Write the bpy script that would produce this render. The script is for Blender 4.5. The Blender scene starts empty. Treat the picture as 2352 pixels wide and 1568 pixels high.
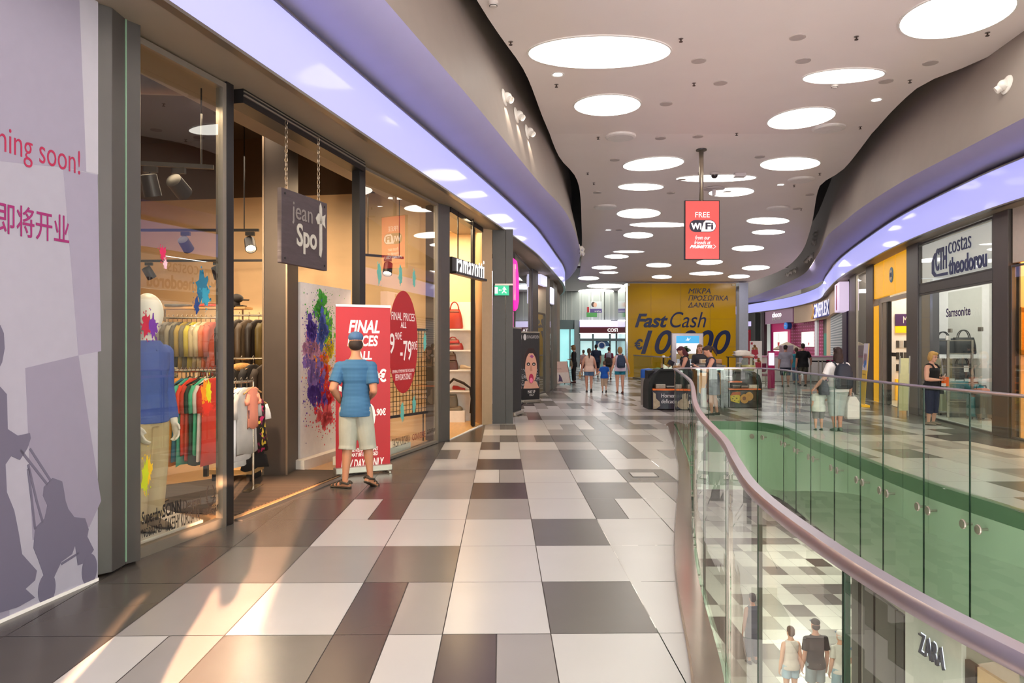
import bpy, bmesh, math, random
from mathutils import Vector, Matrix
random.seed(11)
F=1700.0; CX=1176.0; HY=792.0; H=1.6      # focal length in pixels, principal column, horizon row, eye height
scene=bpy.context.scene; COL=scene.collection
V=Vector
def P(px,py,Y): return V(((px-CX)/F*Y, Y, H+(HY-py)/F*Y))
def G(px,py,z=0.0):
    Y=(H-z)*F/(py-HY); return V(((px-CX)/F*Y, Y, z))
def at(px,Y,z=0.0): return V(((px-CX)/F*Y, Y, z))
def zz(py,Y): return H+(HY-py)/F*Y
# ---------------------------------------------------------------- materials
def lin(c):
    if isinstance(c,str):
        c=c.lstrip('#'); c=[int(c[i:i+2],16) for i in (0,2,4)]
    r=[]
    for x in c[:3]:
        x=x/255.0; r.append(x/12.92 if x<=.04045 else ((x+.055)/1.055)**2.4)
    return tuple(r)+(1.0,)
_M={}
def M(col,rough=.5,metal=0.0,emit=0.0,ecol=None,noise=.04,scale=12,spec=.5,bump=0.0,name=None,stretch=None):
    key=(str(col),rough,metal,emit,str(ecol),noise,scale,spec,bump,str(stretch))
    if key in _M: return _M[key]
    m=bpy.data.materials.new(name or 'surface'); m.use_nodes=True; _M[key]=m
    nt=m.node_tree; b=nt.nodes['Principled BSDF']; L=nt.links
    c=lin(col)
    b.inputs['Base Color'].default_value=c; b.inputs['Roughness'].default_value=rough
    b.inputs['Metallic'].default_value=metal; b.inputs['Specular IOR Level'].default_value=spec
    if noise or bump:
        tc=nt.nodes.new('ShaderNodeTexCoord'); n=nt.nodes.new('ShaderNodeTexNoise'); n.inputs['Scale'].default_value=scale; n.inputs['Detail'].default_value=3
        if stretch:
            mp=nt.nodes.new('ShaderNodeMapping'); mp.inputs['Scale'].default_value=stretch
            L.new(tc.outputs['Object'],mp.inputs['Vector']); L.new(mp.outputs[0],n.inputs['Vector'])
        else: L.new(tc.outputs['Object'],n.inputs['Vector'])
        if noise:
            mr=nt.nodes.new('ShaderNodeMapRange'); mr.inputs['From Min'].default_value=.25; mr.inputs['From Max'].default_value=.75
            mr.inputs['To Min'].default_value=1-noise; mr.inputs['To Max'].default_value=1+noise
            L.new(n.outputs['Fac'],mr.inputs['Value'])
            vm=nt.nodes.new('ShaderNodeVectorMath'); vm.operation='SCALE'; vm.inputs[0].default_value=c[:3]
            L.new(mr.outputs[0],vm.inputs['Scale']); L.new(vm.outputs[0],b.inputs['Base Color'])
        if bump:
            bp=nt.nodes.new('ShaderNodeBump'); bp.inputs['Strength'].default_value=bump; bp.inputs['Distance'].default_value=.01
            L.new(n.outputs['Fac'],bp.inputs['Height']); L.new(bp.outputs[0],b.inputs['Normal'])
    if emit:
        b.inputs['Emission Color'].default_value=lin(ecol or col); b.inputs['Emission Strength'].default_value=emit*.66
    return m
def glass(tint=(235,245,238),rough=.0,ior=1.5,boost=1.0):
    key=('glass',tint,rough,ior,boost)
    if key in _M: return _M[key]
    m=bpy.data.materials.new('clear_glass'); m.use_nodes=True; _M[key]=m
    nt=m.node_tree; nt.nodes.clear(); N=nt.nodes.new; L=nt.links
    o=N('ShaderNodeOutputMaterial'); t=N('ShaderNodeBsdfTransparent'); t.inputs[0].default_value=lin(tint)
    g=N('ShaderNodeBsdfGlossy'); g.inputs['Roughness'].default_value=rough; g.inputs['Color'].default_value=(1,1,1,1)
    f=N('ShaderNodeFresnel'); f.inputs['IOR'].default_value=ior
    mx=N('ShaderNodeMixShader'); mu=N('ShaderNodeMath'); mu.operation='MULTIPLY'; mu.inputs[1].default_value=boost; mu.use_clamp=True
    # the back faces of a pane see the fresnel of the inside: use the geometry's facing to keep it thin
    ge=N('ShaderNodeNewGeometry'); inv=N('ShaderNodeMath'); inv.operation='SUBTRACT'; inv.inputs[0].default_value=1.0
    L.new(ge.outputs['Backfacing'],inv.inputs[1])
    m2=N('ShaderNodeMath'); m2.operation='MULTIPLY'
    L.new(f.outputs[0],mu.inputs[0]); L.new(mu.outputs[0],m2.inputs[0]); L.new(inv.outputs[0],m2.inputs[1])
    L.new(m2.outputs[0],mx.inputs[0]); L.new(t.outputs[0],mx.inputs[1]); L.new(g.outputs[0],mx.inputs[2]); L.new(mx.outputs[0],o.inputs[0])
    return m
def stripes(c1,c2,scale,axis='Z',width=.5,rough=.7):
    key=('st',str(c1),str(c2),scale,axis,width)
    if key in _M: return _M[key]
    m=M(c1,rough,noise=0,name='striped').copy(); _M[key]=m
    nt=m.node_tree; b=nt.nodes['Principled BSDF']; L=nt.links; N=nt.nodes.new
    tc=N('ShaderNodeTexCoord'); sp=N('ShaderNodeSeparateXYZ'); L.new(tc.outputs['Object'],sp.inputs[0])
    mu=N('ShaderNodeMath'); mu.operation='MULTIPLY'; mu.inputs[1].default_value=scale; L.new(sp.outputs[axis],mu.inputs[0])
    fr=N('ShaderNodeMath'); fr.operation='FRACT'; L.new(mu.outputs[0],fr.inputs[0])
    lt=N('ShaderNodeMath'); lt.operation='LESS_THAN'; lt.inputs[1].default_value=width; L.new(fr.outputs[0],lt.inputs[0])
    mx=N('ShaderNodeMix'); mx.data_type='RGBA'; mx.inputs['A'].default_value=lin(c1); mx.inputs['B'].default_value=lin(c2)
    L.new(lt.outputs[0],mx.inputs['Factor']); L.new(mx.outputs['Result'],b.inputs['Base Color'])
    return m
def splat(cols,scale=6,seed=0,rough=.6,bg=None):
    """blotches of several colours (flower prints, camouflage, paint)"""
    key=('sp',str(cols),scale,seed)
    if key in _M: return _M[key]
    m=M(cols[0],rough,noise=0,name='blotched').copy(); _M[key]=m
    nt=m.node_tree; b=nt.nodes['Principled BSDF']; L=nt.links; N=nt.nodes.new
    tc=N('ShaderNodeTexCoord'); mp=N('ShaderNodeMapping'); mp.inputs['Location'].default_value=(seed*3.1,seed*1.7,seed); L.new(tc.outputs['Object'],mp.inputs[0])
    vo=N('ShaderNodeTexVoronoi'); vo.inputs['Scale'].default_value=scale; L.new(mp.outputs[0],vo.inputs['Vector'])
    sp=N('ShaderNodeSeparateColor'); L.new(vo.outputs['Color'],sp.inputs[0])
    cr=N('ShaderNodeValToRGB'); cr.color_ramp.interpolation='CONSTANT'
    e=cr.color_ramp.elements
    while len(e)<len(cols): e.new(.5)
    for i,c in enumerate(cols): e[i].position=i/len(cols); e[i].color=lin(c)
    L.new(sp.outputs[0],cr.inputs[0]); L.new(cr.outputs[0],b.inputs['Base Color'])
    return m
# ---------------------------------------------------------------- objects
def tag(o,label=None,cat=None,group=None,kind=None):
    if label: o['label']=label
    if cat: o['category']=cat
    if group: o['group']=group
    if kind: o['kind']=kind
    return o
def thing(name,label,cat,loc=(0,0,0),rz=0.0,group=None):
    o=bpy.data.objects.new(name,None); COL.objects.link(o); o.location=loc; o.rotation_euler=(0,0,rz); o.empty_display_size=.1
    return tag(o,label,cat,group)
def children(o): return [c for c in bpy.data.objects if c.parent==o]
def dup(root,loc,rz=None,label=None,group=None):
    kids={}
    for c in bpy.data.objects:
        if c.parent: kids.setdefault(c.parent.name,[]).append(c)
    def cp(o,par):
        n=o.copy(); COL.objects.link(n)
        if par: n.parent=par
        for k in kids.get(o.name,[]): cp(k,n)
        return n
    r=cp(root,None); r.location=loc
    if rz is not None: r.rotation_euler=(0,0,rz)
    if label: r['label']=label
    if group: r['group']=group
    return r
class MB:
    def __init__(s): s.v=[]; s.f=[]; s.m=[]; s.mi=0
    def add(s,vs,fs):
        o=len(s.v); s.v+=[V(v) for v in vs]; s.f+=[tuple(i+o for i in f) for f in fs]; s.m+=[s.mi]*len(fs); return s
    def box(s,c,sz,rz=0.0,R=None):
        R=R or Matrix.Rotation(rz,3,'Z'); x,y,z=[a/2 for a in sz]; c=V(c)
        vs=[c+R@V((i*x,j*y,k*z)) for k in (-1,1) for j in (-1,1) for i in (-1,1)]
        return s.add(vs,[(0,2,3,1),(4,5,7,6),(0,1,5,4),(2,6,7,3),(0,4,6,2),(1,3,7,5)])
    def bar(s,a,b,w,d=None):
        """square bar from a to b"""
        return s.tube([a,b],[w*.7071]*2,4,True)
    def prism(s,pts,z0,z1):
        n=len(pts); vs=[V((p[0],p[1],z0)) for p in pts]+[V((p[0],p[1],z1)) for p in pts]
        ar=sum(pts[i][0]*pts[(i+1)%n][1]-pts[(i+1)%n][0]*pts[i][1] for i in range(n))
        fs=[tuple(range(n-1,-1,-1)),tuple(range(n,2*n))]+[(i,(i+1)%n,n+(i+1)%n,n+i) for i in range(n)]
        if ar<0: fs=[f[::-1] for f in fs]
        return s.add(vs,fs)
    def plate(s,pl,pts,n0,n1):
        """polygon in the plane pl=(O,U,Vv), extruded from n0 to n1 along its normal"""
        O,U,W=pl; N=U.cross(W); n=len(pts)
        vs=[O+U*p[0]+W*p[1]+N*n0 for p in pts]+[O+U*p[0]+W*p[1]+N*n1 for p in pts]
        ar=sum(pts[i][0]*pts[(i+1)%n][1]-pts[(i+1)%n][0]*pts[i][1] for i in range(n))
        fs=[tuple(range(n-1,-1,-1)),tuple(range(n,2*n))]+[(i,(i+1)%n,n+(i+1)%n,n+i) for i in range(n)]
        if ar<0: fs=[f[::-1] for f in fs]
        return s.add(vs,fs)
    def rect(s,pl,u0,v0,u1,v1,n0,n1): return s.plate(pl,[(u0,v0),(u1,v0),(u1,v1),(u0,v1)],n0,n1)
    def disc(s,pl,u,v,ru,rv,n0,n1,n=28,a=0.0):
        return s.plate(pl,[(u+ru*math.cos(t)*math.cos(a)-rv*math.sin(t)*math.sin(a),v+ru*math.cos(t)*math.sin(a)+rv*math.sin(t)*math.cos(a)) for t in [2*math.pi*i/n for i in range(n)]],n0,n1)
    def tube(s,pts,r,n=8,cap=True,closed=False):
        pts=[V(p) for p in pts]; m=len(pts)
        if not isinstance(r,(list,tuple)): r=[r]*m
        rings=[]; ref=None
        for i,p in enumerate(pts):
            if closed: d=(pts[(i+1)%m]-pts[i-1])
            else: d=(pts[min(i+1,m-1)]-pts[max(i-1,0)])
            d=d.normalized() if d.length>1e-9 else V((0,0,1))
            if ref is None: ref=d.orthogonal().normalized()
            if n==4 and i==0:
                ref=d.cross(V((0,0,1))) if abs(d.z)<.9 else V((1,0,0))
                ref=(ref.normalized()+ref.normalized().cross(d)).normalized()
            ref=(ref-d*ref.dot(d)); ref=ref.normalized() if ref.length>1e-6 else d.orthogonal().normalized()
            b=d.cross(ref)
            rings.append([p+(ref*math.cos(2*math.pi*k/n)+b*math.sin(2*math.pi*k/n))*r[i] for k in range(n)])
        return s.loft(rings,cap,closed)
    def loft(s,rings,cap=True,closed=False):
        n=len(rings[0]); m=len(rings); vs=[v for r in rings for v in r]; fs=[]
        for i in range(m if closed else m-1):
            a=i*n; b=((i+1)%m)*n
            for k in range(n): fs.append((a+k,a+(k+1)%n,b+(k+1)%n,b+k))
        if cap and not closed: fs.append(tuple(range(n-1,-1,-1))); fs.append(tuple((m-1)*n+k for k in range(n)))
        return s.add(vs,fs)
    def lathe(s,prof,n=20,c=(0,0,0),R=None):
        c=V(c); R=R or Matrix.Identity(3)
        rings=[[c+R@V((r*math.cos(2*math.pi*k/n),r*math.sin(2*math.pi*k/n),z)) for k in range(n)] for r,z in prof]
        return s.loft(rings,True)
    def ell(s,c,r,nu=14,nv=9,R=None):
        c=V(c); R=R or Matrix.Identity(3)
        if not isinstance(r,(list,tuple)): r=(r,r,r)
        rings=[]
        for j in range(nv):
            t=-math.pi/2+math.pi*(j+.35)/(nv-.3)
            rings.append([c+R@V((r[0]*math.cos(t)*math.cos(2*math.pi*k/nu),r[1]*math.cos(t)*math.sin(2*math.pi*k/nu),r[2]*math.sin(t))) for k in range(nu)])
        return s.loft(rings,True)
    def mesh(s,name):
        me=bpy.data.meshes.new(name); me.from_pydata([tuple(v) for v in s.v],[],s.f); 
        return me
    def obj(s,name,mats,parent=None,smooth=False,world=False,bev=0.0,smooth_angle=None):
        if world and parent is not None:
            o=parent.location
            s.v=[v-o for v in s.v]
        me=s.mesh(name)
        if not isinstance(mats,(list,tuple)): mats=[mats]
        for m in mats: me.materials.append(m)
        if len(mats)>1: me.polygons.foreach_set('material_index',s.m)
        if smooth: me.polygons.foreach_set('use_smooth',[True]*len(me.polygons))
        me.validate(); me.update()
        bm=bmesh.new(); bm.from_mesh(me); bmesh.ops.recalc_face_normals(bm,faces=bm.faces); bm.to_mesh(me); bm.free()
        ob=bpy.data.objects.new(name,me); COL.objects.link(ob)
        if parent is not None: ob.parent=parent
        if bev:
            md=ob.modifiers.new('edge','BEVEL'); md.width=bev; md.segments=2; md.limit_method='ANGLE'
        if smooth_angle:
            me.set_sharp_from_angle(angle=math.radians(smooth_angle))
        return ob
def struct(o): o['kind']='structure'; return o
def plane(a,b):
    """vertical plane on the base line a->b: U along it, W up; the normal U x W points to the right hand of a->b"""
    a=V((a[0],a[1],a[2] if len(a)>2 else 0)); b=V((b[0],b[1],a[2])); U=(b-a).normalized(); return (a,U,V((0,0,1)))
def plen(a,b): return math.hypot(b[0]-a[0],b[1]-a[1])
def text(s,pl,u0,v0,w,h,mat,parent,name='lettering',n0=.001,ext=.004,bold=0.0,shear=0.0,world=True,mirror=False,spacing=1.0,lines=None,res=4):
    """lettering fitted into the box (u0,v0,w,h) of the plane"""
    cu=bpy.data.curves.new(name,'FONT'); cu.body=s; cu.size=1; cu.offset=bold; cu.shear=shear; cu.fill_mode='BOTH'; cu.resolution_u=res; cu.space_character=spacing
    if lines: cu.space_line=lines
    cu.extrude=.5
    o=bpy.data.objects.new('tmp_text',cu); COL.objects.link(o)
    dg=bpy.context.evaluated_depsgraph_get(); me=bpy.data.meshes.new_from_object(o.evaluated_get(dg))
    bpy.data.objects.remove(o); bpy.data.curves.remove(cu)
    me.name=name
    if not me.vertices: return None
    xs=[v.co.x for v in me.vertices]; ys=[v.co.y for v in me.vertices]
    x0,x1,y0,y1=min(xs),max(xs),min(ys),max(ys); O,U,W=pl; N=U.cross(W); off=parent.location if (parent is not None and world) else V((0,0,0))
    for v in me.vertices:
        a=(v.co.x-x0)/(x1-x0); b=(v.co.y-y0)/(y1-y0)
        if mirror: a=1-a
        v.co=O+U*(u0+a*w)+W*(v0+b*h)+N*(n0+(v.co.z+.5)*ext)-off
    me.materials.clear(); me.materials.append(mat)
    ob=bpy.data.objects.new(name,me); COL.objects.link(ob)
    if parent is not None: ob.parent=parent
    return ob
# ---------------------------------------------------------------- curves in plan
def crom(pts,n=6):
    pts=[V((p[0],p[1])) for p in pts]; out=[]
    for i in range(len(pts)-1):
        p0=pts[max(i-1,0)]; p1=pts[i]; p2=pts[i+1]; p3=pts[min(i+2,len(pts)-1)]
        for k in range(n):
            t=k/n; out.append(.5*((2*p1)+(p2-p0)*t+(2*p0-5*p1+4*p2-p3)*t*t+(3*p1-p0-3*p2+p3)*t**3))
    out.append(pts[-1]); return out
def normals(line,side):
    N=[]
    for i in range(len(line)):
        d=(line[min(i+1,len(line)-1)]-line[max(i-1,0)]).normalized(); N.append(V((d.y,-d.x))*side)
    return N
def offset(line,d,side): return [p+n*d for p,n in zip(line,normals(line,side))]
def sweep(mb,line,prof,side=1,closed_prof=True):
    """profile [(out,z)] carried along the line; out is measured to the right of the line's direction times side"""
    N=normals(line,side); rings=[[V((p.x+n.x*o,p.y+n.y*o,z)) for o,z in prof] for p,n in zip(line,N)]
    n=len(prof); m=len(rings); vs=[v for r in rings for v in r]; fs=[]
    for i in range(m-1):
        for k in range(n if closed_prof else n-1): fs.append((i*n+k,i*n+(k+1)%n,(i+1)*n+(k+1)%n,(i+1)*n+k))
    if closed_prof: fs.append(tuple(range(n))); fs.append(tuple((m-1)*n+k for k in range(n-1,-1,-1)))
    mb.add(vs,fs); return mb
def hit(line,px):
    """where the sight line of picture column px meets a plan curve"""
    k=(px-CX)/F
    for i in range(len(line)-1):
        a,b=line[i],line[i+1]; fa=a.x-k*a.y; fb=b.x-k*b.y
        if fa*fb<=0 and a.y>.5 and fa!=fb:
            t=fa/(fa-fb); return a+(b-a)*t
    raise ValueError(px)
def cut(line,y0,y1):
    out=[]
    for i in range(len(line)-1):
        a,b=line[i],line[i+1]
        for (p,q) in ((a,b),):
            if p.y<=y0<q.y: out.append(p+(q-p)*((y0-p.y)/(q.y-p.y)))
            if y0<p.y<y1: out.append(p)
            if p.y<=y1<q.y: out.append(p+(q-p)*((y1-p.y)/(q.y-p.y)))
    return out
def xat(line,Y):
    for i in range(len(line)-1):
        a,b=line[i],line[i+1]
        if a.y<=Y<=b.y and b.y>a.y: return a.x+(b.x-a.x)*(Y-a.y)/(b.y-a.y)
    return line[-1].x if Y>line[-1].y else line[0].x
def inside(p,poly):
    c=False; n=len(poly); j=n-1
    for i in range(n):
        if (poly[i].y>p[1])!=(poly[j].y>p[1]) and p[0]<(poly[j].x-poly[i].x)*(p[1]-poly[i].y)/(poly[j].y-poly[i].y)+poly[i].x: c=not c
        j=i
    return c
def lamp(kind,loc,power,col=(255,255,255),size=1.0,size_y=None,rot=(0,0,0),spot=None,name='lamp_light',blend=.5):
    l=bpy.data.lights.new(name,kind); l.energy=power; l.color=lin(col)[:3]
    if kind=='AREA':
        l.size=size
        if size_y: l.shape='RECTANGLE'; l.size_y=size_y
    elif kind=='SPOT': l.spot_size=math.radians(spot or 60); l.spot_blend=blend; l.shadow_soft_size=size
    elif kind=='POINT': l.shadow_soft_size=size
    o=bpy.data.objects.new(name,l); COL.objects.link(o); o.location=loc; o.rotation_euler=rot; return o
# ================================================================ camera, world
cam=bpy.data.cameras.new('camera'); cam.sensor_width=36; cam.lens=F/2352*36; cam.shift_y=(HY-784)/2352; cam.clip_end=200; cam.clip_start=.05
co=bpy.data.objects.new('camera',cam); COL.objects.link(co); co.location=(0,0,H); co.rotation_euler=(math.pi/2,0,0); scene.camera=co
scene.view_settings.view_transform='Standard'; scene.view_settings.look='None'; scene.view_settings.gamma=1; scene.view_settings.use_curve_mapping=False
scene.view_settings.exposure=0.55
w=bpy.data.worlds.new('world'); scene.world=w; w.use_nodes=True
w.node_tree.nodes['Background'].inputs[0].default_value=(1,.95,.92,1); w.node_tree.nodes['Background'].inputs[1].default_value=6.3
cy=scene.cycles; cy.transparent_max_bounces=32; cy.max_bounces=7; cy.diffuse_bounces=5; cy.glossy_bounces=4; cy.use_denoising=True; cy.use_adaptive_sampling=True; cy.adaptive_threshold=.015; cy.sample_clamp_indirect=6; cy.caustics_reflective=False; cy.caustics_refractive=False
try: cy.denoiser='OPENIMAGEDENOISE'
except Exception: pass
# ================================================================ plan curves
LC=crom([(-4.15,-3.2),(-3.3,1),(-2.82,3),(-2.37,5),(-1.93,7),(-1.49,9),(-1.04,11),(-.6,13),(-.17,15),(.24,17),(.62,19),(.93,21),(1.36,24),(1.98,28.5),(2.3,32.5),(2.2,36),(1.5,40),(0,43)],4)       # left light box
BL=crom([(-3.55,-3.3),(-2.65,1),(-2.2,3),(-1.52,6),(-.885,8.75),(-.47,10.56),(.53,15.2),(1.42,19.1),(2.28,25.2),(2.7,30),(2.85,34),(2.75,37.5),(2.2,41)],6)      # left bulkhead, lower edge
RC=crom([(7.7,-3.2),(7.8,5),(7.95,8),(8.16,11.86),(8.37,13.66),(8.9,16.64),(9.69,19.8),(11.4,25.7),(13.6,32),(15.9,38.5),(17.3,46),(17.5,53),(17.3,58)],5)                # right light box
BR=crom([(7.0,-3.3),(7.1,5),(7.3,8),(7.57,10.95),(7.78,13),(8.02,15.2),(8.55,18.1),(9.1,20.4),(9.78,23),(11.2,27),(13.8,35),(15.25,42.5),(17.0,53.5),(17.0,58)],5)
FR=offset(RC,.32,1)      # right shop fronts
# ================================================================ ceiling
def cz(Y): return 6.45 if Y<=17 else max(6.45-.0844*(Y-17),4.0)
def on_ceiling(px,py,d=0.0):
    s=(HY-py)/F
    Y=(6.45-d-H)/s
    if Y>17: Y=(6.45-d-H+.0844*17)/(s+.0844)
    return V(((px-CX)/F*Y,Y,cz(Y)-d))
cl=[(-3.5,-4),(-2.4,2),(-1.4,6.5)]+[tuple(on_ceiling(*q)[:2]) for q in [(1095,0),(1150,85),(1208,170),(1250,278),(1284,360),(1328,420),(1336,520),(1336,580),(1330,648)]]
cr=[(7.2,-4),(7.4,3),(7.7,8)]+[tuple(on_ceiling(*q)[:2]) for q in [(2352,80),(2260,135),(2177,170),(2115,196),(2051,253),(2003,306),(1939,387),(1896,415),(1878,440),(1863,520),(1840,580),(1795,620),(1720,648)]]
CLs=crom(cl,6); CRs=crom(cr,6)
Ys=[-4+.5*i for i in range(200)]; Ys=[y for y in Ys if y<37.25]+[37.25]
mb=MB(); n=9
rows=[]
for y in Ys:
    a,b=xat(CLs,y),xat(CRs,y); rows.append([(a+(b-a)*k/(n-1),y) for k in range(n)])
for lay,dz in ((0,0),(1,.12)):
    for i in range(len(rows)-1):
        for k in range(n-1):
            q=[rows[i][k],rows[i][k+1],rows[i+1][k+1],rows[i+1][k]]
            mb.add([(x,y,cz(y)+dz) for x,y in q],[(0,1,2,3)])
for k0 in (0,n-1):
    for i in range(len(rows)-1):
        a,b=rows[i][k0],rows[i+1][k0]; mb.add([(a[0],a[1],cz(a[1])),(b[0],b[1],cz(b[1])),(b[0],b[1],cz(b[1])+.12),(a[0],a[1],cz(a[1])+.12)],[(0,1,2,3)])
for i0 in (0,len(rows)-1):
    a,b=rows[i0][0],rows[i0][-1]; mb.add([(a[0],a[1],cz(a[1])),(b[0],b[1],cz(b[1])),(b[0],b[1],cz(b[1])+.12),(a[0],a[1],cz(a[1])+.12)],[(0,1,2,3)])
CEILM=M('#f6ebe7',.55,noise=.015,scale=1.2,name='ceiling_plaster')
ceil=struct(mb.obj('ceiling',CEILM))
bm=bmesh.new(); bm.from_mesh(ceil.data); bmesh.ops.remove_doubles(bm,verts=bm.verts,dist=.0005); bmesh.ops.recalc_face_normals(bm,faces=bm.faces); bm.to_mesh(ceil.data); bm.free()
# roof slab above the hung ceiling closes the plenum
struct(MB().box((6.5,17,7.4),(34,44,.2)).obj('ceiling_slab',M('#2a2726',.9)))
# luminous ovals
DISC=M('#fffdf6',.4,emit=5.6,ecol='#fffbf0',noise=0,name='luminous_membrane')
TRIM=M('#f2eeea',.4,noise=0)
ovals=[(1377,118,163,37,-1),(2201,30,138,49,-13),(1938,173,94,16,-4),(1395,240,76,24,-2),(1841,270,79,22,-9),(1501,375,70,15,-5),(1815,375,69,15,-2),(1645,408,92,8,-1),(1680,440,52,10,-3),(1472,428,52,8,0),(1467,489,50,11,-1),(1764,506,49,8,0),(1514,515,68,5.5,0),(1466,539,34,7,0),(1765,532,38,5.5,-1),(1718,569,37,6.5,-1),(1444,577,36,2.6,0),(1416,588,28,4.6,0),(1630,601,30,6,-2),(1736,614,32,5.5,-2),(1513,608,29,5,0),(1388,613.5,29,4.3,0),(1398,625,22,2.6,0),(1622,627,39,4.2,-1),(1352,638,24,4.4,0),(1520,635,23,4.2,0),(1697,634,25,4.4,-1)]
where=['largest round','big tilted oval in the corner of','long narrow oval near the right wall side of','second oval past the largest one on','tilted oval beside a round vent on','oval at mid length on','oval nearest the right wall edge on','long oval above the hanging red screen on','small oval right of the red screen pole on','oval left of the red screen pole on','oval beside the left vent on','upper of two ovals right of the red screen on','long oval partly behind the red screen on','small oval left of the red screen on','lower of two ovals right of the red screen on','oval right of the red screen bottom corner on','thin oval near the left wall bend on','small oval under the thin one at left on','oval just below the red screen on','oval toward the far right bend of','oval below and left of the red screen on','oval near the left bulkhead tip on','tiny thin oval near the left bulkhead tip on','wide oval close to the yellow wall on','farthest left oval on','farthest middle oval above the yellow wall on','farthest right oval above the yellow wall on']
def ceiling_oval(pts,label):
    c=sum(pts,V((0,0,0)))/len(pts); t=thing('ceiling_light',label,'ceiling light',c,0,'luminous ovals in the ceiling')
    n=len(pts); up=V((0,0,.05)); dn=V((0,0,-.012))
    m=MB(); m.loft([[p-c+up for p in pts],[p-c+dn for p in pts]]); m.obj('diffuser',DISC,t)
    m=MB(); rings=[]
    for p in pts:
        d=(p-c); o=d+d.normalized()*.03; rings.append([d+up,d+V((0,0,-.02)),o+V((0,0,-.016)),o+up])
    m.loft(rings,False,True); m.obj('trim_ring',TRIM,t)
    return t
for (cx_,cy_,a,b,an),wh in zip(ovals,where):
    an=math.radians(an); pts=[]
    for k in range(40):
        t=2*math.pi*k/40; u=a*math.cos(t); v=b*math.sin(t)
        pts.append(on_ceiling(cx_+u*math.cos(an)-v*math.sin(an),min(cy_+u*math.sin(an)+v*math.cos(an),760)))
    ceiling_oval(pts,('%s luminous oval of the ceiling'%wh) if wh.startswith('largest') else wh+' the pale ceiling')
for k,(x,y,r) in enumerate([(1.2,6.2,.8),(4.6,7.3,.9),(5.6,3.6,.8),(2.4,2.6,1.0),(0.2,2.8,.7),(4.4,-.4,.9),(.8,-.8,.8)]):  # further ovals added out of view to even out the lighting
    ceiling_oval([V((x+r*math.cos(t*math.pi/18),y+r*.8*math.sin(t*math.pi/18),6.45)) for t in range(36)],'added luminous ceiling oval above the near walkway, overhead and behind the viewer')
# small fittings on the ceiling
def fit(name,cat,lst,builder,labels,group):
    proto=None
    for (px,py),lab in zip(lst,labels):
        p=on_ceiling(px,py)
        if proto is None: proto=builder(p,lab,cat,group,name)
        else: dup(proto,p,label=lab)
def b_spot(p,lab,cat,grp,name):
    t=thing(name,lab,cat,p,0,grp)
    MB().lathe([(.0,-.004),(.085,-.004),(.085,.0)],20).obj('lamp_lens',M('#ffffff',.3,emit=14,noise=0),t)
    MB().lathe([(.087,-.004),(.11,-.012),(.125,-.006),(.125,.02),(.087,.02)],24).obj('bezel',TRIM,t); return t
fit('downlight','downlight',[(1281,171),(2013,229),(1793,424),(1397,528)],b_spot,['small round downlight below the largest luminous oval','small round downlight close to the right ceiling edge','small round downlight between two vents at right','small round downlight near the left ceiling edge'],'small round downlights')
def b_speak(p,lab,cat,grp,name):
    t=thing(name,lab,cat,p,0,grp)
    MB().lathe([(.0,-.012),(.1,-.01),(.11,-.004),(.11,.01)],24).obj('grille',M('#b8aca7',.7,noise=.1,scale=120),t)
    MB().lathe([(.108,-.016),(.125,-.012),(.125,.01),(.108,.01)],24).obj('rim',M('#c0b4b0',.5),t); return t
sp=[(1832,85),(1605,139),(1845,139),(2137,144),(1655,190),(2035,186),(1530,238),(1517,317),(1603,313),(1745,360),(1412,367),(1860,447),(1565,412),(1372,442),(1541,443),(1670,440),(1830,479),(1422,528)]
sl=['grey round ceiling speaker '+x for x in ['nearest the upper edge right of centre','right of the largest luminous oval','left above the long narrow oval','near the right bulkhead bend','right of the second luminous oval','beside the end of the long narrow oval','just right of the second luminous oval','beside the left round vent','right of the left round vent','left of the tilted right-hand ovals','left of the mid length oval','by the right bend of the ceiling','above the red screen at left','close to the left bend of the ceiling','left of the pole that holds the red screen','in front of the small oval by the pole','below the right small vent','left of the small downlight near the left edge']]
fit('ceiling_speaker','speaker',sp,b_speak,sl,'round speakers in the ceiling')
def b_sprink(p,lab,cat,grp,name):
    t=thing(name,lab,cat,p,0,grp)
    MB().lathe([(.0,-.003),(.035,-.004),(.04,0),(.04,.01)],14).obj('escutcheon',M('#8f8784',.4,.6),t)
    m=MB(); m.lathe([(.011,-.045),(.011,0)],8); m.lathe([(.0,-.05),(.03,-.052),(.03,-.046),(.0,-.044)],10); m.obj('sprinkler_head',M('#4a3a34',.4,.7),t); return t
sk=[(1173,96),(1564,89),(1967,84),(1278,194),(1594,191),(2090,184),(1374,315),(1692,306),(1976,291),(2268,75),(1350,397),(1606,397),(1883,398),(1364,420),(1824,425),(1840,479)]
kl=['small ceiling sprinkler '+x for x in ['near the left bulkhead close to the upper edge','right of the largest luminous oval','high up right of centre','under the small round downlight at left','between the first two rows of ovals','right of the long narrow oval','left of the left round vent','in the middle between two tilted ovals','right of the right round vent','under the big corner oval','left of the mid length ovals','above the long oval over the red screen','by the right ceiling bend','left of the oval beside the pole','by the right small downlight','right of the small right vent']]
fit('sprinkler','sprinkler',sk,b_sprink,kl,'fire sprinklers in the ceiling')
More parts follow.
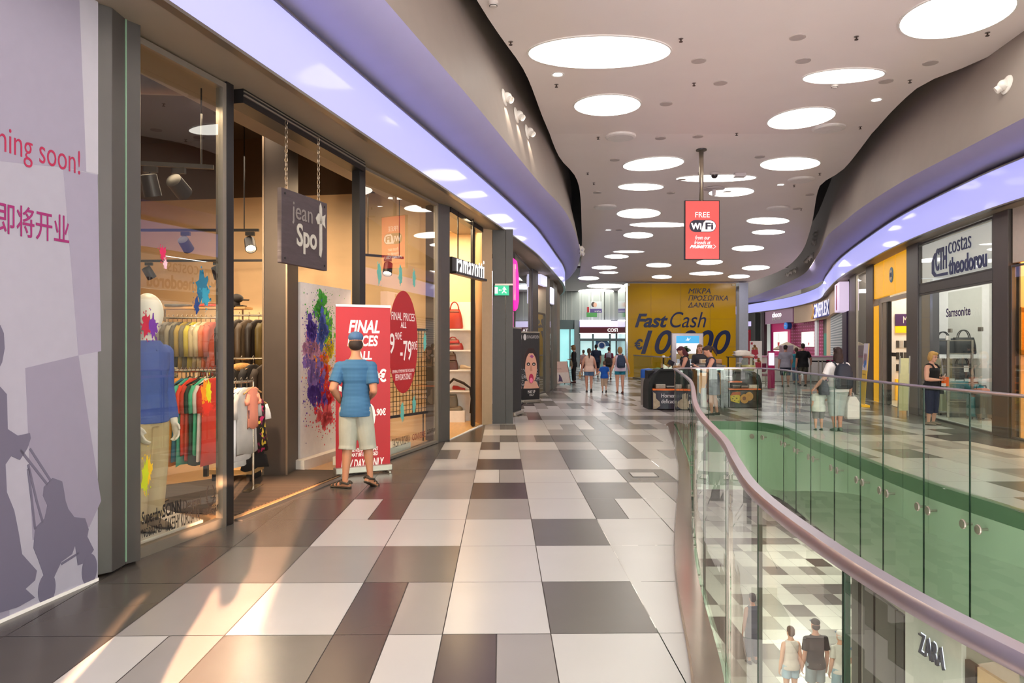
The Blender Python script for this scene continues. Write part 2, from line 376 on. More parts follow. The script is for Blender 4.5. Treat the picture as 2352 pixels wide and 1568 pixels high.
def b_vent(p,lab,cat,grp,name):
    t=thing(name,lab,cat,p,0,grp)
    MB().lathe([(.30,-.05),(.35,-.03),(.36,0),(.36,.02),(.28,.02),(.28,-.02)],32).obj('outer_ring',M('#efe8e4',.4),t)
    MB().lathe([(.29,-.003),(.0,-.003),(.0,.01),(.29,.01)],24).obj('throat',M('#4c4542',.8),t)
    m=MB()
    for k in range(8):
        a=k*math.pi/4; m.box((.18*math.cos(a),.18*math.sin(a),-.024),(.2,.085,.008),R=Matrix.Rotation(a,3,'Z')@Matrix.Rotation(.5,3,'X'))
    m.obj('vane',M('#e6ddd8',.45),t)
    MB().lathe([(.0,-.055),(.09,-.05),(.11,-.02),(.11,.0)],20).obj('hub',M('#efe8e4',.4),t); return t
fit('swirl_vent','ceiling vent',[(1425,313),(1903,293),(1390,475),(1787,478),(1840,412)],b_vent,['round swirl vent below the second luminous oval','round swirl vent right of the tilted oval','round swirl vent near the left bulkhead, far down the ceiling','round swirl vent right of the red screen','round swirl vent at the right ceiling bend'],'round swirl vents')
def b_smoke(p,lab,cat,grp,name):
    t=thing(name,lab,cat,p,0,grp)
    MB().lathe([(.0,-.07),(.045,-.068),(.055,-.05),(.055,-.045),(.07,-.03),(.075,0)],20).obj('housing',M('#d9d0cb',.4),t)
    MB().lathe([(.051,-.058),(.057,-.058),(.057,-.05),(.051,-.05)],20).obj('slot_ring',M('#2a2523',.6),t); return t
fit('smoke_detector','detector',[(1133,5),(1917,194)],b_smoke,['white smoke detector at the upper left ceiling edge','white smoke detector below the long narrow oval'],'smoke detectors')
p=on_ceiling(1641,397); t=thing('dome_camera','dark dome security camera above the long oval by the pole','camera',p)
MB().lathe([(.12,-.002),(.12,-.05),(.1,-.06),(.1,-.002)],20).obj('housing',M('#d0c6c2',.4),t)
MB().ell((0,0,-.06),(.095,.095,.09)).obj('dome',M('#2c2426',.1),t,True)
p=on_ceiling(1699,398); t=thing('ceiling_sensor','pale rectangular sensor box right of the dome security camera','sensor',p)
MB().box((0,0,-.05),(.3,.2,.1)).obj('housing',M('#d3c9cb',.5),t,bev=.01)
p=on_ceiling(1640,433); t=thing('ceiling_beacon','pale tapered beacon hanging by the small oval right of the pole','beacon',p)
MB().lathe([(.3,0),(.3,-.02),(.06,-.03),(.05,-.2),(.0,-.2)],20).obj('housing',M('#cfc4c6',.5),t,True,smooth_angle=40)
# ================================================================ bulkheads, light boxes, soffits
BULK=M('#968a82',.6,noise=.03,scale=3,name='bulkhead_paint')
prof=[(-1.3,4.95),(0,4.95),(-.03,5.2),(-.3,6.5),(-.3,7.4),(-1.3,7.4)]
prof2=[(-.9,4.64),(-.62,4.66),(-.45,4.69),(-.25,4.735),(-.1,4.81),(.01,4.95),(-.9,4.95)]
OVER=M('#aaa5d2',.55,noise=.02,scale=3,name='cove_lavender_glow')  # lavender glow of the light boxes put into the cove colour
for ln,sd,nm in ((BL,1,'trim_52'),(BR,-1,'trim_53')):
    o=sweep(MB(),ln,prof2,sd).obj(nm,OVER,None,True); o.data.set_sharp_from_angle(angle=math.radians(40)); struct(o)
o=sweep(MB(),BL,prof,1).obj('wall_left',BULK,None,True); o.data.set_sharp_from_angle(angle=math.radians(35)); struct(o)
o=sweep(MB(),BR,prof,-1).obj('wall_right',BULK,None,True); o.data.set_sharp_from_angle(angle=math.radians(35)); struct(o)
LBOX=M('#8a8ac8',.07,spec=.05,emit=.8,ecol='#b9b9fe',noise=0,name='lavender_light_panel')
EDGE=M('#6d6660',.35,.6,name='light_box_edge')
SOFF=M('#8f8274',.6,noise=.03,scale=3,name='soffit_paint')
for line,side,lab,nm in ((LC,1,'curved lavender light box running above the left-side shops','l'),(RC,-1,'curved lavender light box running above the right-side shops','r')):
    t=thing('fascia_light_box',lab,'light box',(line[8].x,line[8].y,3.93),0,'lavender fascia light boxes')
    sweep(MB(),line,[(0,3.95),(0,4.58),(-.06,4.58),(-.06,3.95)],side).obj('light_panel',LBOX,t,True,world=True,smooth_angle=30)
    sweep(MB(),line,[(.02,3.925),(.02,3.952),(-.06,3.952),(-.06,3.925)],side).obj('lower_edge',EDGE,t,world=True)
    sweep(MB(),line,[(.02,4.578),(.02,4.60),(-.3,4.60),(-.3,4.578)],side).obj('upper_edge',EDGE,t,world=True)
    struct(sweep(MB(),line,[(-.06,3.93),(-.06,4.0),(-1.1,4.0),(-1.1,3.93)],side).obj('trim_1' if side>0 else 'trim_2',SOFF))
    struct(sweep(MB(),line,[(-1.0,4.0),(-1.0,4.62),(-1.1,4.62),(-1.1,4.0)],side).obj('trim_3' if side>0 else 'trim_4',M('#3a3634',.8)))
# ================================================================ void, railings, floors
GLp=[(2.6,-1.2),(1.7,-.35),(1.2,.15),(.9,.65),(.78,1.13),(.745,1.65),(.79,2.36),(.91,3.0),(1.05,3.65),(1.26,4.9),(1.52,6.15),(2.12,8.7),(2.5,10.5),(3.14,14.1),(3.25,14.75),(3.55,15.25),(4.1,15.42)]
GRp=[(4.1,15.42),(4.75,15.36),(5.1,15.05),(5.18,14.3),(5.0,12.6),(4.86,10.9),(4.73,8.8),(4.79,7.05),(5.0,4.5),(5.3,1.5),(5.7,-1.5)]
GL=crom(GLp,6); GR=crom(GRp,6)
LOOP=GL+GR[1:]
SLAB=offset(LOOP,.1,-1)           # slab edge lies 10 cm outside the glass
VOID=[p for p in SLAB]
TA=math.radians(.81); ct,st=math.cos(TA),math.sin(TA)
def t2w(u,v): return (u*ct-v*st, u*st+v*ct)
U0=-.327; R0=4.10
white,lgrey,grey,dark=0,1,2,3
near={}
def put(r,s):
    for c,k in zip(range(-4,3),s.split()): near[(c,r)]=k
# codes per tile: W white, L light grey, G grey, D dark brown; two letters = left and right half
put(-1,'D WL G DW DL W W'); put(0,'D L W DL W G W'); put(1,'D G L G W W W'); put(2,'D D W W W G W'); put(3,'D D WD W L W GW')
put(4,'D D D L D W G'); put(5,'D D D L WL W W'); put(6,'D D D W D L G'); put(7,'D D D GW W L G'); put(8,'D D D W DW W L'); put(-2,'D D W W L W L')
CODE=dict(W=0,L=1,G=2,D=3,B=4)
border=[(-9,-1.527),(7.7,-.927),(10.4,-.927),(12.2,-.327),(16,.273),(19.5,.873),(24,1.473),(29,2.1),(36,2.1)]
def bord(v):
    b=-1.527
    for y,x in border:
        if v>=y: b=x
    return b
rnd=random.Random(5)
fl=MB()
def tile(u0,u1,v0,v1,mi):
    g=.003; q=[t2w(u0+g,v0+g),t2w(u1-g,v0+g),t2w(u1-g,v1-g),t2w(u0+g,v1-g)]
    ins=[inside(p,VOID) for p in q]+[inside(((q[i][0]+q[(i+1)%4][0])/2,(q[i][1]+q[(i+1)%4][1])/2),VOID) for i in range(4)]
    fl.mi=mi
    if not any(ins): fl.add([(x,y,0) for x,y in q],[(0,1,2,3)]); return
    if all(ins): return
    nu=max(2,round((u1-u0)/.05)); nv=max(2,round((v1-v0)/.05))
    for i in range(nu):
        a=u0+g+(u1-u0-2*g)*i/nu; b=u0+g+(u1-u0-2*g)*(i+1)/nu
        for j in range(nv):
            c=v0+g+(v1-v0-2*g)*j/nv; d=v0+g+(v1-v0-2*g)*(j+1)/nv
            if not inside(t2w((a+b)/2,(c+d)/2),VOID): fl.add([(*t2w(x,y),0) for x,y in ((a,c),(b,c),(b,d),(a,d))],[(0,1,2,3)])
for r in range(-9,63):
    for c in range(-9,34):
        u0=U0+.6*c; v0=R0+.9*r
        k=near.get((c,r))
        if k=='D' and u0+.3<bord(v0): k='B'
        if k is None:
            if u0+.3<bord(v0): k='B'
            else:
                x=rnd.random(); k='W' if x<.42 else 'L' if x<.5 else 'G' if x<.62 else 'D' if x<.66 else rnd.choice(['WG','WL','GW','LW','WD','LG','GL'])
            if c>7 and v0<20 and u0>xat(RC,max(v0,-3))-.35: k='B'
        if len(k)==1: tile(u0,u0+.6,v0,v0+.9,CODE[k])
        else: tile(u0,u0+.3,v0,v0+.9,CODE[k[0]]); tile(u0+.3,u0+.6,v0,v0+.9,CODE[k[1]])
TM=[M('#c9c6c1',.24,noise=.02,scale=2,name='white_tile'),M('#a09a96',.25,noise=.03,scale=2,name='light_grey_tile'),M('#6f6a64',.26,noise=.04,scale=2,name='grey_tile'),M('#4d4241',.25,noise=.05,scale=2,name='dark_brown_tile'),M('#55504a',.25,noise=.05,scale=2,name='dark_border_tile')]
struct(fl.obj('floor',TM))
# grout bed just under the tiles
gb=MB()
for r in range(-9,63):
    for c in range(-9,34):
        q=[t2w(U0+.6*c,R0+.9*r),t2w(U0+.6*c+.6,R0+.9*r),t2w(U0+.6*c+.6,R0+.9*r+.9),t2w(U0+.6*c,R0+.9*r+.9)]
        if not any(inside(p,VOID) for p in q): gb.add([(x,y,-.004) for x,y in q],[(0,1,2,3)])
struct(gb.obj('floor_grout',M('#57504c',.8)))
# steel kerb on the slab edge and slab face
STEEL=M('#a99c8e',.18,.9,noise=.06,scale=6,name='polished_steel')
struct(sweep(MB(),GL[:-4],[(-.02,.03),(-.02,-.02),(-.17,-.02),(-.17,.012),(-.16,.03)][::-1],1).obj('trim_5',STEEL))
struct(sweep(MB(),GL[-5:]+GR[1:],[(-.1,.004),(-.1,-.17),(-.3,-.17),(-.3,-.01),(-.14,.006)],1).obj('trim_6',M('#5f7c62',.35,name='dark_green_slab_edge'))); struct(sweep(MB(),GL[:-3],[(-.1,-.021),(-.1,-.17),(-.3,-.17),(-.3,-.021)],1).obj('trim_54',M('#5f7c62',.35,name='dark_green_slab_edge')))
struct(sweep(MB(),LOOP,[(-.09,-.17),(-.09,-1.42),(-.3,-1.42),(-.3,-.17)],1).obj('trim_7',M('#c4d6c0',.3,noise=.02,scale=2,name='pale_green_fascia')))
RG=glass((243,250,245),ior=1.75)
EDG=M('#1f3a2c',.2,noise=0,name='glass_edge')
HR=M('#b4adb8',.3,.9,noise=.03,scale=8,name='brushed_rail')
def railing(line,cuts,lab,skip_disc=False):
    """cuts: indices along the resampled line where one pane ends and the next begins"""
    t=thing('glass_railing',lab,'railing',(line[len(line)//2].x,line[len(line)//2].y,0),0,'glass railings round the opening')
    sweep(MB(),line,[(-.021,1.105),(-.025,1.122),(-.016,1.137),(.016,1.137),(.025,1.122),(.021,1.105)],1).obj('handrail',HR,t,True,world=True,smooth_angle=50)
    for a,b in zip(cuts[:-1],cuts[1:]):
        seg=sub(line,a+.006,b-.006)
        o=sweep(MB(),seg,[(-.006,-1.40),(-.006,1.108),(.006,1.108),(.006,-1.40)],1).obj('glass_panel',[RG],t,False,world=True)
        # visible dark green polished ends
        for p,q in ((seg[0],seg[1]),(seg[-1],seg[-2])):
            d=(q-p).normalized(); m=MB(); nrm=V((d.y,-d.x)); e=p-d*.004
            m.prism([(p.x+nrm.x*.007,p.y+nrm.y*.007),(p.x-nrm.x*.007,p.y-nrm.y*.007),(e.x-nrm.x*.007,e.y-nrm.y*.007),(e.x+nrm.x*.007,e.y+nrm.y*.007)],-1.40,1.1)
            m.v=[v-t.location for v in m.v]
            m.obj('polished_edge',EDG,o)
        for fr in (.12,.88):
            p=pt_at(line,a+(b-a)*fr); p2=pt_at(line,a+(b-a)*fr+.02); d=(p2-p).normalized(); nrm=V((d.y,-d.x,0))
            R=nrm.to_track_quat('Z','Y').to_matrix()
            for z in (-.28,):
                m=MB(); m.lathe([(.0,.024),(.046,.022),(.052,.014),(.052,.007),(.014,.007),(.014,-.09)],16,c=(p.x,p.y,z),R=R)
                m.obj('standoff',M('#b7ada4',.3,.8),t,world=True)
    return t
def cum(line):
    c=[0.0]
    for i in range(len(line)-1): c.append(c[-1]+(line[i+1]-line[i]).length)
    return c
def pt_at(line,s):
    c=cum(line); s=min(max(s,0),c[-1]-1e-6)
    for i in range(len(line)-1):
        if c[i]<=s<=c[i+1]: return line[i]+(line[i+1]-line[i])*((s-c[i])/max(c[i+1]-c[i],1e-9))
    return line[-1]
def sub(line,a,b):
    c=cum(line); return [pt_at(line,a)]+[p for p,s in zip(line,c) if a<s<b]+[pt_at(line,b)]
def s_of(line,p):
    c=cum(line); best=min(range(len(line)),key=lambda i:(line[i]-p).length); return c[best]
cL=cum(GL)[-1]
sl=[0,1.1]
for px in (1945,1738): sl.append(s_of(GL,hit(GL[::1],px)))
s=sl[-1]
while s+1.25<cL: s+=1.2; sl.append(s)
sl[-1]=cL if cL-sl[-1]<.6 else sl[-1]
if sl[-1]!=cL: sl.append(cL)
railing(GL,sl,'near glass railing with steel handrail sweeping beside the viewer')
cR=cum(GR)[-1]; srt=[0.0,1.0]
Rr=[p for p in GR if True]
for px in (1801,1829,1865,1909,1965,2033,2124,2238):
    q=hit(Rr[8:],px); srt.append(s_of(crom(GRp,30),q) if False else s_of(GR,q))
sr=[srt[0]]
for s in srt[1:]:
    if s-sr[-1]>.35: sr.append(s)
while sr[-1]+1.3<cR: sr.append(sr[-1]+1.15)
sr.append(cR)
railing(GR,sr,'far glass railing along the right side of the floor opening')
# lower level
lf=MB(); rnd=random.Random(9)
for r in range(0,52):
    for c in range(-14,30):
        k=rnd.choices([0,1,2,3],[.5,.2,.2,.1])[0]; lf.mi=k; a=math.radians(-38)
        x0,y0=c*.6-2,r*.9+1; 
        lf.add([(x,y,-5.7) for x,y in ((x0+.003,y0+.003),(x0+.597,y0+.003),(x0+.597,y0+.897),(x0+.003,y0+.897))],[(0,1,2,3)])
struct(lf.obj('floor_lower',[M('#c9c5bd',.3,noise=.03),M('#a29d96',.3),M('#6f6963',.3),M('#4b423d',.3)]))
struct(MB().box((5,24,-5.76),(34,48,.08)).obj('floor_lower_bed',M('#6b655f',.8)))
# unseen glazed front added behind the viewer to brighten the hall with sky light, low evening sun through the open door leaf
bw=MB(); y=-3.6
bw.box((-7.3,y,.8),(6.4,.2,13.4)); bw.box((7.4,y,-3.0),(23,.2,5.6)); bw.box((7.4,y,6.95),(23,.2,1.1))
struct(bw.obj('wall_back',M('#b9b0a8',.7)))
mu=MB()
for x in (-4.1,-2.2,-.65,.25,2.2,4.2,6.2,8.2,10.2,12.2,14.2,16.2,18.8): mu.box((x,y,3.1),(.09,.14,6.6))
for z in (-.15,2.6,6.35): mu.box((7.4,y,z),(23,.12,.09))
struct(mu.obj('window_10',M('#3f3c3c',.4,.4)))
struct(MB().box((-10.4,25,.8),(.2,76,13.4)).obj('wall_outer_left',M('#8f8a84',.8))); struct(MB().box((23.5,28,.8),(.2,64,13.4)).obj('wall_outer_right',M('#8f8a84',.8)))
struct(MB().box((6.5,50.5,7.4),(34,23,.2)).obj('ceiling_slab_far',M('#2a2726',.9)))
sd=V((-.2,1,-.235)).normalized(); c=V((-.2,-3.6,1.25))
lamp('SPOT',c-sd*26,480000,(255,196,150),.1,rot=sd.to_track_quat('-Z','Y').to_euler(),spot=7.0,name='low_sun',blend=.05)
struct(MB().box((-1.6,-4.6,2),(2.2,.1,8)).box((1.35,-4.6,2),(2.2,.1,8)).box((-.125,-4.6,4.27),(.75,.1,3.44)).obj('sun_mask_wall',M('#8f8a84',.8)))  # unseen baffles added to trim the sunlight to the floor patch
# ================================================================ left side: hoarding and shops
def uv(pl,px,py):
    O,U,W=pl; N=U.cross(W); d=V(((px-CX)/F,1,(HY-py)/F)); C=V((0,0,H)); t=((O-C).dot(N))/d.dot(N); q=C+d*t-O
    return (q.dot(U),q.dot(W))
def ptext(s,pl,x0,y0,x1,y1,mat,parent,**k):
    mx,my=(x0+x1)/2,(y0+y1)/2; u0=uv(pl,x0,my)[0]; u1=uv(pl,x1,my)[0]; v1=uv(pl,mx,y0)[1]; v0=uv(pl,mx,y1)[1]
    return text(s,pl,min(u0,u1),v0,abs(u1-u0),v1-v0,mat,parent,**k)
def poly(pl,pts): return [uv(pl,*p) for p in pts]
def blob(pl,cx,cy,rx,ry,n,rnd,mb,n0,n1,jag=.35):
    """a splash: one ragged patch and some drops, centre and radii given in metres on the plane"""
    pts=[]
    for k in range(26):
        t=2*math.pi*k/26; q=1+rnd.uniform(-jag,jag); pts.append((cx+rx*q*math.cos(t),cy+ry*q*math.sin(t)))
    mb.plate(pl,pts,n0,n1)
    for _ in range(n):
        t=rnd.uniform(0,6.28); q=rnd.uniform(.9,1.7); r=rnd.uniform(.05,.16)*min(rx,ry); mb.disc(pl,cx+rx*q*math.cos(t),cy+ry*q*math.sin(t),r,r*rnd.uniform(.8,2),n0,n1,8)
FL=[V(p) for p in [(-2.96,5.0),(-2.83,5.5),(-2.54,6.6),(-1.93,9.5),(-1.71,10.34),(-1.23,12.09),(-1.03,12.45),(-.58,14.86),(-.38,15.1),(0.02,15.2),(-.02,16.2),(.0,17.5),(.1,19),(.28,20.9),(.57,22.6),(.76,23.5),(1.08,24.8),(1.245,25.5),(1.42,26.6),(1.68,28.5),(1.98,31.5),(2.25,34.5),(2.6,38.6)]]
DARK=M('#3f3c3c',.38,.55,noise=.04,scale=5,name='dark_metal'); DARKER=M('#232122',.4,.4,name='black_metal'); ALU=M('#b3aba0',.35,.8,name='aluminium'); GREYM=M('#5b5856',.4,.5,name='grey_metal')
WHITE=M('#eeeae4',.5); CREAM=M('#e3d2b8',.6,name='cream_paint')
SG=glass((248,248,244),ior=1.85)
# ---- hoarding
hp=plane((-3.46,1.3),(-2.815,5.03)); hl=plen((-3.46,1.3),(-2.815,5.03)); t=thing('hoarding','white printed hoarding with silhouettes of a family at the left','hoarding',hp[0])
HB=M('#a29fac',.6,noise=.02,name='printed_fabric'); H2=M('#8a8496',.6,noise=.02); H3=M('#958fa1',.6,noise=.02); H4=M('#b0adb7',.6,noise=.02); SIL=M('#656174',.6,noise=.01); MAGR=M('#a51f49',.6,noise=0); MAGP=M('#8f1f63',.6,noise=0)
m=MB(); m.rect(hp,0,.02,hl,4.02,-.05,0); m.obj('panel',HB,t,world=True)
for nm,mat,ps in (('facet',H2,[(58,845),(180,816),(232,1150),(205,1210),(75,1240)]),('facet',H3,[(125,0),(182,0),(198,394),(150,385)]),('facet',H4,[(182,0),(225,0),(225,400),(198,394)]),('facet',H3,[(0,0),(125,0),(150,385),(0,370)]),('facet',H3,[(145,385),(224,402),(232,806),(180,816)]),('facet',H2,[(0,1345),(20,1335),(22,1440),(0,1460)])):
    m=MB(); m.plate(hp,poly(hp,ps),0,.0012); m.obj(nm,mat,t,world=True)
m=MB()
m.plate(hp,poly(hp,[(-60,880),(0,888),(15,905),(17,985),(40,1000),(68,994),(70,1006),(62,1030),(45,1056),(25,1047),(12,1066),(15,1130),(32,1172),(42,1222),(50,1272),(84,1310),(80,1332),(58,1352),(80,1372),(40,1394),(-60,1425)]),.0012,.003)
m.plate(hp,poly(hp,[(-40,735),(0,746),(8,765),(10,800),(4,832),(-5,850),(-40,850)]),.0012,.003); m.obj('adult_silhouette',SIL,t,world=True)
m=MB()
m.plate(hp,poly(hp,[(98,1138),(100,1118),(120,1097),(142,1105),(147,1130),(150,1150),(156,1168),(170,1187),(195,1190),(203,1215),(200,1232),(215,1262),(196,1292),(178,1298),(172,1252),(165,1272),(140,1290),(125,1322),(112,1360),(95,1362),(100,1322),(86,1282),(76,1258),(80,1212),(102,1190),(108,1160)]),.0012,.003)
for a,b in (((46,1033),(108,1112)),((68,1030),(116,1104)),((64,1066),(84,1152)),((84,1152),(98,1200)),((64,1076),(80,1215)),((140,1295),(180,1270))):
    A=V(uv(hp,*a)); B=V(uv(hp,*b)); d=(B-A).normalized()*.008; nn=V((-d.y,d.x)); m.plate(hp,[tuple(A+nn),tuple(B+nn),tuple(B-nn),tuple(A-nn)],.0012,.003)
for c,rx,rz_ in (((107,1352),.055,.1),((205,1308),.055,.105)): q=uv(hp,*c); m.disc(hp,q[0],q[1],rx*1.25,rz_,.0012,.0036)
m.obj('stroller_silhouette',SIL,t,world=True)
a_,b_=uv(hp,0,350)[0],uv(hp,183,350)[0]; text('Opening soon!',hp,b_-(b_-a_)/.67,uv(hp,90,392)[1],(b_-a_)/.67,uv(hp,90,315)[1]-uv(hp,90,392)[1],MAGR,t,n0=.003,ext=.001,bold=-.005)
ptext('即将开业',hp,-8,478,158,548,MAGP,t,n0=.003,ext=.001,bold=.006)
m=MB(); m.rect(hp,0,0,hl,.02,-.06,.008); m.obj('bottom_rail',WHITE,t,world=True)
# ---- cladded pillar between hoarding and shop
p=MB()
p.prism([(-2.825,5.05),(-2.765,5.12),(-2.764,5.29),(-3.0,5.36),(-3.05,5.1)],.03,3.97)
p.prism([(-2.766,5.305),(-2.71,5.40),(-2.80,5.52),(-3.0,5.5),(-3.0,5.305)],.03,3.97)
struct(p.obj('trim_8',M('#55524f',.42,.5,noise=.05,scale=4,name='pillar_cladding'),bev=.004))
struct(MB().box((-2.775,5.298,2),(.03,.012,3.9)).obj('trim_9',M('#7fa287',.3)))
# ---- window 1 and doorway of the clothes shop
def window(n,pl,u0,u1,z0,z1,fw=.05,mat=None,gl=None,bars=(),fb=None):
    t=struct(MB().rect(pl,u0,z0,u1,z1,-.006,.006).obj('window_%d'%n,gl or SG))
    m=MB(); fb=fb or fw; mat=mat or M('#8d857a',.4,.6)
    m.rect(pl,u0-fw*.1,z0-fb,u1+fw*.1,z0,-.04,.03); m.rect(pl,u0,z1,u1,z1+fw,-.04,.03); m.rect(pl,u0-fw,z0-fb,u0,z1+fw,-.04,.03); m.rect(pl,u1,z0-fb,u1+fw,z1+fw,-.04,.03)
    for b in bars: m.rect(pl,u0,b-.03,u1,b+.03,-.04,.03)
    m.obj('window_frame',mat,t); return t
p1=plane((-2.815,5.55),(-2.52,6.68)); L1=uv(p1,510,900)[0]
window(1,p1,uv(p1,322,900)[0]-.03,L1-.03,.08,3.86,.05,fb=.08)
a,b=uv(p1,511,900)[0],uv(p1,528,900)[0]
struct(MB().rect(p1,L1+.02,0,L1+.12,3.93,-.03,.035).obj('trim_10',DARKER,bev=.004))
pd=plane((-2.5,6.74),(-1.93,9.42)); pdl=plen((-2.5,6.74),(-1.93,9.42))
t=struct(MB().rect(pd,0,3.80,pdl,3.93,-.12,.06).obj('door_1',DARKER)); m=MB(); m.rect(pd,0,3.86,pdl,3.875,.06,.075); m.rect(pd,0,3.9,pdl,3.91,.06,.07); m.obj('door_track',ALU,t)
struct(MB().rect(pd,0,-.003,pdl,.012,-.03,.05).obj('trim_11',GREYM))
p2=plane((-1.955,9.42),(-1.215,12.12)); L2=uv(p2,1001,900)[0]
struct(MB().rect(p2,-.06,0,.10,3.93,-.06,.05).obj('trim_12',DARKER,bev=.004))
window(2,p2,uv(p2,834,900)[0],L2,.05,3.86,.04)
struct(MB().prism([(-1.225,12.16),(-1.17,12.22),(-1.045,12.44),(-1.2,12.6),(-1.45,12.4)],0,3.95).obj('trim_13',GREYM,bev=.004))
# ---- shop interior shell
PLY=M('#d3b184',.6,noise=.06,scale=1.5,name='plywood_wall',stretch=(1,1,3)); SHC=M('#2f251d',.8,name='dark_plaster')
def wallseg(name,a,b,z0,z1,mat,th=.1):
    pl=plane(a,b); return struct(MB().rect(pl,0,z0,plen(a,b),z1,-th,0).obj(name,mat))
wallseg('wall_shop_back',(-8.2,13.9),(-1.3,12.75),0,4.25,PLY)
wallseg('wall_shop_upper_shade',(-8.2,13.85),(-1.3,12.72),4.25,5.3,M('#4d3a28',.7))  # upper wall coloured darker to stand for the light falling off
wallseg('wall_shop_side',(-8,5.6),(-8.2,13.9),0,5.3,PLY); wallseg('wall_shop_front',(-3.05,5.42),(-8,5.62),0,5.3,SHC)
struct(MB().prism([(-3.0,5.4),(-8.3,5.4),(-8.3,14),(-1.2,12.8),(-2.25,9.5)],5.3,5.4).obj('ceiling_shop',SHC))
struct(MB().prism([(-2.86,5.55),(-8,5.6),(-8.2,13.9),(-1.3,12.75),(-2.0,9.5),(-2.55,6.7)],.002,.012).obj('floor_shop',M('#b08a62',.3,noise=.08,scale=3,name='wood_floor',stretch=(8,1,1))))
MAT=stripes('#4f3e2f','#2d231b',16,'Y',.45,.8)
o=tag(MB().prism([(-2.58,6.85),(-2.03,9.32),(-2.9,9.4),(-3.95,8.3),(-3.9,7.2)],.012,.024).obj('entrance_mat',MAT),'ribbed brown entrance mat in the clothes shop doorway','mat')
struct(MB().box((-2.88,9.24,2.6),(.28,.5,5.2)).obj('trim_14',M('#4b4038',.5,.2,noise=.08,scale=4),bev=.006))
struct(MB().box((-2.735,8.985,2.6),(.02,.02,5.2)).box((-3.02,8.985,2.6),(.02,.02,5.2)).obj('trim_15',M('#8a7763',.4,.5)))
# ducts under the shop ceiling
t=tag(MB().tube([(-8,8.2,4.75),(-2.6,8.5,4.75)],.16,14).obj('air_duct',M('#8a7a66',.35,.8,noise=.08),None,True,smooth_angle=40),'round metal air duct under the dark ceiling of the clothes shop','duct')
tag(MB().tube([(-5.5,7.0,4.15),(-2.7,7.3,4.15)],.11,14).obj('air_duct',M('#77624c',.4,.7,noise=.08),None,True,smooth_angle=40),'lower brown pipe running behind the front shop window','pipe')
# ---- track lights
def track(a,b,lab,heads):
    a=V(a); b=V(b); t=thing('light_track',lab,'light track',a)
    m=MB(); m.tube([a,b],.026,4); m.obj('rail',DARKER,t,world=True)
    for f in (.1,.9): m=MB(); p=a+(b-a)*f; m.tube([p,p+V((0,0,1.9))],.008,6); m.obj('suspension_rod',DARKER,t,world=True)
    for f,aim,hl,on in heads:
        p=a+(b-a)*f; d=(V(aim)-p).normalized(); h=thing('track_spotlight',hl,'spotlight',p-V((0,0,.05)),0,'spotlights on the shop tracks'); c=V((0,0,-.14))
        MB().box((0,0,0),(.12,.04,.05)).obj('adapter',DARKER,h); MB().tube([(0,0,-.02),c],.012,6).obj('yoke',DARKER,h)
        R=d.to_track_quat('Z','Y').to_matrix()
        m=MB(); m.lathe([(.045,-.1),(.07,-.09),(.075,.1),(.066,.1),(.06,.06),(.0,.06)],18,c=c,R=R); m.obj('lamp_head',DARKER,h,True,smooth_angle=40)
        MB().lathe([(.0,.062),(.06,.062),(.06,.066),(.0,.07)],16,c=c,R=R).obj('bulb',M('#fff2d8',.4,emit=on,ecol='#ffe9c0',noise=0),h)
        if on>10: lamp('SPOT',p+c-V((0,0,.05))+d*.12,240 if on==14 else 60 if on!=24 else 20,(255,226,188),.06,rot=d.to_track_quat('-Z','Y').to_euler(),spot=95,name='spot_light')
track((-3.75,6.5,3.22),(-2.72,6.75,3.22),'black light track just behind the front window',[(.2,(-3.3,8,0),'black spotlight at the left of the front window track',0.5),(.5,(-2.9,7.5,0),'middle black spotlight on the front window track',0.5),(.72,(-2.55,10.1,1.5),'right black spotlight on the front window track',14)])
track((-5.4,10,3.15),(-3.42,10.0,3.15),'black light track above the clothes racks',[(.5,(-4.2,12.5,1.3),'spotlight above the upper jacket rack',30),(.94,(-2.6,8.2,1.0),'spotlight near the brown column in the doorway',22)])
track((-6.3,12.0,2.96),(-3.5,11.9,2.96),'rear black light track near the plywood wall',[(.15,(-5.2,12.9,1.2),'rear spotlight at the left of the shop',16),(.55,(-4.6,12.9,1.3),'rear spotlight behind the blue splash decal',16),(.9,(-3.4,8.6,1.1),'glaring spotlight facing the doorway',24)])
t=track((-2.3,11.5,3.0),(-1.75,11.9,3.0),'short light track behind the sale sticker window',[(.6,(-2.0,10.4,.6),'spotlight behind the right shop window',40)])
lamp('AREA',(-4.6,10,4.15),120,(255,232,205),3.5,3,name='shop_fill'); lamp('AREA',(-2.6,11.3,3.9),32,(255,220,175),1.0,1.4,name='shop_fill'); lamp('AREA',(-3.2,6.6,3.7),34,(255,228,190),1,.6,name='shop_fill')  # unseen area lamps added to fill the shop interior
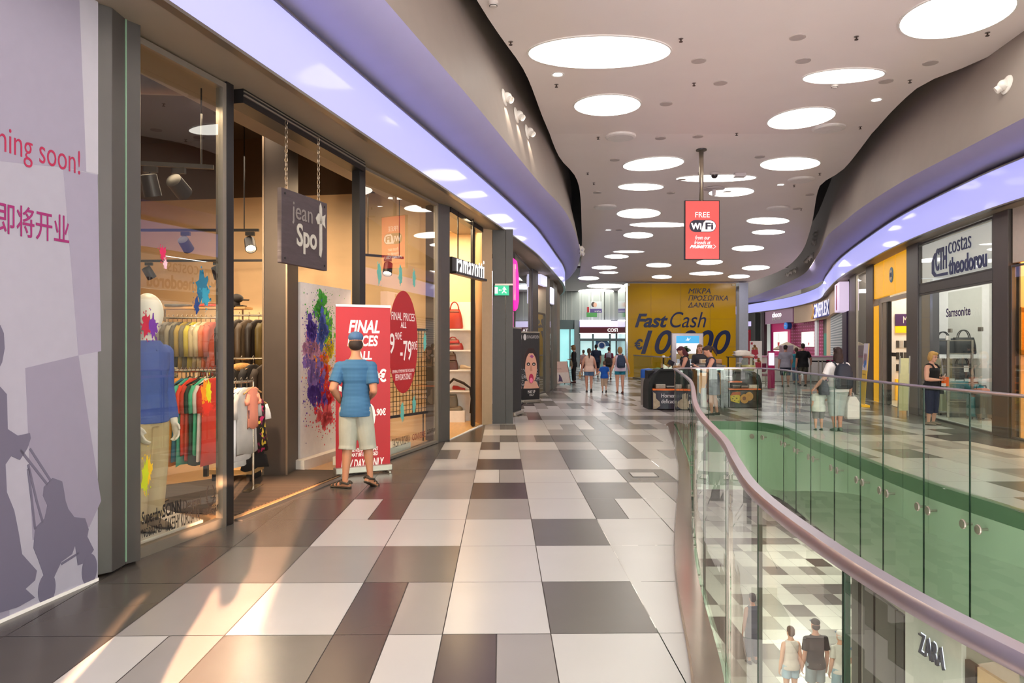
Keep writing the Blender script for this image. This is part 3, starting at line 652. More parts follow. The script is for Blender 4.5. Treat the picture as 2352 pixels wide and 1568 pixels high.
# ---- clothes
WOOD=M('#b98f5a',.5,noise=.1,scale=4,stretch=(1,1,8)); CHR=M('#a09686',.25,.9)
def garment(name,label,cat,loc,rz,mat,L=.72,sl=.22,w=.21,grp=None,seed=0,mat2=None,flare=0.0,th=.7):
    r=random.Random(seed); t=thing(name,label,cat,loc,rz,grp)
    rings=[]
    for z,rx,ry in ((-.01,.07,.028),(-.035,.12,.034),(-.075,w*.93,.04),(-.13,w,.05),(-.3,w*.93,.055),(-L*.7,w*.96+flare*.5,.055),(-L,w+flare,.06)):
        ring=[]
        for k in range(20):
            a=2*math.pi*k/20; f=1+.16*math.sin(5*a+seed)*(abs(z)/L)
            ring.append(V((rx*math.cos(a)*(1+.03*r.uniform(-1,1)),ry*th*math.sin(a)*f+.012*th*math.sin(seed*2+z*9),z+.015*math.sin(3*a+seed) if z<=-L else z)))
        rings.append(ring)
    m=MB(); m.loft(rings); m.obj('body',mat,t,True)
    if sl:
        for s in (-1,1):
            m=MB(); x=s*w; m.tube([(x*.86,0,-.085),(x*1.08,0,-.16),(x*1.14,-.01,-.1-sl*.6),(x*1.15,-.02,-.1-sl)],[.055*th**.6,.062*th**.6,.058*th**.6,.056*th**.6],10); m.v=[V((v.x,v.y*(.55+.45*th),v.z)) for v in m.v]; m.obj('sleeve',mat2 or mat,t,True)
    m=MB(); m.tube([(-.17,0,-.075),(0,0,-.01),(.17,0,-.075)],.009,6); m.obj('hanger',WOOD if seed%3==0 else DARKER,t)
    m=MB(); m.tube([(0,0,-.01),(0,0,.05),(.022,0,.075),(.0,0,.1),(-.018,0,.08)],.004,6); m.obj('hook',CHR,t)
    return t
def rack(label,a,b,z,posts=True):
    a=V((*a,z)); b=V((*b,z)); t=thing('clothes_rail',label,'clothes rail',a.lerp(b,.5)); 
    m=MB(); m.tube([a,b],.014,8); m.obj('rail',CHR,t,world=True)
    for p in (a,b):
        m=MB(); m.tube([p,V((p.x,p.y,.03))],.014,8); m.obj('post',CHR,t,world=True)
        m=MB(); m.box((p.x,p.y,.025),(.08,.42,.025)); m.obj('foot',CHR,t,world=True)
    return t
J1=[('#8f7f66','pale beige quilted'),('#67615a','grey'),('#463f37','dark grey'),('#6b6352','taupe'),('#38322b','charcoal'),('#85702a','mustard'),('#57503f','stone grey'),('#a3962f','yellow'),('#a89b78','plaid cream'),('#b3a78a','ivory'),('#b8694c','peach'),('#b05240','salmon pink')]
rack('upper clothes rail of jackets behind the front window',(-5.3,11.0),(-4.35,10.95),2.0)
for i,(c,nm) in enumerate(J1):
    garment('jacket',nm+' jacket on the upper rail behind the front window','jacket',(-5.18+.07*i,11.0,1.95),1.3,splat([c,'#e8e2d2',c,'#93876d'],14) if 'plaid' in nm else M(c,.85,noise=.2,scale=9,bump=.3),.7+(.1 if i>9 else 0),.42,.2,'jackets on the upper rail',i)
T1=[('#6a655c','dark stone'),('#3b3a39','charcoal'),('#ff7a45','coral'),('#f6e2d2','off white'),('#f78a10','bright orange'),('#f5a03a','light orange'),('#2f6f86','petrol blue'),('#4fb597','mint green'),('#f2492e','vermilion'),('#d94a36','brick red'),('#33433a','bottle green'),('#5cc79a','pale mint'),('#f4ece0','ivory'),('#e8402f','bright red')]
rack('lower clothes rail of bright T-shirts behind the front window',(-3.52,7.3),(-2.9,7.4),1.34)
for i,(c,nm) in enumerate(T1):
    garment('t_shirt',nm+' T-shirt on the lower rail behind the front window','T-shirt',(-3.46+.038*i,7.3+.006*i,1.28),1.28,M(c,.85,noise=.08,scale=8,bump=.2),.8+.06*math.sin(i*2.1),.24,.2,'T-shirts on the lower rail',i+20,th=.36)
rack('upper rail of dark jackets seen through the doorway',(-4.15,10.5),(-3.35,10.6),2.02)
for i,(c,nm,s) in enumerate([('#2c2621','black leather',30),('#3a322b','dark brown leather',31),('#5a4a38','bronze leather',32),('#2b2420','soft black',33),('#5e4f22','olive wool',34)]):
    garment('jacket',nm+' jacket on the rail seen through the doorway','jacket',(-4.02+.14*i,10.52,1.97),1.25,M(c,.5,noise=.15,scale=9,bump=.4),.74,.55,.22,'jackets on the doorway rail',s)
rack('middle rail of black coats seen through the doorway',(-3.75,9.6),(-3.0,9.7),1.42)
for i,(c,nm,s) in enumerate([('#221d1a','black',40),('#2e2823','dark',41),('#1d1917','pitch black',42),('#3a2f26','dark brown',43)]):
    g=garment('coat',nm+' coat on the middle rail'+(' with a fur collar' if i==1 else ' through the doorway'),'coat',(-3.66+.15*i,9.62,1.36),1.25,M(c,.8,noise=.15,scale=9),.85,.5,.22,'coats on the middle rail',s)
    if i==1: MB().ell((0,0,-.05),(.19,.07,.06),16,8).obj('fur_collar',M('#c08d50',.95,noise=.3,scale=60,bump=1),g,True)
rack('front low rail of shirts seen through the doorway',(-3.06,7.82),(-2.84,8.12),1.2)
for i,(c,nm,s,L) in enumerate([('#f4efe9','bright white',50,.83),('#f2efea','white',51,.85),('#ebe8e5','soft white',52,.78),('#b5b0a8','light grey',53,.72),('#dd8a70','salmon',54,.45)]):
    mt=M(c,.85,noise=.05,bump=.2)
    g=garment('shirt',nm+' polo shirt on the low rail in the doorway','shirt',(-3.0+.042*i,7.86+.055*i,1.15),1.35,mt,L,.24 if i<4 else .1,.2 if i<4 else .1,'shirts on the low doorway rail',s,th=.4)
    if i==2: MB().box((.05,-.07,-.3),(.04,.004,.09)).obj('price_tag',M('#22283f',.6),g)
garment('dress','black dress with pink and yellow flowers hanging in the doorway','dress',(-2.92,8.45,1.0),1.2,splat(['#18120f','#18120f','#c22a63','#18120f','#d8b93c','#18120f','#7a2042'],26,3),.62,0,.15,None,60,flare=.06)
garment('shirt','small white top beside the flowered dress','shirt',(-2.95,8.55,.98),1.2,M('#e6dfd8',.85,noise=.05),.6,.15,.15,None,61)
garment('skirt','black ruffled skirt at the end of the low rail','skirt',(-2.98,8.6,.62),1.2,M('#14100f',.9,noise=.2),.45,0,.16,None,62,flare=.08)
# shelf over the jackets, folded clothes and caps
t=thing('wall_shelf','light wooden shelf above the jackets in the clothes shop','shelf',(-4.75,11.25,2.16))
MB().box((0,0,0),(1.5,.34,.035)).obj('board',WOOD,t); 
for x in (-.6,.6): m=MB(); m.tube([(x,.16,-.02),(x,.16,-2.1)],.015,6); m.obj('upright',CHR,t)
def folded(label,loc,cols,w=.3,d=.26,rz=0,h=.035,cat='folded clothes'):
    for i,c in enumerate(cols):
        m=MB(); rings=[]
        for z,f in ((0,.93),(.25,1),(.75,1),(1,.93)): rings.append([V((w/2*f*math.copysign(abs(math.cos(a))**.4,math.cos(a)),d/2*f*math.copysign(abs(math.sin(a))**.4,math.sin(a))+.006*math.sin(i*4+a),h*z)) for a in [2*math.pi*k/20 for k in range(20)]])
        m.loft(rings); o=m.obj('folded_garment',M(c[0],.9,noise=.15,scale=14,bump=.3),None,True,smooth_angle=50); o.location=(loc[0],loc[1],loc[2]+h*i); o.rotation_euler=(0,0,rz+.06*math.sin(i*7)); tag(o,c[1]+' '+label,cat,'folded clothes in the shop')
folded('folded on the shelf above the jackets',(-5.05,11.2,2.18),[('#5c5349','dark grey garment')],.34,.3)
folded('folded on the shelf above the jackets',(-4.6,11.2,2.18),[('#d8402f','red garment'),('#8d6a52','brown garment on top of the red one')],.36,.28,h=.03)
t=thing('display_table','low wooden table with folded trousers in the shop','table',(-4.1,9.2,0))
MB().box((0,0,1.06),(.9,.6,.04)).obj('tabletop',WOOD,t)
for x in (-.4,.4):
    for y in (-.25,.25): MB().box((x,y,.53),(.05,.05,1.04)).obj('leg',DARKER,t)
folded('folded in the trouser stack on the table',(-4.28,9.1,1.08),[('#4a4634','bottom olive pair of trousers'),('#55503c','second olive pair of trousers'),('#3d3a2e','middle dark olive pair of trousers'),('#5d563f','fourth olive pair of trousers'),('#6a6044','fifth khaki pair of trousers'),('#756a50','topmost khaki pair of trousers')],.3,.34,.4,.04)
t=thing('hanger_rail','small rail of tilted empty hangers and garments on the table','hanger rail',(-3.8,9.05,1.08)); m=MB(); m.tube([(-.18,0,0),(-.18,0,.2),(.22,.02,.2),(.22,.02,0)],.012,8); m.obj('rail',CHR,t)
for k in range(9): m=MB(); x=-.14+.042*k; m.tube([(x,0,.19),(x+.01,-.02,.14),(x-.05,-.18,.04)],.009,5); m.tube([(x+.01,-.02,.14),(x+.06,.15,.05)],.009,5); m.obj('hanger',[DARKER,CHR,M('#b7ab97',.6)][k%3],t)
for k,(z,lab) in enumerate(((2.18,'lower black cap on the shelf through the doorway'),(2.27,'upper black cap on the shelf through the doorway'))):
    t=thing('cap',lab,'cap',(-4.2+.05*k,11.15,z),.4*k,'caps on the shelf'); MB().ell((0,0,.03),(.1,.12,.07),14,8).obj('crown',M('#1f1a18',.8),t,True); MB().box((.1,0,.01),(.16,.17,.012)).obj('visor',M('#15110f',.7),t,bev=.005)
# bench by the column
t=thing('bench','low wooden bench by the column in the doorway','bench',(-3.25,8.75,0)); MB().box((0,0,.13),(.5,.4,.05)).obj('seat_board',WOOD,t)
for x in (-.2,.2): MB().box((x,0,.06),(.05,.36,.1)).obj('leg',DARKER,t)
# ---- mannequin platform
t=tag(MB().prism([(-2.88,5.68),(-3.6,5.9),(-3.3,6.9),(-2.68,6.42)],.012,.085).obj('display_platform',M('#e9e3d8',.4)),'low white display platform behind the front window','platform')
# ---- splash decals on window 1
rnd=random.Random(3)
for nm,parts in (('pink splash decal high on the front window',[((373,580),.035,.05,'#c81f56'),((378,605),.02,.04,'#e8b8c6')]),('blue splash decal on the front window',[((463,660),.075,.13,'#1c6a86'),((470,680),.05,.08,'#2f93ad'),((450,700),.03,.07,'#1d3f7a')]),('red and purple splash decal over the mannequin face',[((335,745),.05,.085,'#b3213d'),((350,750),.04,.09,'#6a3291')]),('orange and yellow splash decal over the T-shirts',[((470,905),.05,.12,'#e88a1a'),((478,900),.03,.1,'#d8cf1d'),((474,935),.07,.05,'#d8321d')]),('yellow splash decal over the mannequin legs',[((338,1080),.04,.12,'#e0b31d'),((332,1098),.035,.12,'#b9c31d')])):
    u0=uv(p1,*parts[0][0]); t=thing('window_decal',nm,'decal',p1[0]+p1[1]*u0[0]+p1[2]*u0[1],0,'paint splash decals on the shop windows')
    for k,(c,rx,ry,col) in enumerate(parts): q=uv(p1,*c); m=MB(); blob(p1,q[0],q[1],rx,ry,14,rnd,m,.0065+.0006*k,.007+.0006*k); m.obj('colour_patch',M(col,.5,noise=.1),t,world=True)
for i,(c,lab) in enumerate([((870,628),'turquoise brush decal under the reflected red screen at left'),((919,632),'turquoise brush decal in the middle of the right window'),((950,640),'turquoise brush decal near the right window edge'),((975,785),'turquoise brush decal beside the round sale sticker'),((923,945),'turquoise brush decal low on the right window'),((950,930),'small turquoise brush decal above the brand lettering')]):
    q=uv(p2,*c); m=MB(); blob(p2,q[0],q[1],.06,.13,6,rnd,m,.0065,.0075,.25); o=m.obj('window_decal',M('#62b3a8',.5,noise=.1)); tag(o,lab,'decal','paint splash decals on the shop windows')
BLK=M('#1b1817',.5,noise=0)
t=thing('window_lettering','black brand lettering along the foot of the front window','lettering',p1[0]); k=dict(n0=.0065,ext=.0008)
for s,x0,y0,x1,y1,bd in (('Superdry.',324,1168,372,1206,.02),('SCINN',372,1152,414,1182,.03),('Desigual',420,1143,460,1172,.0),('TAKESHY KUROSAWA',377,1178,457,1208,.01),('NOBRAND',325,1208,370,1228,-.01),('FRED PERRY',464,1163,500,1178,0)): ptext(s,p1,x0,y0,x1,y1,BLK,t,bold=bd,**k)
m=MB(); c=uv(p1,482,1136)
for s in (-1,1):
    for j in range(9): a=math.radians(-85+j*17); m.disc(p1,c[0]+s*.045*math.cos(a)*1.1,c[1]+.09*math.sin(a),.016,.007,.0065,.0075,8,a=s*(a+1.2))
m.obj('laurel_wreath',BLK,t,world=True)
t=thing('window_lettering','black brand lettering along the foot of the right shop window','lettering',p2[0]); ptext('TAKESHY KUROSAWA',p2,900,1003,940,1023,BLK,t,**k); ptext('CONVERSE',p2,946,993,976,1007,M('#7c2a22',.5),t,**k); ptext('G-STAR RAW',p2,980,984,999,994,BLK,t,**k)
# round sale sticker
q=uv(p2,926,785); e=uv(p2,958,785); RED=M('#ad1621',.5,noise=.02,name='red_print'); WPR=M('#f3ece8',.5,noise=0)
t=thing('sale_sticker','round red final prices sticker on the right shop window','sticker',p2[0]+p2[1]*q[0]+p2[2]*q[1]); m=MB(); m.disc(p2,q[0],q[1],e[0]-q[0],(uv(p2,926,668)[1]-uv(p2,926,903)[1])/2,.0065,.0085,48); m.obj('disc',RED,t,world=True)
k=dict(n0=.0086,ext=.0008)
for s,x0,y0,x1,y1,bd in (('FINAL PRICES',898,718,951,736,.0),('ALL',919,739,932,753,.02),('39',880,765,905,812,.01),('.90€',904,762,922,780,.0),('-79',918,782,944,828,.01),('.90€',943,783,957,803,0),('SEVERAL ITEMS MAY BE EXCLUDED',900,848,950,855,0),('FEW DAYS ONLY',907,858,944,872,.01)): ptext(s,p2,x0,y0,x1,y1,WPR,t,bold=bd,**k)
# wire grid behind window 2 and the white step in front of it
wp=plane(at(938,11.9),at(988,12.45)); t=thing('wire_grid','black framed wire display grid behind the right shop window','display grid',wp[0]); l=plen(at(938,11.9),at(988,12.45)); l0=-.75
m=MB(); za,zb=zz(948,12.2),zz(757,12.2)
for z in (za,zb): m.rect(wp,l0,z-.02,l,z+.02,-.02,.02)
for u in (l0,l): m.rect(wp,u-.02,za,u+.02,zb,-.02,.02)
m.obj('frame',DARKER,t,world=True); m=MB()
for i in range(1,16): m.rect(wp,l0+(l-l0)*i/16,za,l0+(l-l0)*i/16+.008,zb,-.004,.004)
for i in range(1,18): m.rect(wp,l0,za+(zb-za)*i/18,l,za+(zb-za)*i/18+.008,-.004,.004)
m.obj('wire_mesh',M('#4f4030',.4,.6),t,world=True)
for x in (.15,.85): m=MB(); b=wp[0]+wp[1]*(l0+(l-l0)*x); m.tube([V((b.x,b.y,.01)),V((b.x,b.y,za))],.012,6); m.obj('leg',DARKER,t,world=True)
tag(MB().rect(p2,.25,.012,L2-.75,.12,-.5,-.12).obj('display_step',M('#dfe3da',.4)),'low white step behind the right shop window','step')
# ---- splash canvas on its plinth
cp=plane(at(690,9.5),at(806,10.95)); cw=plen(at(690,9.5),at(806,10.95)); ct_=2.41
t=thing('paint_splash_canvas','tall white canvas with a rainbow powder splash in the doorway','canvas',cp[0]); m=MB(); m.rect(cp,0,.14,cw,ct_,-.12,0); m.obj('canvas',M('#e9e2dc',.6),t,world=True)
rnd=random.Random(8); cols=[('#3fa838',(738,715),.10,.18),('#6fd04a',(752,760),.07,.17),('#f2e02a',(752,800),.09,.10),('#f79a1c',(742,832),.10,.11),('#f0452a',(742,862),.10,.15),('#e01f33',(752,920),.12,.14),('#5a3aa8',(728,905),.12,.14),('#8a6fc0',(722,850),.13,.17),('#c98fb0',(712,800),.10,.12),('#3d5fc0',(742,760),.06,.18),('#4a2fa0',(716,755),.05,.12),('#e85a62',(746,960),.11,.12)]
for i,(c,q,rx,ry) in enumerate(cols):
    q=uv(cp,*q); m=MB()
    for _ in range(26): s_=rnd.uniform(.03,.075); blob(cp,min(max(q[0]+rnd.gauss(0,rx*1.0),.1),cw-.1),q[1]+rnd.gauss(0,ry*.6),s_,s_*1.2,0,rnd,m,.0005+.0002*i,.001+.0002*i,.3)
    for _ in range(150):
        u=q[0]+rnd.gauss(0,rx*2.3); v=q[1]+rnd.gauss(0,ry*1.15); r=abs(rnd.gauss(.006,.006))+.002
        if .02<u<cw-.02 and .2<v<ct_-.05: m.disc(cp,u,v,r,r*rnd.uniform(.5,1.2),.0005+.0002*i,.0011+.0002*i,7)
    m.obj('splash_print',M(c,.7,noise=.12,scale=20),t,world=True)['kind']='stuff'
m=MB(); dk=M('#6b6480',.7)
for _ in range(220):
    u=rnd.gauss(cw*.42,.22); v=rnd.gauss(1.45,.5); r=rnd.uniform(.002,.007)
    if .02<u<cw-.02 and .2<v<ct_-.05: m.disc(cp,u,v,r,r*1.5,.0003,.004,6)
m.obj('drop_print',dk,t,world=True)['kind']='stuff'
tag(MB().rect(cp,-.12,.012,cw+.1,.14,-.45,.12).obj('plinth',M('#d9d0c5',.5)),'low white plinth under the paint splash canvas','plinth')
# ---- hanging shop sign
sp_=plane((-2.285,7.27),(-2.05,8.12)); sw=plen((-2.285,7.27),(-2.05,8.12)); t=thing('hanging_sign','dark wooden shop sign hanging on two chains over the doorway','sign',(sp_[0]+sp_[1]*sw/2)+V((0,0,3.15)))
m=MB(); m.rect(sp_,0,2.41,sw,3.15,-.025,.025); m.obj('board',M('#43383c',.6,noise=.14,scale=5,bump=.4,stretch=(1,1,6),name='stained_wood'),t,world=True,bev=.006)
LET=M('#b7b1a6',.6,noise=.08,scale=30); ptext('jean',sp_,665,470,712,520,M('#7f7672',.6),t,n0=.026,ext=.006,bold=.0); ptext('Spo',sp_,676,518,722,585,LET,t,n0=.026,ext=.006,bold=.02)
m=MB(); q=uv(sp_,731,530); m.plate(sp_,[(q[0]-.028,q[1]-.27),(q[0]+.008,q[1]-.29),(q[0]+.03,q[1]-.2),(q[0]+.026,q[1]+.24),(q[0],q[1]+.3),(q[0]-.024,q[1]+.26)],.026,.032); m.plate(sp_,[(q[0]-.1,q[1]+.12),(q[0]-.05,q[1]+.18),(q[0]+.04,q[1]+.16),(q[0]+.1,q[1]+.19),(q[0]+.085,q[1]+.11),(q[0]+.1,q[1]+.04),(q[0]+.03,q[1]+.08),(q[0]-.06,q[1]+.06)],.026,.032); m.obj('lettering',LET,t,world=True)
for u in (.06,sw-.06):
    for z in (2.46,3.1): m=MB(); m.disc(sp_,u,z,.012,.012,.025,.03,12); m.obj('bolt',DARKER,t,world=True)
for u in (.12,sw-.14):
    m=MB(); base=sp_[0]+sp_[1]*u; z=3.14; k=0
    while z<3.82:
        ax=sp_[1] if k%2 else sp_[1].cross(V((0,0,1))); c=base+V((0,0,z+.03)); m.tube([c+ax*.014*math.cos(a)+V((0,0,.028*math.sin(a))) for a in [2*math.pi*j/10 for j in range(10)]],.0042,5,False,True); z+=.046; k+=1
    m.obj('chain',M('#8f8170',.35,.8),t,world=True)
# ---- roll-up banners
def rollup(a,b,ztop,label,mat,base=True,lean=0.0,n=1):
    pl=plane(a,b); w_=plen(a,b); t=thing('roll_up_banner',label,'banner',pl[0]+pl[1]*w_/2)
    m=MB(); m.rect(pl,0,.1,w_,ztop,-.003,.003); m.obj('printed_sheet',mat,t,world=True)
    m=MB(); m.rect(pl,-.015,.02,w_+.015,.1,-.06,.06); m.obj('base',ALU,t,world=True,bev=.012)
    m=MB(); m.rect(pl,-.005,ztop-.01,w_+.005,ztop+.02,-.012,.012); m.obj('top_rail',ALU,t,world=True)
    m=MB(); c=pl[0]+pl[1]*w_/2-pl[1].cross(pl[2])*.03; m.tube([c+V((0,0,.06)),c+V((0,0,ztop))],.009,6); m.obj('support_pole',ALU,t,world=True)
    for u in (.05,w_-.05):
        m=MB(); c=pl[0]+pl[1]*u; N=pl[1].cross(pl[2]); m.tube([c+N*.14+V((0,0,.014)),c-N*.14+V((0,0,.014))],.014,4); m.obj('foot',ALU,t,world=True)
    return t,pl,w_
t,bp,bw_=rollup(G(771,1093)[:2],G(896,1082)[:2],2.08,'red roll-up banner with final prices in front of the boy',RED)
k=dict(n0=.0035,ext=.0008)
for s,x0,y0,x1,y1,sh in (('FINAL',800,735,872,765,.25),('PRICES',798,770,868,795,.15),('ALL',818,806,854,826,.1),('39',778,846,836,900,0),('.90€',836,847,887,878,0),('–',828,906,860,911,0),('79',800,926,862,1008,0),('.90€',862,937,886,954,0),('SEVERAL ITEMS',806,1027,868,1036,.2),('MAY BE EXCLUDED',806,1038,868,1047,.2),('FEW DAYS ONLY',783,1053,882,1074,.25)): ptext(s,bp,x0,y0,x1,y1,WPR,t,bold=.03,shear=sh,**k)
# ================================================================ bag shop with the hanging letter sign
WARM=M('#e8cfa8',.6,name='warm_wall')
wallseg('wall_bag_shop',(-2.4,15.8),(-.45,15.55),0,4.0,WARM); wallseg('wall_bag_shop_side',(-1.25,12.65),(-2.4,15.8),0,4.0,WARM)
struct(MB().prism([(-1.2,12.6),(-2.5,15.8),(-.4,15.6),(-.62,14.9),(-1.0,12.6)],3.98,4.1).obj('ceiling_bag_shop',CREAM)); struct(MB().prism([(-1.2,12.6),(-2.5,15.8),(-.4,15.6),(-.62,14.86),(-1.05,12.5)],.002,.015).obj('floor_bag_shop',M('#d3a566',.3,noise=.1,scale=3,stretch=(6,1,1))))
lamp('AREA',(-1.25,14.3,3.9),70,(255,226,180),1.0,1.6,name='bag_shop_light')
rp=plane((-1.06,12.5),(-.6,14.75)); rl=plen((-1.06,12.5),(-.6,14.75))
t=struct(MB().rect(rp,0,3.84,rl,3.93,-.1,.03).obj('door_2',DARKER)); struct(MB().rect(rp,0,-.002,rl,.014,-.02,.02).obj('trim_16',WHITE))
m=MB()
for k in range(3): m.rect(rp,rl-.42+k*.15,0,rl-.3+k*.15,3.9,-.1-.05*k,-.06-.05*k)
m.obj('door_leaf',DARKER,t)
struct(MB().prism([(-.60,14.8),(-.40,14.98),(-.45,15.4),(-.75,15.2)],0,3.95).obj('trim_17',M('#a58a6c',.5)))
struct(MB().prism([(-.395,15.02),(-.13,15.02),(-.13,15.5),(-.395,15.5)],0,3.95).prism([(-.125,15.03),(.02,15.03),(.02,15.5),(-.125,15.5)],0,3.95).obj('trim_18',M('#42413f',.45,.3,name='dark_panel'),bev=.004))
# letter sign on rods
g=plane(at(1040,12.7),at(1112,14.3)); gl_=plen(at(1040,12.7),at(1112,14.3)); t=thing('letter_sign','white letter sign on a black bar hanging by rods before the bag shop','sign',g[0]+g[1]*gl_/2+V((0,0,zz(600,13.4))))
m=MB(); z0,z1=zz(625,12.9),zz(592,12.9); m.rect(g,0,z0-.04,gl_,z0,-.06,.06); m.rect(g,0,z0,gl_,z1,-.06,-.01); m.obj('bar',DARKER,t,world=True)
ptext('ramazotti',g,1050,589,1112,638,M('#ffffff',.4,emit=.75,noise=0),t,n0=-.008,ext=.012,bold=-.004,spacing=1.12)
for u in (.25,gl_*.62): m=MB(); q=g[0]+g[1]*u; m.tube([V((q.x,q.y,z1-.05)),V((q.x,q.y,3.95))],.012,6); m.obj('rod',DARKER,t,world=True)
# shelf unit and goods
t=thing('display_shelf','white shelf unit with handbags in the bag shop','shelf unit',(-1.15,15.4,0)); MB().box((-.05,.12,1.25),(.9,.03,2.5)).obj('back_panel',WHITE,t); MB().box((.36,-.02,1.25),(.03,.3,2.5)).obj('side_panel',WHITE,t)
for z in (1.93,1.5,1.09,.66): MB().box((-.05,-.04,z-.015),(.8,.3,.03)).obj('shelf',WHITE,t)
MB().box((-.12,-.06,.13),(.6,.34,.24)).obj('plinth',WHITE,t)
def bag(name,label,loc,w,d,h,mat,handle=.15,rz=0,hm=None,grp=None,cat='bag',slump=.15):
    t=thing(name,label,cat,loc,rz,grp); m=MB(); rings=[]
    for z,f,g_ in ((0,.96,1),(.1,1,1),(.5,1-slump*.3,.9),(.85,1-slump,.6),(1,1-slump*1.5,.4)): rings.append([V((w/2*f*math.copysign(abs(math.cos(a))**.5,math.cos(a)),d/2*g_*math.copysign(abs(math.sin(a))**.6,math.sin(a)),h*z)) for a in [2*math.pi*k/20 for k in range(20)]])
    m.loft(rings); m.obj('body',mat,t,True,smooth_angle=60)
    if handle:
        for y in (-d*.16,d*.16): m=MB(); m.tube([(w*.22*math.cos(a)*1.1,y,h*.97+handle*math.sin(a)) for a in [math.pi*k/10 for k in range(11)]],.011,6); m.obj('handle',hm or mat,t,True)
    m=MB(); m.box((0,-d*.32,h*.86),(w*.55,.012,.012)); m.obj('zip',CHR,t)
    return t
bag('handbag','large rust red handbag on the top shelf of the bag shop',(-1.19,15.32,1.94),.36,.2,.4,M('#a8321f',.4,noise=.1,scale=8,bump=.3),.16,slump=.28)
bag('handbag','flat dark red clutch on the second shelf',(-1.2,15.32,1.5),.4,.2,.14,M('#8c1f1c',.4,noise=.1),0); bag('handbag','small crimson purse lying on the dark red clutch',(-1.22,15.3,1.635),.28,.12,.08,M('#a52a22',.4,noise=.1),.05)
bag('handbag','brown and grey bag on the middle shelf',(-1.26,15.32,1.09),.3,.18,.2,M('#54312a',.5,noise=.2),.0); bag('handbag','small brown bag on top of the brown and grey bag',(-1.25,15.32,1.285),.2,.14,.14,M('#6a4a38',.5,noise=.2),.05)
def shoe(label,loc,rz,mat):
    t=thing('shoe',label,'shoe',loc,rz); m=MB(); m.loft([[V((x,ry*math.cos(a),zc+rh*math.sin(a))) for a in [2*math.pi*k/12 for k in range(12)]] for x,ry,zc,rh in ((-.13,.02,.05,.03),(-.11,.035,.06,.045),(-.03,.038,.055,.045),(.05,.042,.04,.03),(.11,.036,.035,.024),(.14,.015,.03,.015))]); m.obj('upper',mat,t,True); MB().box((0,0,.008),(.26,.075,.016)).obj('sole',M('#d8cbb8',.6),t,bev=.006)
shoe('beige flat shoe beside the brown bags',(-.95,15.26,1.09),-.3,M('#b9a58e',.5)); shoe('red shoe on the fourth shelf of the bag shop',(-1.1,15.27,.66),-.2,M('#a01f24',.4))
m=MB(); m.tube([(-1.35,15.28,.75),(-1.2,15.22,.9),(-1.0,15.2,.82),(-.86,15.2,.72),(-.83,15.2,.5),(-.85,15.2,.2)],[.02,.03,.028,.022,.02,.025],8); tag(m.obj('scarf',M('#2b1f1c',.8),None,True),'dark scarf draped over the fourth shelf','scarf')
bag('handbag','grey green soft bag on the white plinth, uppermost',(-1.28,15.3,.33),.34,.2,.25,M('#5f5746',.5,noise=.15),.0); bag('handbag','flat olive bag under the grey green bag',(-1.24,15.3,.25),.46,.24,.09,M('#6b5f4d',.5,noise=.15),.0)
# ---- exit sign on the dark panel
t=thing('exit_sign','green illuminated exit sign on the dark panel wall','exit sign',(-.18,14.9,zz(668,14.9))); MB().box((.02,.05,.13),(.36,.12,.035)).obj('bracket',ALU,t)
y=14.9; e=plane((-.36,y),(0.0,y)); m=MB(); m.rect(e,0.01,zz(678,y),.3,zz(655,y),-.03,.0); m.obj('sign_plate',M('#1fae84',.4,emit=.55,ecol='#22b98c',noise=0),t,world=True)
m=MB(); c=uv(e,1158,666); 
m.disc(e,c[0],c[1]+.055,.014,.014,0,.002,12); m.plate(e,[(c[0]-.03,c[1]+.03),(c[0]+.03,c[1]+.04),(c[0]+.045,c[1]+.005),(c[0]+.035,c[1]),(c[0]+.015,c[1]+.02),(c[0]+.01,c[1]-.02),(c[0]+.05,c[1]-.055),(c[0]+.04,c[1]-.065),(c[0]-.005,c[1]-.03),(c[0]-.035,c[1]-.065),(c[0]-.05,c[1]-.06),(c[0]-.015,c[1]-.015),(c[0]-.01,c[1]+.015),(c[0]-.035,c[1]+.015)],0,.002)
m.rect(e,c[0]-.19,c[1]-.07,c[0]-.13,c[1]+.06,0,.002); m.plate(e,[(c[0]-.11,c[1]),(c[0]-.085,c[1]+.02),(c[0]-.085,c[1]+.006),(c[0]-.05,c[1]+.006),(c[0]-.05,c[1]-.006),(c[0]-.085,c[1]-.006),(c[0]-.085,c[1]-.02)],0,.002); m.obj('pictogram',M('#f2fff8',.4,emit=.9,noise=0),t,world=True)
# ================================================================ further left shops
MAGEN=M('#e0189a',.4,emit=.9,ecol='#ee20a8',noise=0)
def fac(px): return hit(FL,px)
def facade(px0,px1): a,b=fac(px0),fac(px1); return plane(a,b),(b-a).length
pl,l=facade(1181,1219); struct(MB().rect(pl,0,0,l,3.95,-.9,-.8).obj('wall_magenta_shop',M('#efe9ea',.5))); window(3,pl,.02,l-.05,.05,3.85,.04,GREYM); lamp('AREA',(-.35,20,3.6),60,(255,225,240),.8,name='magenta_shop_light')
sp_=plane(at(1176,15.9),at(1193,16.3)); t=thing('vertical_sign','magenta vertical letter sign beside the dark panel wall','sign',sp_[0]+V((0,0,zz(650,16)))); m=MB(); 
m.plate(sp_,poly(sp_,[(1176,590),(1188,600),(1192,640),(1192,690),(1189,708),(1184,714),(1181,708),(1180,690),(1176,690)]),-.05,0); m.obj('sign_panel',MAGEN,t,world=True); ptext('MUST',sp_,1179,605,1185,690,WPR,t,n0=.001,ext=.002)
m=MB(); q=sp_[0]; m.tube([V((q.x,q.y,zz(592,16))),V((q.x,q.y,3.95))],.012,6); m.obj('hanger_rod',DARKER,t,world=True)
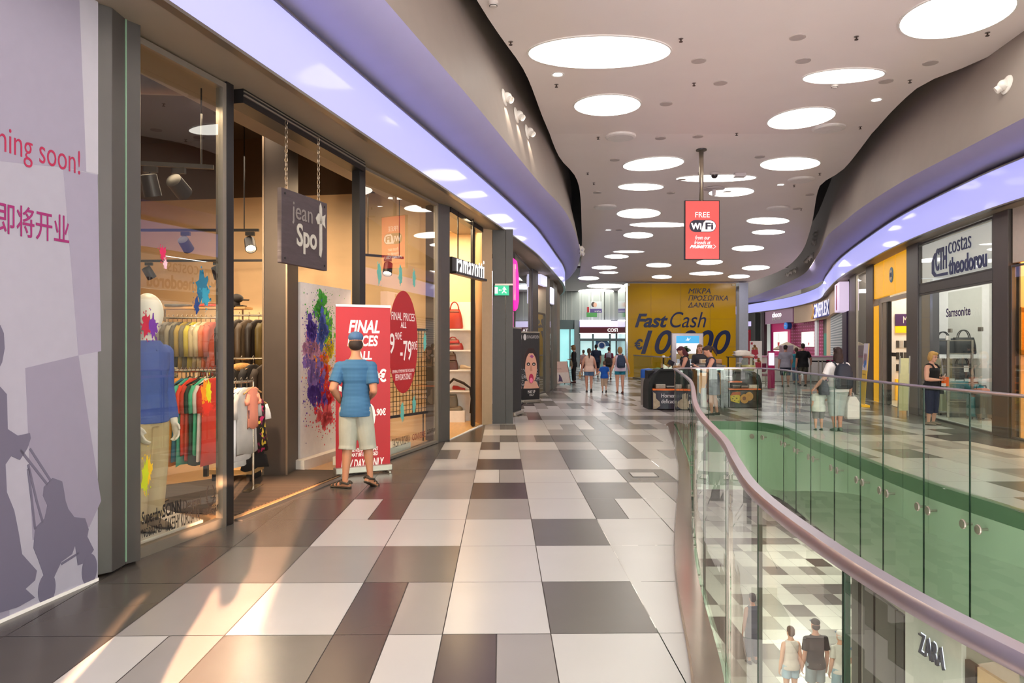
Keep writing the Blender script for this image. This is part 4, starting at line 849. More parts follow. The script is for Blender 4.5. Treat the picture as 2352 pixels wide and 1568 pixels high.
tag(MB().rect(plane(at(1170,16.6),at(1186,16.9)),0,zz(752,16.7),.2,zz(715,16.7),-.05,0).obj('lit_sign_box',M('#f06ab8',.4,emit=.5,noise=0)),'pink lit panel below the magenta vertical sign','light panel')
t,pl,w_=rollup(G(1178,957)[:2],G(1197,951)[:2],zz(753,16.6),'black roll-up banner seen from behind next to the dark panel wall',M('#1d1c1f',.6))
for a,b,n in ((1219,1232,19),(1250,1259,20),(1267,1276,21)):
    pl,l=facade(a,b); struct(MB().rect(pl,0,0,l,3.95,-.35,.06).obj('trim_%d'%n,[M('#4b4a50',.4,.5),M('#77736c',.4,.4),M('#6a655e',.4,.4)][n-19],bev=.004))
pl,l=facade(1232,1250); struct(MB().rect(pl,0,0,l,3.95,-1.2,-1.1).obj('wall_white_shop',M('#e8e0d0',.5))); window(4,pl,.02,l-.02,.05,2.6,.05,GREYM); lamp('AREA',(.3,24.6,3.5),50,(255,240,215),.9,name='white_shop_light')
m=MB(); y=uv(pl,1240,655)[1]; t=tag(m.rect(pl,.1,y,l-.1,uv(pl,1240,632)[1],.0,.12).obj('sign_box',M('#dcdcff',.3,emit=.9,noise=0)),'lavender white sign box above the glass door of the fourth shop','sign')
m=MB(); y=uv(pl,1240,676)[1]; tag(m.rect(pl,l*.2,y,l*.65,y+.28,-.5,-.3).obj('sign_box',M('#b5471f',.5)),'orange red sign box inside the fourth shop window','sign')
pl,l=facade(1259,1267); window(5,pl,.02,l-.02,.05,3.0,.05,GREYM); tag(MB().rect(pl,.1,3.05,l-.1,3.6,0,.1).obj('sign_box',M('#e3e3ff',.3,emit=.9,noise=0)),'narrow lavender white sign box near the far left pillar','sign'); struct(MB().rect(pl,0,0,l,3.95,-1.0,-.9).obj('wall_narrow_shop',M('#57534e',.6)))
pl,l=facade(1276,1286); struct(MB().rect(pl,0,0,l,3.95,-.2,.0).obj('wall_left_end',M('#8c7b68',.6)))

struct(MB().box((1.75,33.8,2),(.5,1.2,3.9)).obj('trim_22',M('#5d6473',.5)))
# make-up roll-up
t,pl,w_=rollup(at(1199,20.2)[:2],at(1239,20.5)[:2],zz(763,20.3),'dark make-up roll-up banner with a screaming painted face',M('#2b292b',.6)); SK=M('#d8a089',.6,noise=.03)
def dec(nm,mat,pts,k): m=MB(); m.plate(pl,poly(pl,pts),.003+.0004*k,.0036+.0004*k); m.obj(nm,mat,t,world=True)
def ov(cx,cy,rx,ry,n=24): return [(cx+rx*math.cos(2*math.pi*i/n),cy+ry*math.sin(2*math.pi*i/n)) for i in range(n)]
dec('hair_print',M('#3a2b2a',.7),ov(1219,838,17,40),0); dec('clothes_print',splat(['#252326','#8d8a8c','#3a383b'],30),[(1200,850),(1208,840),(1230,840),(1239,850),(1239,890),(1200,890)],1); dec('face_print',SK,ov(1219.5,845,13.5,36),2); dec('fringe_print',M('#33211f',.7),[(1205,838),(1206,815),(1213,800),(1226,800),(1233,815),(1234,838),(1231,822),(1224,811),(1214,811),(1208,822)],3); dec('neck_print',SK,[(1202,892),(1206,875),(1231,875),(1238,890),(1238,892)],2)
dec('paint_print',M('#9a4a7f',.6),[(1216,818),(1221,814),(1226,818),(1222,823)],3); dec('mouth_print',M('#b5264f',.5),ov(1220,869,5.5,11),3); dec('tongue_print',M('#f07aa0',.5),ov(1220,873,3.5,6),4)
for x in (1213.5,1226): dec('eye_print',M('#1d1719',.5),ov(x,836,4,4),3); dec('eye_print',M('#c9c0bb',.5),ov(x,836.5,1.6,1.6),4)
dec('nose_print',M('#c08872',.6),[(1218.5,838),(1216.5,852),(1223,852),(1220.5,838)],3); dec('caption_print',M('#1b191b',.6),[(1200,893),(1239,891),(1239,922),(1200,924)],3)
ptext('MAKE UP',pl,1212,896,1229,903,WPR,t,n0=.0055,ext=.0006); ptext('ITALY',pl,1216,905,1226,909,WPR,t,n0=.0055,ext=.0006); ptext('EVAGARDEN',pl,1211,770,1238,777,M('#b9b5b5',.5),t,n0=.0035,ext=.0006); m=MB(); q=uv(pl,1205.5,774); m.disc(pl,q[0],q[1],.05,.085,.0035,.004); m.obj('logo_ring',M('#c9c6c6',.5),t,world=True)
# A-frame poster stand
pa=plane(G(1279,884)[:2],G(1311,882)[:2]); wl=plen(G(1279,884)[:2],G(1311,882)[:2]); t=thing('a_frame_sign','pink and cream A-frame poster stand on the left walkway','poster stand',pa[0]+pa[1]*wl/2); N=pa[1].cross(pa[2])
pl=(pa[0],pa[1],(V((0,0,1))-N*.22).normalized()); m=MB(); m.rect(pl,0,.06,wl,.95,-.01,.01); m.obj('poster_board',M('#e6c3b4',.6),t,world=True); m=MB(); m.rect(pl,.06,.08,wl-.05,.5,.01,.012); m.obj('photo_print',M('#efe0d6',.6),t,world=True); m=MB(); m.plate(pl,[(.12,.12),(.2,.14),(.4,.12),(.36,.28),(.3,.4),(.22,.42),(.2,.3)],.012,.014); m.obj('figure_print',M('#5a4368',.6),t,world=True); text('SPRING',pl,.1,.62,.35,.06,M('#b98a7d',.6),t,n0=.011,ext=.001)
for u in (.0,wl): m=MB(); q=pa[0]+pa[1]*u; m.tube([q+V((0,0,.0))-N*.32,q+V((0,0,.9))-N*.18],.015,5); m.tube([q,q+V((0,0,.95))-N*.2],.015,5); m.obj('leg',DARKER,t,world=True)
# ================================================================ right side shops
def fr(px): return hit(FR[10:],px)
def rfac(px0,px1):
    """right-hand shop front between two picture columns (px0<px1): U runs toward the viewer so the normal faces the walkway"""
    a,b=fr(px0),fr(px1); return plane(a,b),(b-a).length
BRN=M('#5c5450',.42,.35,noise=.04,scale=4,name='bronze_cladding')
def pillar(n,px0,px1,mat=BRN,dep=.4,z1=3.95):
    pl,l=rfac(px0,px1); return struct(MB().rect(pl,0,0,l,z1,-dep,.05).obj('trim_%d'%n,mat,bev=.006))
def room(px0,px1,depth,mat,n,zc=3.98,light=60,col=(255,250,240),floor=True,fm=None):
    """a shop room behind the front"""
    a,b=fr(px0),fr(px1); U=(b-a).normalized(); N=V((U.y,-U.x)); a2=a-N*depth; b2=b-N*depth; w_=(b-a).length
    struct(MB().rect(plane(a2,b2),-.3,0,w_+.3,zc,-.1,0).obj('wall_right_shop',mat))
    struct(MB().rect(plane(a2,a-N*.1),0,0,depth-.1,zc,-.05,0).obj('wall_right_shop',mat)); struct(MB().rect(plane(b2,b-N*.1),0,0,depth-.1,zc,0,.05).obj('wall_right_shop',mat))
    struct(MB().prism([a-N*.45,b-N*.45,b2,a2],zc,zc+.06).obj('ceiling_right_shop',M('#e6e2dc',.6)))
    struct(MB().prism([a-N*.05,b-N*.05,b2,a2],.003,.013).obj('floor_right_shop',fm or M('#d8d2c8',.3)))
    c=(a+b+a2+b2)/4; lamp('AREA',(c.x,c.y,zc-.06),light,col,min(w_,2.2)*.7,depth*.6,rot=(0,0,math.atan2(U.y,U.x)),name='right_shop_light'); return a2,b2,N,U
# ---- peach shop at the frame edge
pl,l=rfac(2326,2420); OR=M('#f0c68a',.6,noise=.1,scale=2,name='glowing_peach_wall')
room(2326,2560,2.0,OR,1,light=34,col=(255,222,170))
struct(MB().rect(pl,0,3.0,l,3.93,-.1,.0).obj('wall_peach_lintel',M('#cdbfb4',.5))); window(6,pl,.03,l,.04,2.93,.03,GREYM)
A_,B_=fr(2326),fr(2350); U_=(B_-A_).normalized(); N_=V((U_.y,-U_.x)); c=A_+U_*.55-N_*.8; lamp('AREA',(c.x,c.y,3.88),45,(255,215,150),.8,name='right_shop_light')  # unseen second lamp added to brighten the peach side wall
def sidewall0(px,pw,d):
    a=fr(pw); b=fr(pw+24); U=(b-a).normalized(); N=V((U.y,-U.x)); o=a+U*d; k=(px-CX)/F; t=(o.x-k*o.y)/(N.x-k*N.y); return o-N*t
g=plane(sidewall0(2340,2328,.09),sidewall0(2372,2328,.09)); g=(g[0],g[1],g[2]); yq=g[0].y
t=thing('picture_frame','ornate gold picture frame in the peach shop window','picture frame',g[0]+V((0,0,zz(700,12)))); z0,z1=zz(815,yq),zz(705,yq); GOLD=M('#d0942f',.35,.7,noise=.2,scale=40,bump=.5)
for k,q in enumerate(((.02,z0,.14,z1),(.6,z0,.72,z1),(.02,z0,.72,z0+.1),(.02,z1-.1,.72,z1))): m=MB(); m.rect(g,*q,-.03,.03); m.obj('frame_side',GOLD,t,world=True,bev=.015)
m=MB(); m.rect(g,.1,z0+.08,.64,z1-.08,-.02,0); m.obj('canvas',M('#f4c879',.6,noise=.2),t,world=True)
pillar(30,2287,2322)
# ---- luggage shop
pl,l=rfac(2113,2284); WS=M('#eef0ee',.5,name='white_shop_wall')
a2,b2,N,U=room(2090,2300,1.9,WS,2,light=62,col=(250,252,255))
z0=2.86; window(7,pl,.03,l-.03,z0+.12,3.86,.04,GREYM); t=struct(MB().rect(pl,0,z0-.1,l,z0+.1,-.06,.03).obj('trim_31',GREYM)); window(8,pl,.03,l-.03,.03,z0-.14,.03,GREYM)
t=thing('shop_sign','white shop sign panel with dark blue lettering above the luggage shop','sign',pl[0]+V((0,0,3.1))); m=MB(); m.rect(pl,.06,3.0,l-.06,3.84,-.06,-.03); m.obj('sign_panel',M('#e6eaea',.4,emit=.5,noise=.01),t,world=True)
NAVY=M('#1f2a63',.4,noise=0); k=dict(n0=.008,ext=.012)
ptext('costas',pl,2180,545,2232,576,NAVY,t,bold=-.01,**k); ptext('theodorou',pl,2181,580,2268,622,NAVY,t,bold=.02,**k); ptext('CTH',pl,2150,568,2176,620,NAVY,t,bold=.03,**k)
m=MB(); m.plate(pl,poly(pl,[(2178,624),(2152,630),(2147,622),(2147,598),(2153,580),(2148,582),(2142,600),(2142,628),(2148,636),(2178,631)]),.008,.02); m.obj('lettering',NAVY,t,world=True)
t=thing('window_lettering','dark purple brand lettering on the luggage shop glass','lettering',pl[0]+V((0,0,2))); ptext('Samsonite',pl,2174,705,2230,726,M('#3a2560',.4,noise=0),t,n0=.0065,ext=.001,bold=.02)
t=thing('shop_door','frameless glass door of the luggage shop with steel patch fittings','door',pl[0]); u0,u1=uv(pl,2165,850)[0],uv(pl,2240,850)[0]
m=MB(); m.rect(pl,u0,.03,u1,2.7,-.12,-.11); m.obj('glass_leaf',SG,t,world=True)
for u in (u0,u1-.14): m=MB(); m.rect(pl,u,1.86,u+.14,1.94,-.14,-.1); m.obj('patch_fitting',ALU,t,world=True)
# shelves inside, bags and suitcases; placed along the shop's own axes
C=(a2+b2)/2; ang=math.atan2(U.y,U.x); BK=M('#23262a',.5,noise=.1,name='black_luggage'); TEAL=M('#2a8a96',.3,noise=.05,name='teal_luggage')
def sidewall(px,pw,d,z=0):
    """on picture column px, d metres in front of the far side wall of the shop whose wall starts at front column pw"""
    a=fr(pw); b=fr(pw+30); U=(b-a).normalized(); N=V((U.y,-U.x)); o=a+U*d; k=(px-CX)/F
    # o - N*t on the line x = k*y
    t=(o.x-k*o.y)/(N.x-k*N.y); q=o-N*t; return V((q.x,q.y,z))
def inshop(px,d,z=0): return sidewall(px,2096,d,z)
def ins_z(py,q): return zz(py,q.y)
t=thing('display_ledge','white wall shelf carrying two black travel bags in the luggage shop','shelf',inshop(2185,.25),ang+math.pi/2); q=t.location; zA=ins_z(813,q); zB=ins_z(868,q)
MB().box((0,0,zA-.05),(1.3,.4,.09)).obj('shelf_board',WS,t); MB().box((0,0,zB-.05),(1.3,.4,.09)).obj('shelf_board',WS,t)
bag('travel_bag','black travel bag on the upper shelf, nearest the yellow shop',inshop(2166,.3,zA),.5,.28,.36,BK,.16,ang+math.pi/2,cat='travel bag',slump=.1); bag('travel_bag','black travel bag on the upper shelf, nearest the right pillar',inshop(2213,.3,zA),.5,.28,.38,BK,.18,ang+math.pi/2,cat='travel bag',slump=.1)
bag('travel_bag','small dark case at the end of the upper shelf',inshop(2136,.3,zA),.24,.2,.17,M('#3a332e',.5),0,ang+math.pi/2,cat='travel bag'); bag('travel_bag','black bag on the lower shelf beside the woman',inshop(2172,.3,zB),.32,.26,.3,BK,.18,ang+math.pi/2,cat='travel bag'); b_=bag('travel_bag','black briefcase with a white tag on the lower shelf',inshop(2210,.3,zB),.5,.26,.33,BK,.16,ang+math.pi/2,cat='travel bag',slump=.05)
MB().box((.02,-.17,.22),(.1,.006,.14)).obj('white_tag',WHITE,b_)
def suitcase(label,loc,w,d,h,mat,rz):
    t=thing('suitcase',label,'suitcase',loc,rz,'suitcases in the luggage shop'); MB().box((0,0,h/2+.05),(w,d,h)).obj('shell',mat,t,bev=.06)
    m=MB()
    for i in range(4): m.box((-w*.3+w*.2*i,-d/2-.002,h/2+.05),(.015,.012,h*.8))
    m.obj('ribs',mat,t)
    for x in (-w*.4,w*.4):
        for y in (-d*.35,d*.35): m=MB(); m.tube([(x-.012,y,.028),(x+.012,y,.028)],.026,10); m.obj('wheel',DARKER,t)
    m=MB(); m.tube([(-.1,0,h+.04),(-.1,0,h+.1),(.1,0,h+.1),(.1,0,h+.04)],.012,6); m.obj('handle',DARKER,t)
for px,d,w_,h,mat,lab in ((2204,.55,.42,.72,TEAL,'large teal suitcase behind the glass door'),(2236,.75,.36,.66,TEAL,'second teal suitcase by the right pillar of the luggage shop'),(2240,1.35,.3,.42,TEAL,'small teal suitcase in front at the right'),(2168,.5,.3,.55,M('#a9b3ae',.25,.7),'silver suitcase behind the woman with crossed arms'),(2266,1.5,.4,.5,M('#5a5e5c',.5),'grey fabric suitcase by the pillar'),(2254,1.1,.3,.6,M('#c98572',.4),'salmon suitcase beside the small teal one')): suitcase(lab,inshop(px,d,.014),w_,.24,h,mat,ang+math.pi/2+.15)
t=thing('steel_rack','slim steel display frame standing in the luggage shop doorway','display rack',inshop(2205,1.05,.014),ang+math.pi/2)
for x in (-.24,.24): MB().box((x,0,.85),(.045,.045,1.7)).obj('post',ALU,t)
for z in (.35,.75,1.1,1.4,1.68): MB().box((0,0,z),(.48,.02,.02)).obj('crossbar',ALU,t)
MB().box((-.24,0,1.74),(.09,.03,.1)).obj('price_holder',WHITE,t); MB().box((0,.05,.2),(.46,.1,.38)).obj('dark_box',M('#39434b',.5),t)
for px in (2222,2262):
    q=fr(px)-N*1.0; t=thing('recessed_spot','bright recessed spotlight in the luggage shop ceiling'+(' near the right pillar' if px>2230 else ' over the sign'),'spotlight',(q.x,q.y,3.97)); MB().lathe([(.0,-.004),(.08,-.004),(.08,.002)],16).obj('lens',M('#ffffff',.4,emit=8,noise=0),t); MB().lathe([(.08,-.008),(.1,-.006),(.1,.002),(.08,.002)],16).obj('bezel',WHITE,t)
pillar(32,2087,2113,M('#625f60',.4,.4))
# ---- yellow phone shop
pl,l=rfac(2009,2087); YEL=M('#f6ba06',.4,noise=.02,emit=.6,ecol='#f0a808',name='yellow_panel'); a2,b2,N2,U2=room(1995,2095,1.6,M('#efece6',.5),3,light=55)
z0=zz(676,fr(2048).y); t=thing('yellow_fascia','yellow fascia panel with a round blue emblem','sign',pl[0]+V((0,0,z0)))
for i in range(3): m=MB(); m.rect(pl,.02+i*l/3,z0,(i+1)*l/3-.02,3.9,-.05,.02); m.obj('panel',YEL,t,world=True,bev=.006)
q=uv(pl,2050,631); m=MB(); m.disc(pl,q[0],q[1],.2,.2,.02,.035); m.obj('emblem_ring',M('#3b7fae',.4),t,world=True); m=MB(); m.disc(pl,q[0],q[1],.14,.14,.035,.04); m.obj('emblem_face',M('#d9c9a8',.4),t,world=True); text('MTN',pl,q[0]-.1,q[1]-.06,.2,.12,M('#2f5f9e',.4),t,n0=.041,ext=.004)
t=thing('door_surround','yellow and grey door surround of the yellow shop','door surround',pl[0]); z1=z0-.06
m=MB(); m.rect(pl,.02,0,l*.17,z1-.15,-.05,.03); m.obj('yellow_strip',YEL,t,world=True); m=MB(); m.rect(pl,l*.17,0,l*.26,z1,-.1,.02); m.rect(pl,l*.28,0,l*.38,z1,-.12,0); m.rect(pl,l*.17,z1-.1,l,z1,-.1,.02); m.obj('metal_frame',ALU,t,world=True)
m=MB(); m.rect(pl,l*.4,.0,l*.425,z1-.1,-.1,.0); m.obj('dark_gasket',DARKER,t,world=True); m=MB(); m.rect(pl,l*.45,1.3,l*.58,1.4,-.09,-.08); m.obj('card_reader',DARKER,t,world=True)
pa_=sidewall(2056,2004,.14); pb_=sidewall(2092,2004,.14); pl=plane(pa_,pb_); l=plen(pa_,pb_); PUR=M('#43235a',.5)
t=thing('blister_rack','white rack of phone accessories under a purple sign in the yellow shop','display rack',pa_); yq=pa_.y
m=MB(); m.rect(pl,-.3,.02,l,3.0,-.06,-.03); m.obj('back_board',WHITE,t,world=True); m=MB(); m.rect(pl,.0,zz(748,yq),l,zz(721,yq),-.03,.05); m.obj('purple_header',PUR,t,world=True); text('MTN',pl,.2,zz(742,yq),.3,.19,WHITE,t,n0=.051,ext=.01); m=MB(); m.rect(pl,.0,zz(764,yq),l,zz(749,yq),-.03,.04); m.obj('yellow_strip',YEL,t,world=True)
rnd=random.Random(4)
for i in range(3):
    for j in range(3): m=MB(); z=zz(798+27*i,yq); m.rect(pl,.03+.1*j,z,.11+.1*j,z+.2,-.03,.0); m.obj('blister_pack',M(rnd.choice(['#2a2522','#4d4743','#b9b2aa','#35302d']),.4),t,world=True)
m=MB(); m.rect(pl,.0,.02,.3,.62,-.03,.15); m.obj('yellow_base',YEL,t,world=True)
t=thing('brochure_stand','leaning clear brochure stand at the yellow shop entrance','brochure stand',G(2072,955)); m=MB(); q=G(2072,955); m.loft([[q+V((a,0,0)),q+V((a+.03,0,0)),q+V((a+.03,.02,0)),q+V((a,.02,0))] if z==0 else [q+V((a+.12,.15,z)),q+V((a+.15,.15,z)),q+V((a+.15,.17,z)),q+V((a+.12,.17,z))] for a,z in ((-.1,0),(-.1,1.35))]); m.loft([[q+V((a,0,0)),q+V((a+.03,0,0)),q+V((a+.03,.02,0)),q+V((a,.02,0))] if z==0 else [q+V((a+.12,.15,z)),q+V((a+.15,.15,z)),q+V((a+.15,.17,z)),q+V((a+.12,.17,z))] for a,z in ((.12,0),(.12,1.35))]); m.obj('side_rails',ALU,t,world=True)
m=MB(); m.loft([[q+V((-.08,.0,.12)),q+V((.13,.0,.12)),q+V((.13,.01,.12)),q+V((-.08,.01,.12))],[q+V((.03,.15,1.3)),q+V((.25,.15,1.3)),q+V((.25,.16,1.3)),q+V((.03,.16,1.3))]]); m.obj('leaflet_panel',M('#d9cf9a',.4),t,world=True)
pillar(33,1993,2009)
# tall leaflet banner leaning by the pillar
q=G(1978,932); q2=G(1995,938); pa=(q,(q2-q).normalized(),(V((0.12,.1,1))).normalized()); wl=.5; t=thing('leaning_banner','yellow and white leaning banner by the brown pillar','banner',q); m=MB(); m.rect(pa,-.12,.0,wl-.12,1.66,-.01,.01); m.obj('banner_sheet',M('#e9c44a',.5),t,world=True); m=MB(); m.rect(pa,-.12,.95,wl-.12,1.66,-.0105,-.0125); m.rect(pa,-.12,.95,wl-.12,1.66,.0105,.0125); m.obj('white_print',M('#d9d4e2',.5),t,world=True)
m=MB()
for i in range(7): m.plate(pa,[(-.05+.05*i,1.1+.03*(i%3)),(-.02+.05*i,1.1),(-.01+.05*i,1.35+.04*(i%2)),(-.04+.05*i,1.4)],.0125,.014)
m.obj('hands_print',M('#7a4450',.6),t,world=True); m=MB(); m.plate(pa,[(.0,1.05),(.16,1.0),(.28,1.12),(.22,1.22),(.05,1.2)],.014,.015); m.obj('blue_print',M('#3f78c0',.5),t,world=True); text('Επικοινωνία',pa,-.06,.82,.36,.05,M('#a8873a',.5),t,n0=.0125,ext=.001); m=MB(); m.rect(pa,-.06,.62,.3,.68,.0105,.012); m.obj('text_band',M('#c99a2a',.5),t,world=True)
m=MB(); m.rect(pa,-.16,0,wl-.08,.06,-.12,.06); m.obj('base',YEL,t,world=True)
# ---- glass shop, pillars, box sign
pl,l=rfac(1969,1993); room(1962,1996,1.4,M('#d9d5c6',.5),4,light=50); window(9,pl,.03,l-.03,.03,3.86,.03,ALU)
pillar(34,1955,1968,M('#6f6764',.4,.4))
t=thing('box_sign','pink and white projecting box sign beside the cinema','sign',V((*fr(1950),3.0))); pl,l=rfac(1940,1957); y=fr(1950).y; m=MB(); m.rect(pl,.1,zz(714,y),l*.8,zz(648,y),.05,.35); m.obj('lit_panel',M('#e6d3f0',.4,emit=.7,noise=0),t,world=True); m=MB(); m.rect(pl,l*.3,zz(710,y),l*.42,zz(652,y),.35,.36); m.obj('red_stripe',M('#c4264f',.4),t,world=True)
m=MB(); m.tube([V((*fr(1950),3.9)),V((*fr(1950),zz(648,y)))],.02,6); m.obj('bracket',DARKER,t,world=True)
struct(MB().rect(rfac(1940,1955)[0],0,0,rfac(1940,1955)[1],3.95,-.5,-.1).obj('wall_dark_edge',M('#5b5556',.5)))
struct(MB().rect(rfac(1931,1941)[0],0,0,rfac(1931,1941)[1],3.0,-.2,-.05).obj('trim_35',M('#33203f',.5)))
# ---- cinema front
pl,l=rfac(1818,1940); yb=fr(1880).y; BEI=M('#c9ab85',.5,name='beige_fascia'); cw=[]
line=[p for p in FR if fr(1940).y<=p.y<=fr(1818).y]
t=thing('cinema_fascia','curved beige fascia over the cinema entrance','fascia',V((*fr(1880),3.2))); m=MB(); sweep(m,line,[(0.05,2.95),(.05,3.93),(-.1,3.93),(-.1,2.95)],1); m.obj('fascia_panel',BEI,t,world=True)
s1=plane(fr(1866)-V((.22,0)),fr(1908)-V((.22,0))); sl_=plen(fr(1866),fr(1908)); t=thing('cinema_sign','blue and white cinema letter sign with a gold edge on the beige fascia','sign',s1[0]+V((0,0,3.3)))
BLUE=M('#2a3f9e',.4,emit=.15,noise=0); m=MB(); m.plate(s1,poly(s1,[(1866,700),(1906,688),(1902,706),(1907,722),(1866,732),(1871,716)]),-.1,.0); m.obj('backing',BLUE,t,world=True); m=MB(); m.plate(s1,poly(s1,[(1864,699),(1868,698),(1871,715),(1868,732),(1863,733),(1868,716)]),-.05,.03); m.obj('gold_edge',M('#d9a640',.3,.5),t,world=True)
ptext('CiNEPLEX',s1,1869,693,1904,726,M('#f2f2ff',.4,emit=.55,noise=0),t,n0=.001,ext=.012,bold=.01)
def rwall(name,px0,px1,z0,z1,mat,n0=-.15,n1=-.05): pl,l=rfac(px0,px1); return struct(MB().rect(pl,0,z0,l,z1,n0,n1).obj(name,mat))
m_sh=stripes('#cfd6d6','#8fa0a3',9,'Z',.5); o=rwall('roller_shutter',1905,1931,0,3.3,m_sh); del o['kind']; tag(o,'pale closed roller shutter of the cinema entrance','shutter')
rwall('trim_36',1896,1905,0,3.3,BEI); rwall('wall_cinema_recess',1873,1897,0,3.4,M('#6b5f56',.6),-.5,-.4)
pl,l=rfac(1879,1896); t=thing('green_door','dark green door panel beside the shutter','door',pl[0]); m=MB(); m.rect(pl,0,0,l,zz(765,fr(1888).y),-.38,-.3); m.obj('door_panel',M('#0a7561',.5,noise=.04),t,world=True); m=MB(); q=uv(pl,1888,784); m.rect(pl,q[0]-.12,q[1]-.06,q[0]+.12,q[1]+.06,-.29,-.28); m.obj('small_plate',DARKER,t,world=True)
rwall('trim_37',1869,1874,0,3.4,M('#d4d7da',.4))
# ---- magenta dessert shop
MG=M('#b3135f',.45,noise=.03,name='magenta_wall'); DOT=M('#9e0f52',.5)
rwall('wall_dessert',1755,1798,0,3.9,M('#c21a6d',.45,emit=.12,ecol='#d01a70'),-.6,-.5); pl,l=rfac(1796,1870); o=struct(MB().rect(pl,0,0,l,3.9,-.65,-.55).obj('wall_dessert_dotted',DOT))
m=MB(); nx=17; nz=16
for i in range(nx):
    for j in range(nz): u=l*(i+.5)/nx; z=.4+3.1*j/nz; m.rect(pl,u-.13,z-.035,u+.13,z+.035,-.55,-.535)
m.obj('wall_tile_pattern',M('#d2669b',.5),o)
pl,l=rfac(1755,1820); yd=fr(1787).y; t=thing('shop_sign','white lit dessert shop sign on a mauve lightbox','sign',pl[0]+V((0,0,3.2))); m=MB(); m.rect(pl,.1,zz(742,yd),l-.1,zz(711,yd),-.3,-.05); m.obj('sign_panel',M('#a78499',.4,emit=.15,noise=0),t,world=True); ptext('choco',pl,1772,716,1793,728,M('#ffffff',.4,emit=.9,noise=0),t,n0=-.05,ext=.012,bold=.02); ptext('FACTORY',pl,1774,729,1793,735,WHITE,t,n0=-.05,ext=.03)
q=uv(pl,1803,748); t=thing('round_sign','round blue projecting sign at the dessert shop','sign',pl[0]+pl[1]*q[0]+V((0,0,q[1]))); m=MB(); m.disc(pl,q[0]+.08,q[1],.34,.24,-.3,-.05); m.obj('sign_side',M('#1d5fb0',.4),t,world=True); m=MB(); m.disc(pl,q[0],q[1],.3,.22,-.05,-.02); m.obj('sign_face',M('#3f8ee0',.4,emit=.5,noise=0),t,world=True); text('ice',pl,q[0]-.16,q[1]-.02,.32,.1,WHITE,t,n0=-.019,ext=.01,bold=.03)
for (x0,x1,y0,y1,lab,n) in ((1762,1792,761,806,'left lit white poster with a red cup on the magenta wall',0),(1823,1849,761,796,'right lit white menu board on the dotted magenta wall',1)):
    q0=uv(pl,x0,y1) if n==0 else uv(rfac(1796,1870)[0],x0,y1); P2=pl if n==0 else rfac(1796,1870)[0]; q1=uv(P2,x1,y0); d=-.5 if n==0 else -.52
    t=thing('lit_poster',lab,'poster',P2[0]+P2[1]*q0[0]+V((0,0,q0[1]))); m=MB(); m.rect(P2,q0[0],q0[1],q1[0],q1[1],d,d+.06); m.obj('poster_panel',M('#f4f6ee',.4,emit=.75,noise=0),t,world=True)
    m=MB(); w_,h_=q1[0]-q0[0],q1[1]-q0[1]; a=(q0[0]+w_*.32,q0[1]+h_*.22) if n==0 else (q0[0]+w_*.6,q0[1]+h_*.1); s=1 if n==0 else .5
    m.plate(P2,[(a[0]+.05*s,a[1]),(a[0]+.3*s,a[1]),(a[0]+.42*s,a[1]+.32*s),(a[0]-.02*s,a[1]+.32*s)],d+.06,d+.065); m.obj('cup_print',M('#d03a3a',.5,emit=.3,noise=0),t,world=True)
    if n==0:
        m=MB()
        for i in range(9): m.disc(P2,a[0]+.18+.17*math.cos(i*2.4)*(1-i/12),a[1]+.42+.06*i,.025,.025,d+.06,d+.066,8)
        m.obj('sprinkle_print',M('#5a4a42',.5),t,world=True)
# parasol, counter, small board
q=at(1808,33.35); t=thing('parasol','beige parasol over the dessert counter','parasol',(q.x,q.y,0)); m=MB(); z1=zz(785,33); zb=zz(801,33)
m.loft([[V((r*math.cos(2*math.pi*k/8),r*math.sin(2*math.pi*k/8),z)) for k in range(8)] for r,z in ((.62,zb-.06),(.64,zb),(.3,z1-.12),(.03,z1))]); m.obj('canopy',M('#bcae98',.8),t); m=MB(); m.tube([(0,0,.02),(0,0,z1-.02)],.03,8); m.obj('pole',WHITE,t); m=MB(); m.lathe([(.0,.0),(.3,.0),(.3,.05),(.05,.08),(.0,.08)],20); m.obj('base',GREYM,t)
t=thing('dessert_counter','white dessert counter in front of the magenta wall','counter',at(1812,32.5)); MB().box((.3,0,.55),(3.0,.8,1.06)).obj('counter_body',M('#e3dcd8',.4),t,bev=.02); MB().box((.3,0,1.1),(3.1,.9,.05)).obj('worktop',M('#d38fae',.4),t); MB().box((1.72,-.42,.5),(.5,.04,.9)).obj('magenta_panel',MG,t)
MB().box((-.15,-.1,1.36),(.5,.4,.46)).obj('display_case',M('#a99aa5',.2),t,bev=.03)
pl_=plane(G(1765,888)[:2],G(1778,888)[:2]); t=thing('menu_stand','small lit menu stand in a magenta frame by the counter','menu stand',G(1771,889)); y=27.5; q=plane(at(1764,y),at(1779,y)); m=MB(); m.rect(q,0,.0,.25,zz(806,y),-.06,0); m.obj('stand_body',MG,t,world=True); m=MB(); m.rect(q,.02,zz(839,y),.23,zz(810,y),.0,.01); m.obj('lit_menu',M('#eef0ff',.4,emit=.7,noise=0),t,world=True)
y=26.5; q=plane(at(1722,y),at(1750,y)); t=thing('roll_up_banner','white roll-up banner with a dark red cup of waffles','banner',at(1736,y)); wl=28/F*y; m=MB(); m.rect(q,0,.06,wl,zz(783,y),-.004,.004); m.obj('printed_sheet',M('#dcd6d6',.5),t,world=True); m=MB(); m.rect(q,-.02,.0,wl+.02,.07,-.06,.06); m.obj('base',ALU,t,world=True)
DR=M('#a3243c',.5)
for nm,ps in (('cup_print',[(1726,803),(1740,801),(1742,813),(1735,816),(1726,812)]),('cup_print',[(1734,832),(1748,830),(1749,845),(1736,846)]),('logo_print',[(1724,791),(1729,791),(1729,786),(1724,786)])): m=MB(); m.plate(q,poly(q,ps),.004,.006); m.obj(nm,DR,t,world=True)
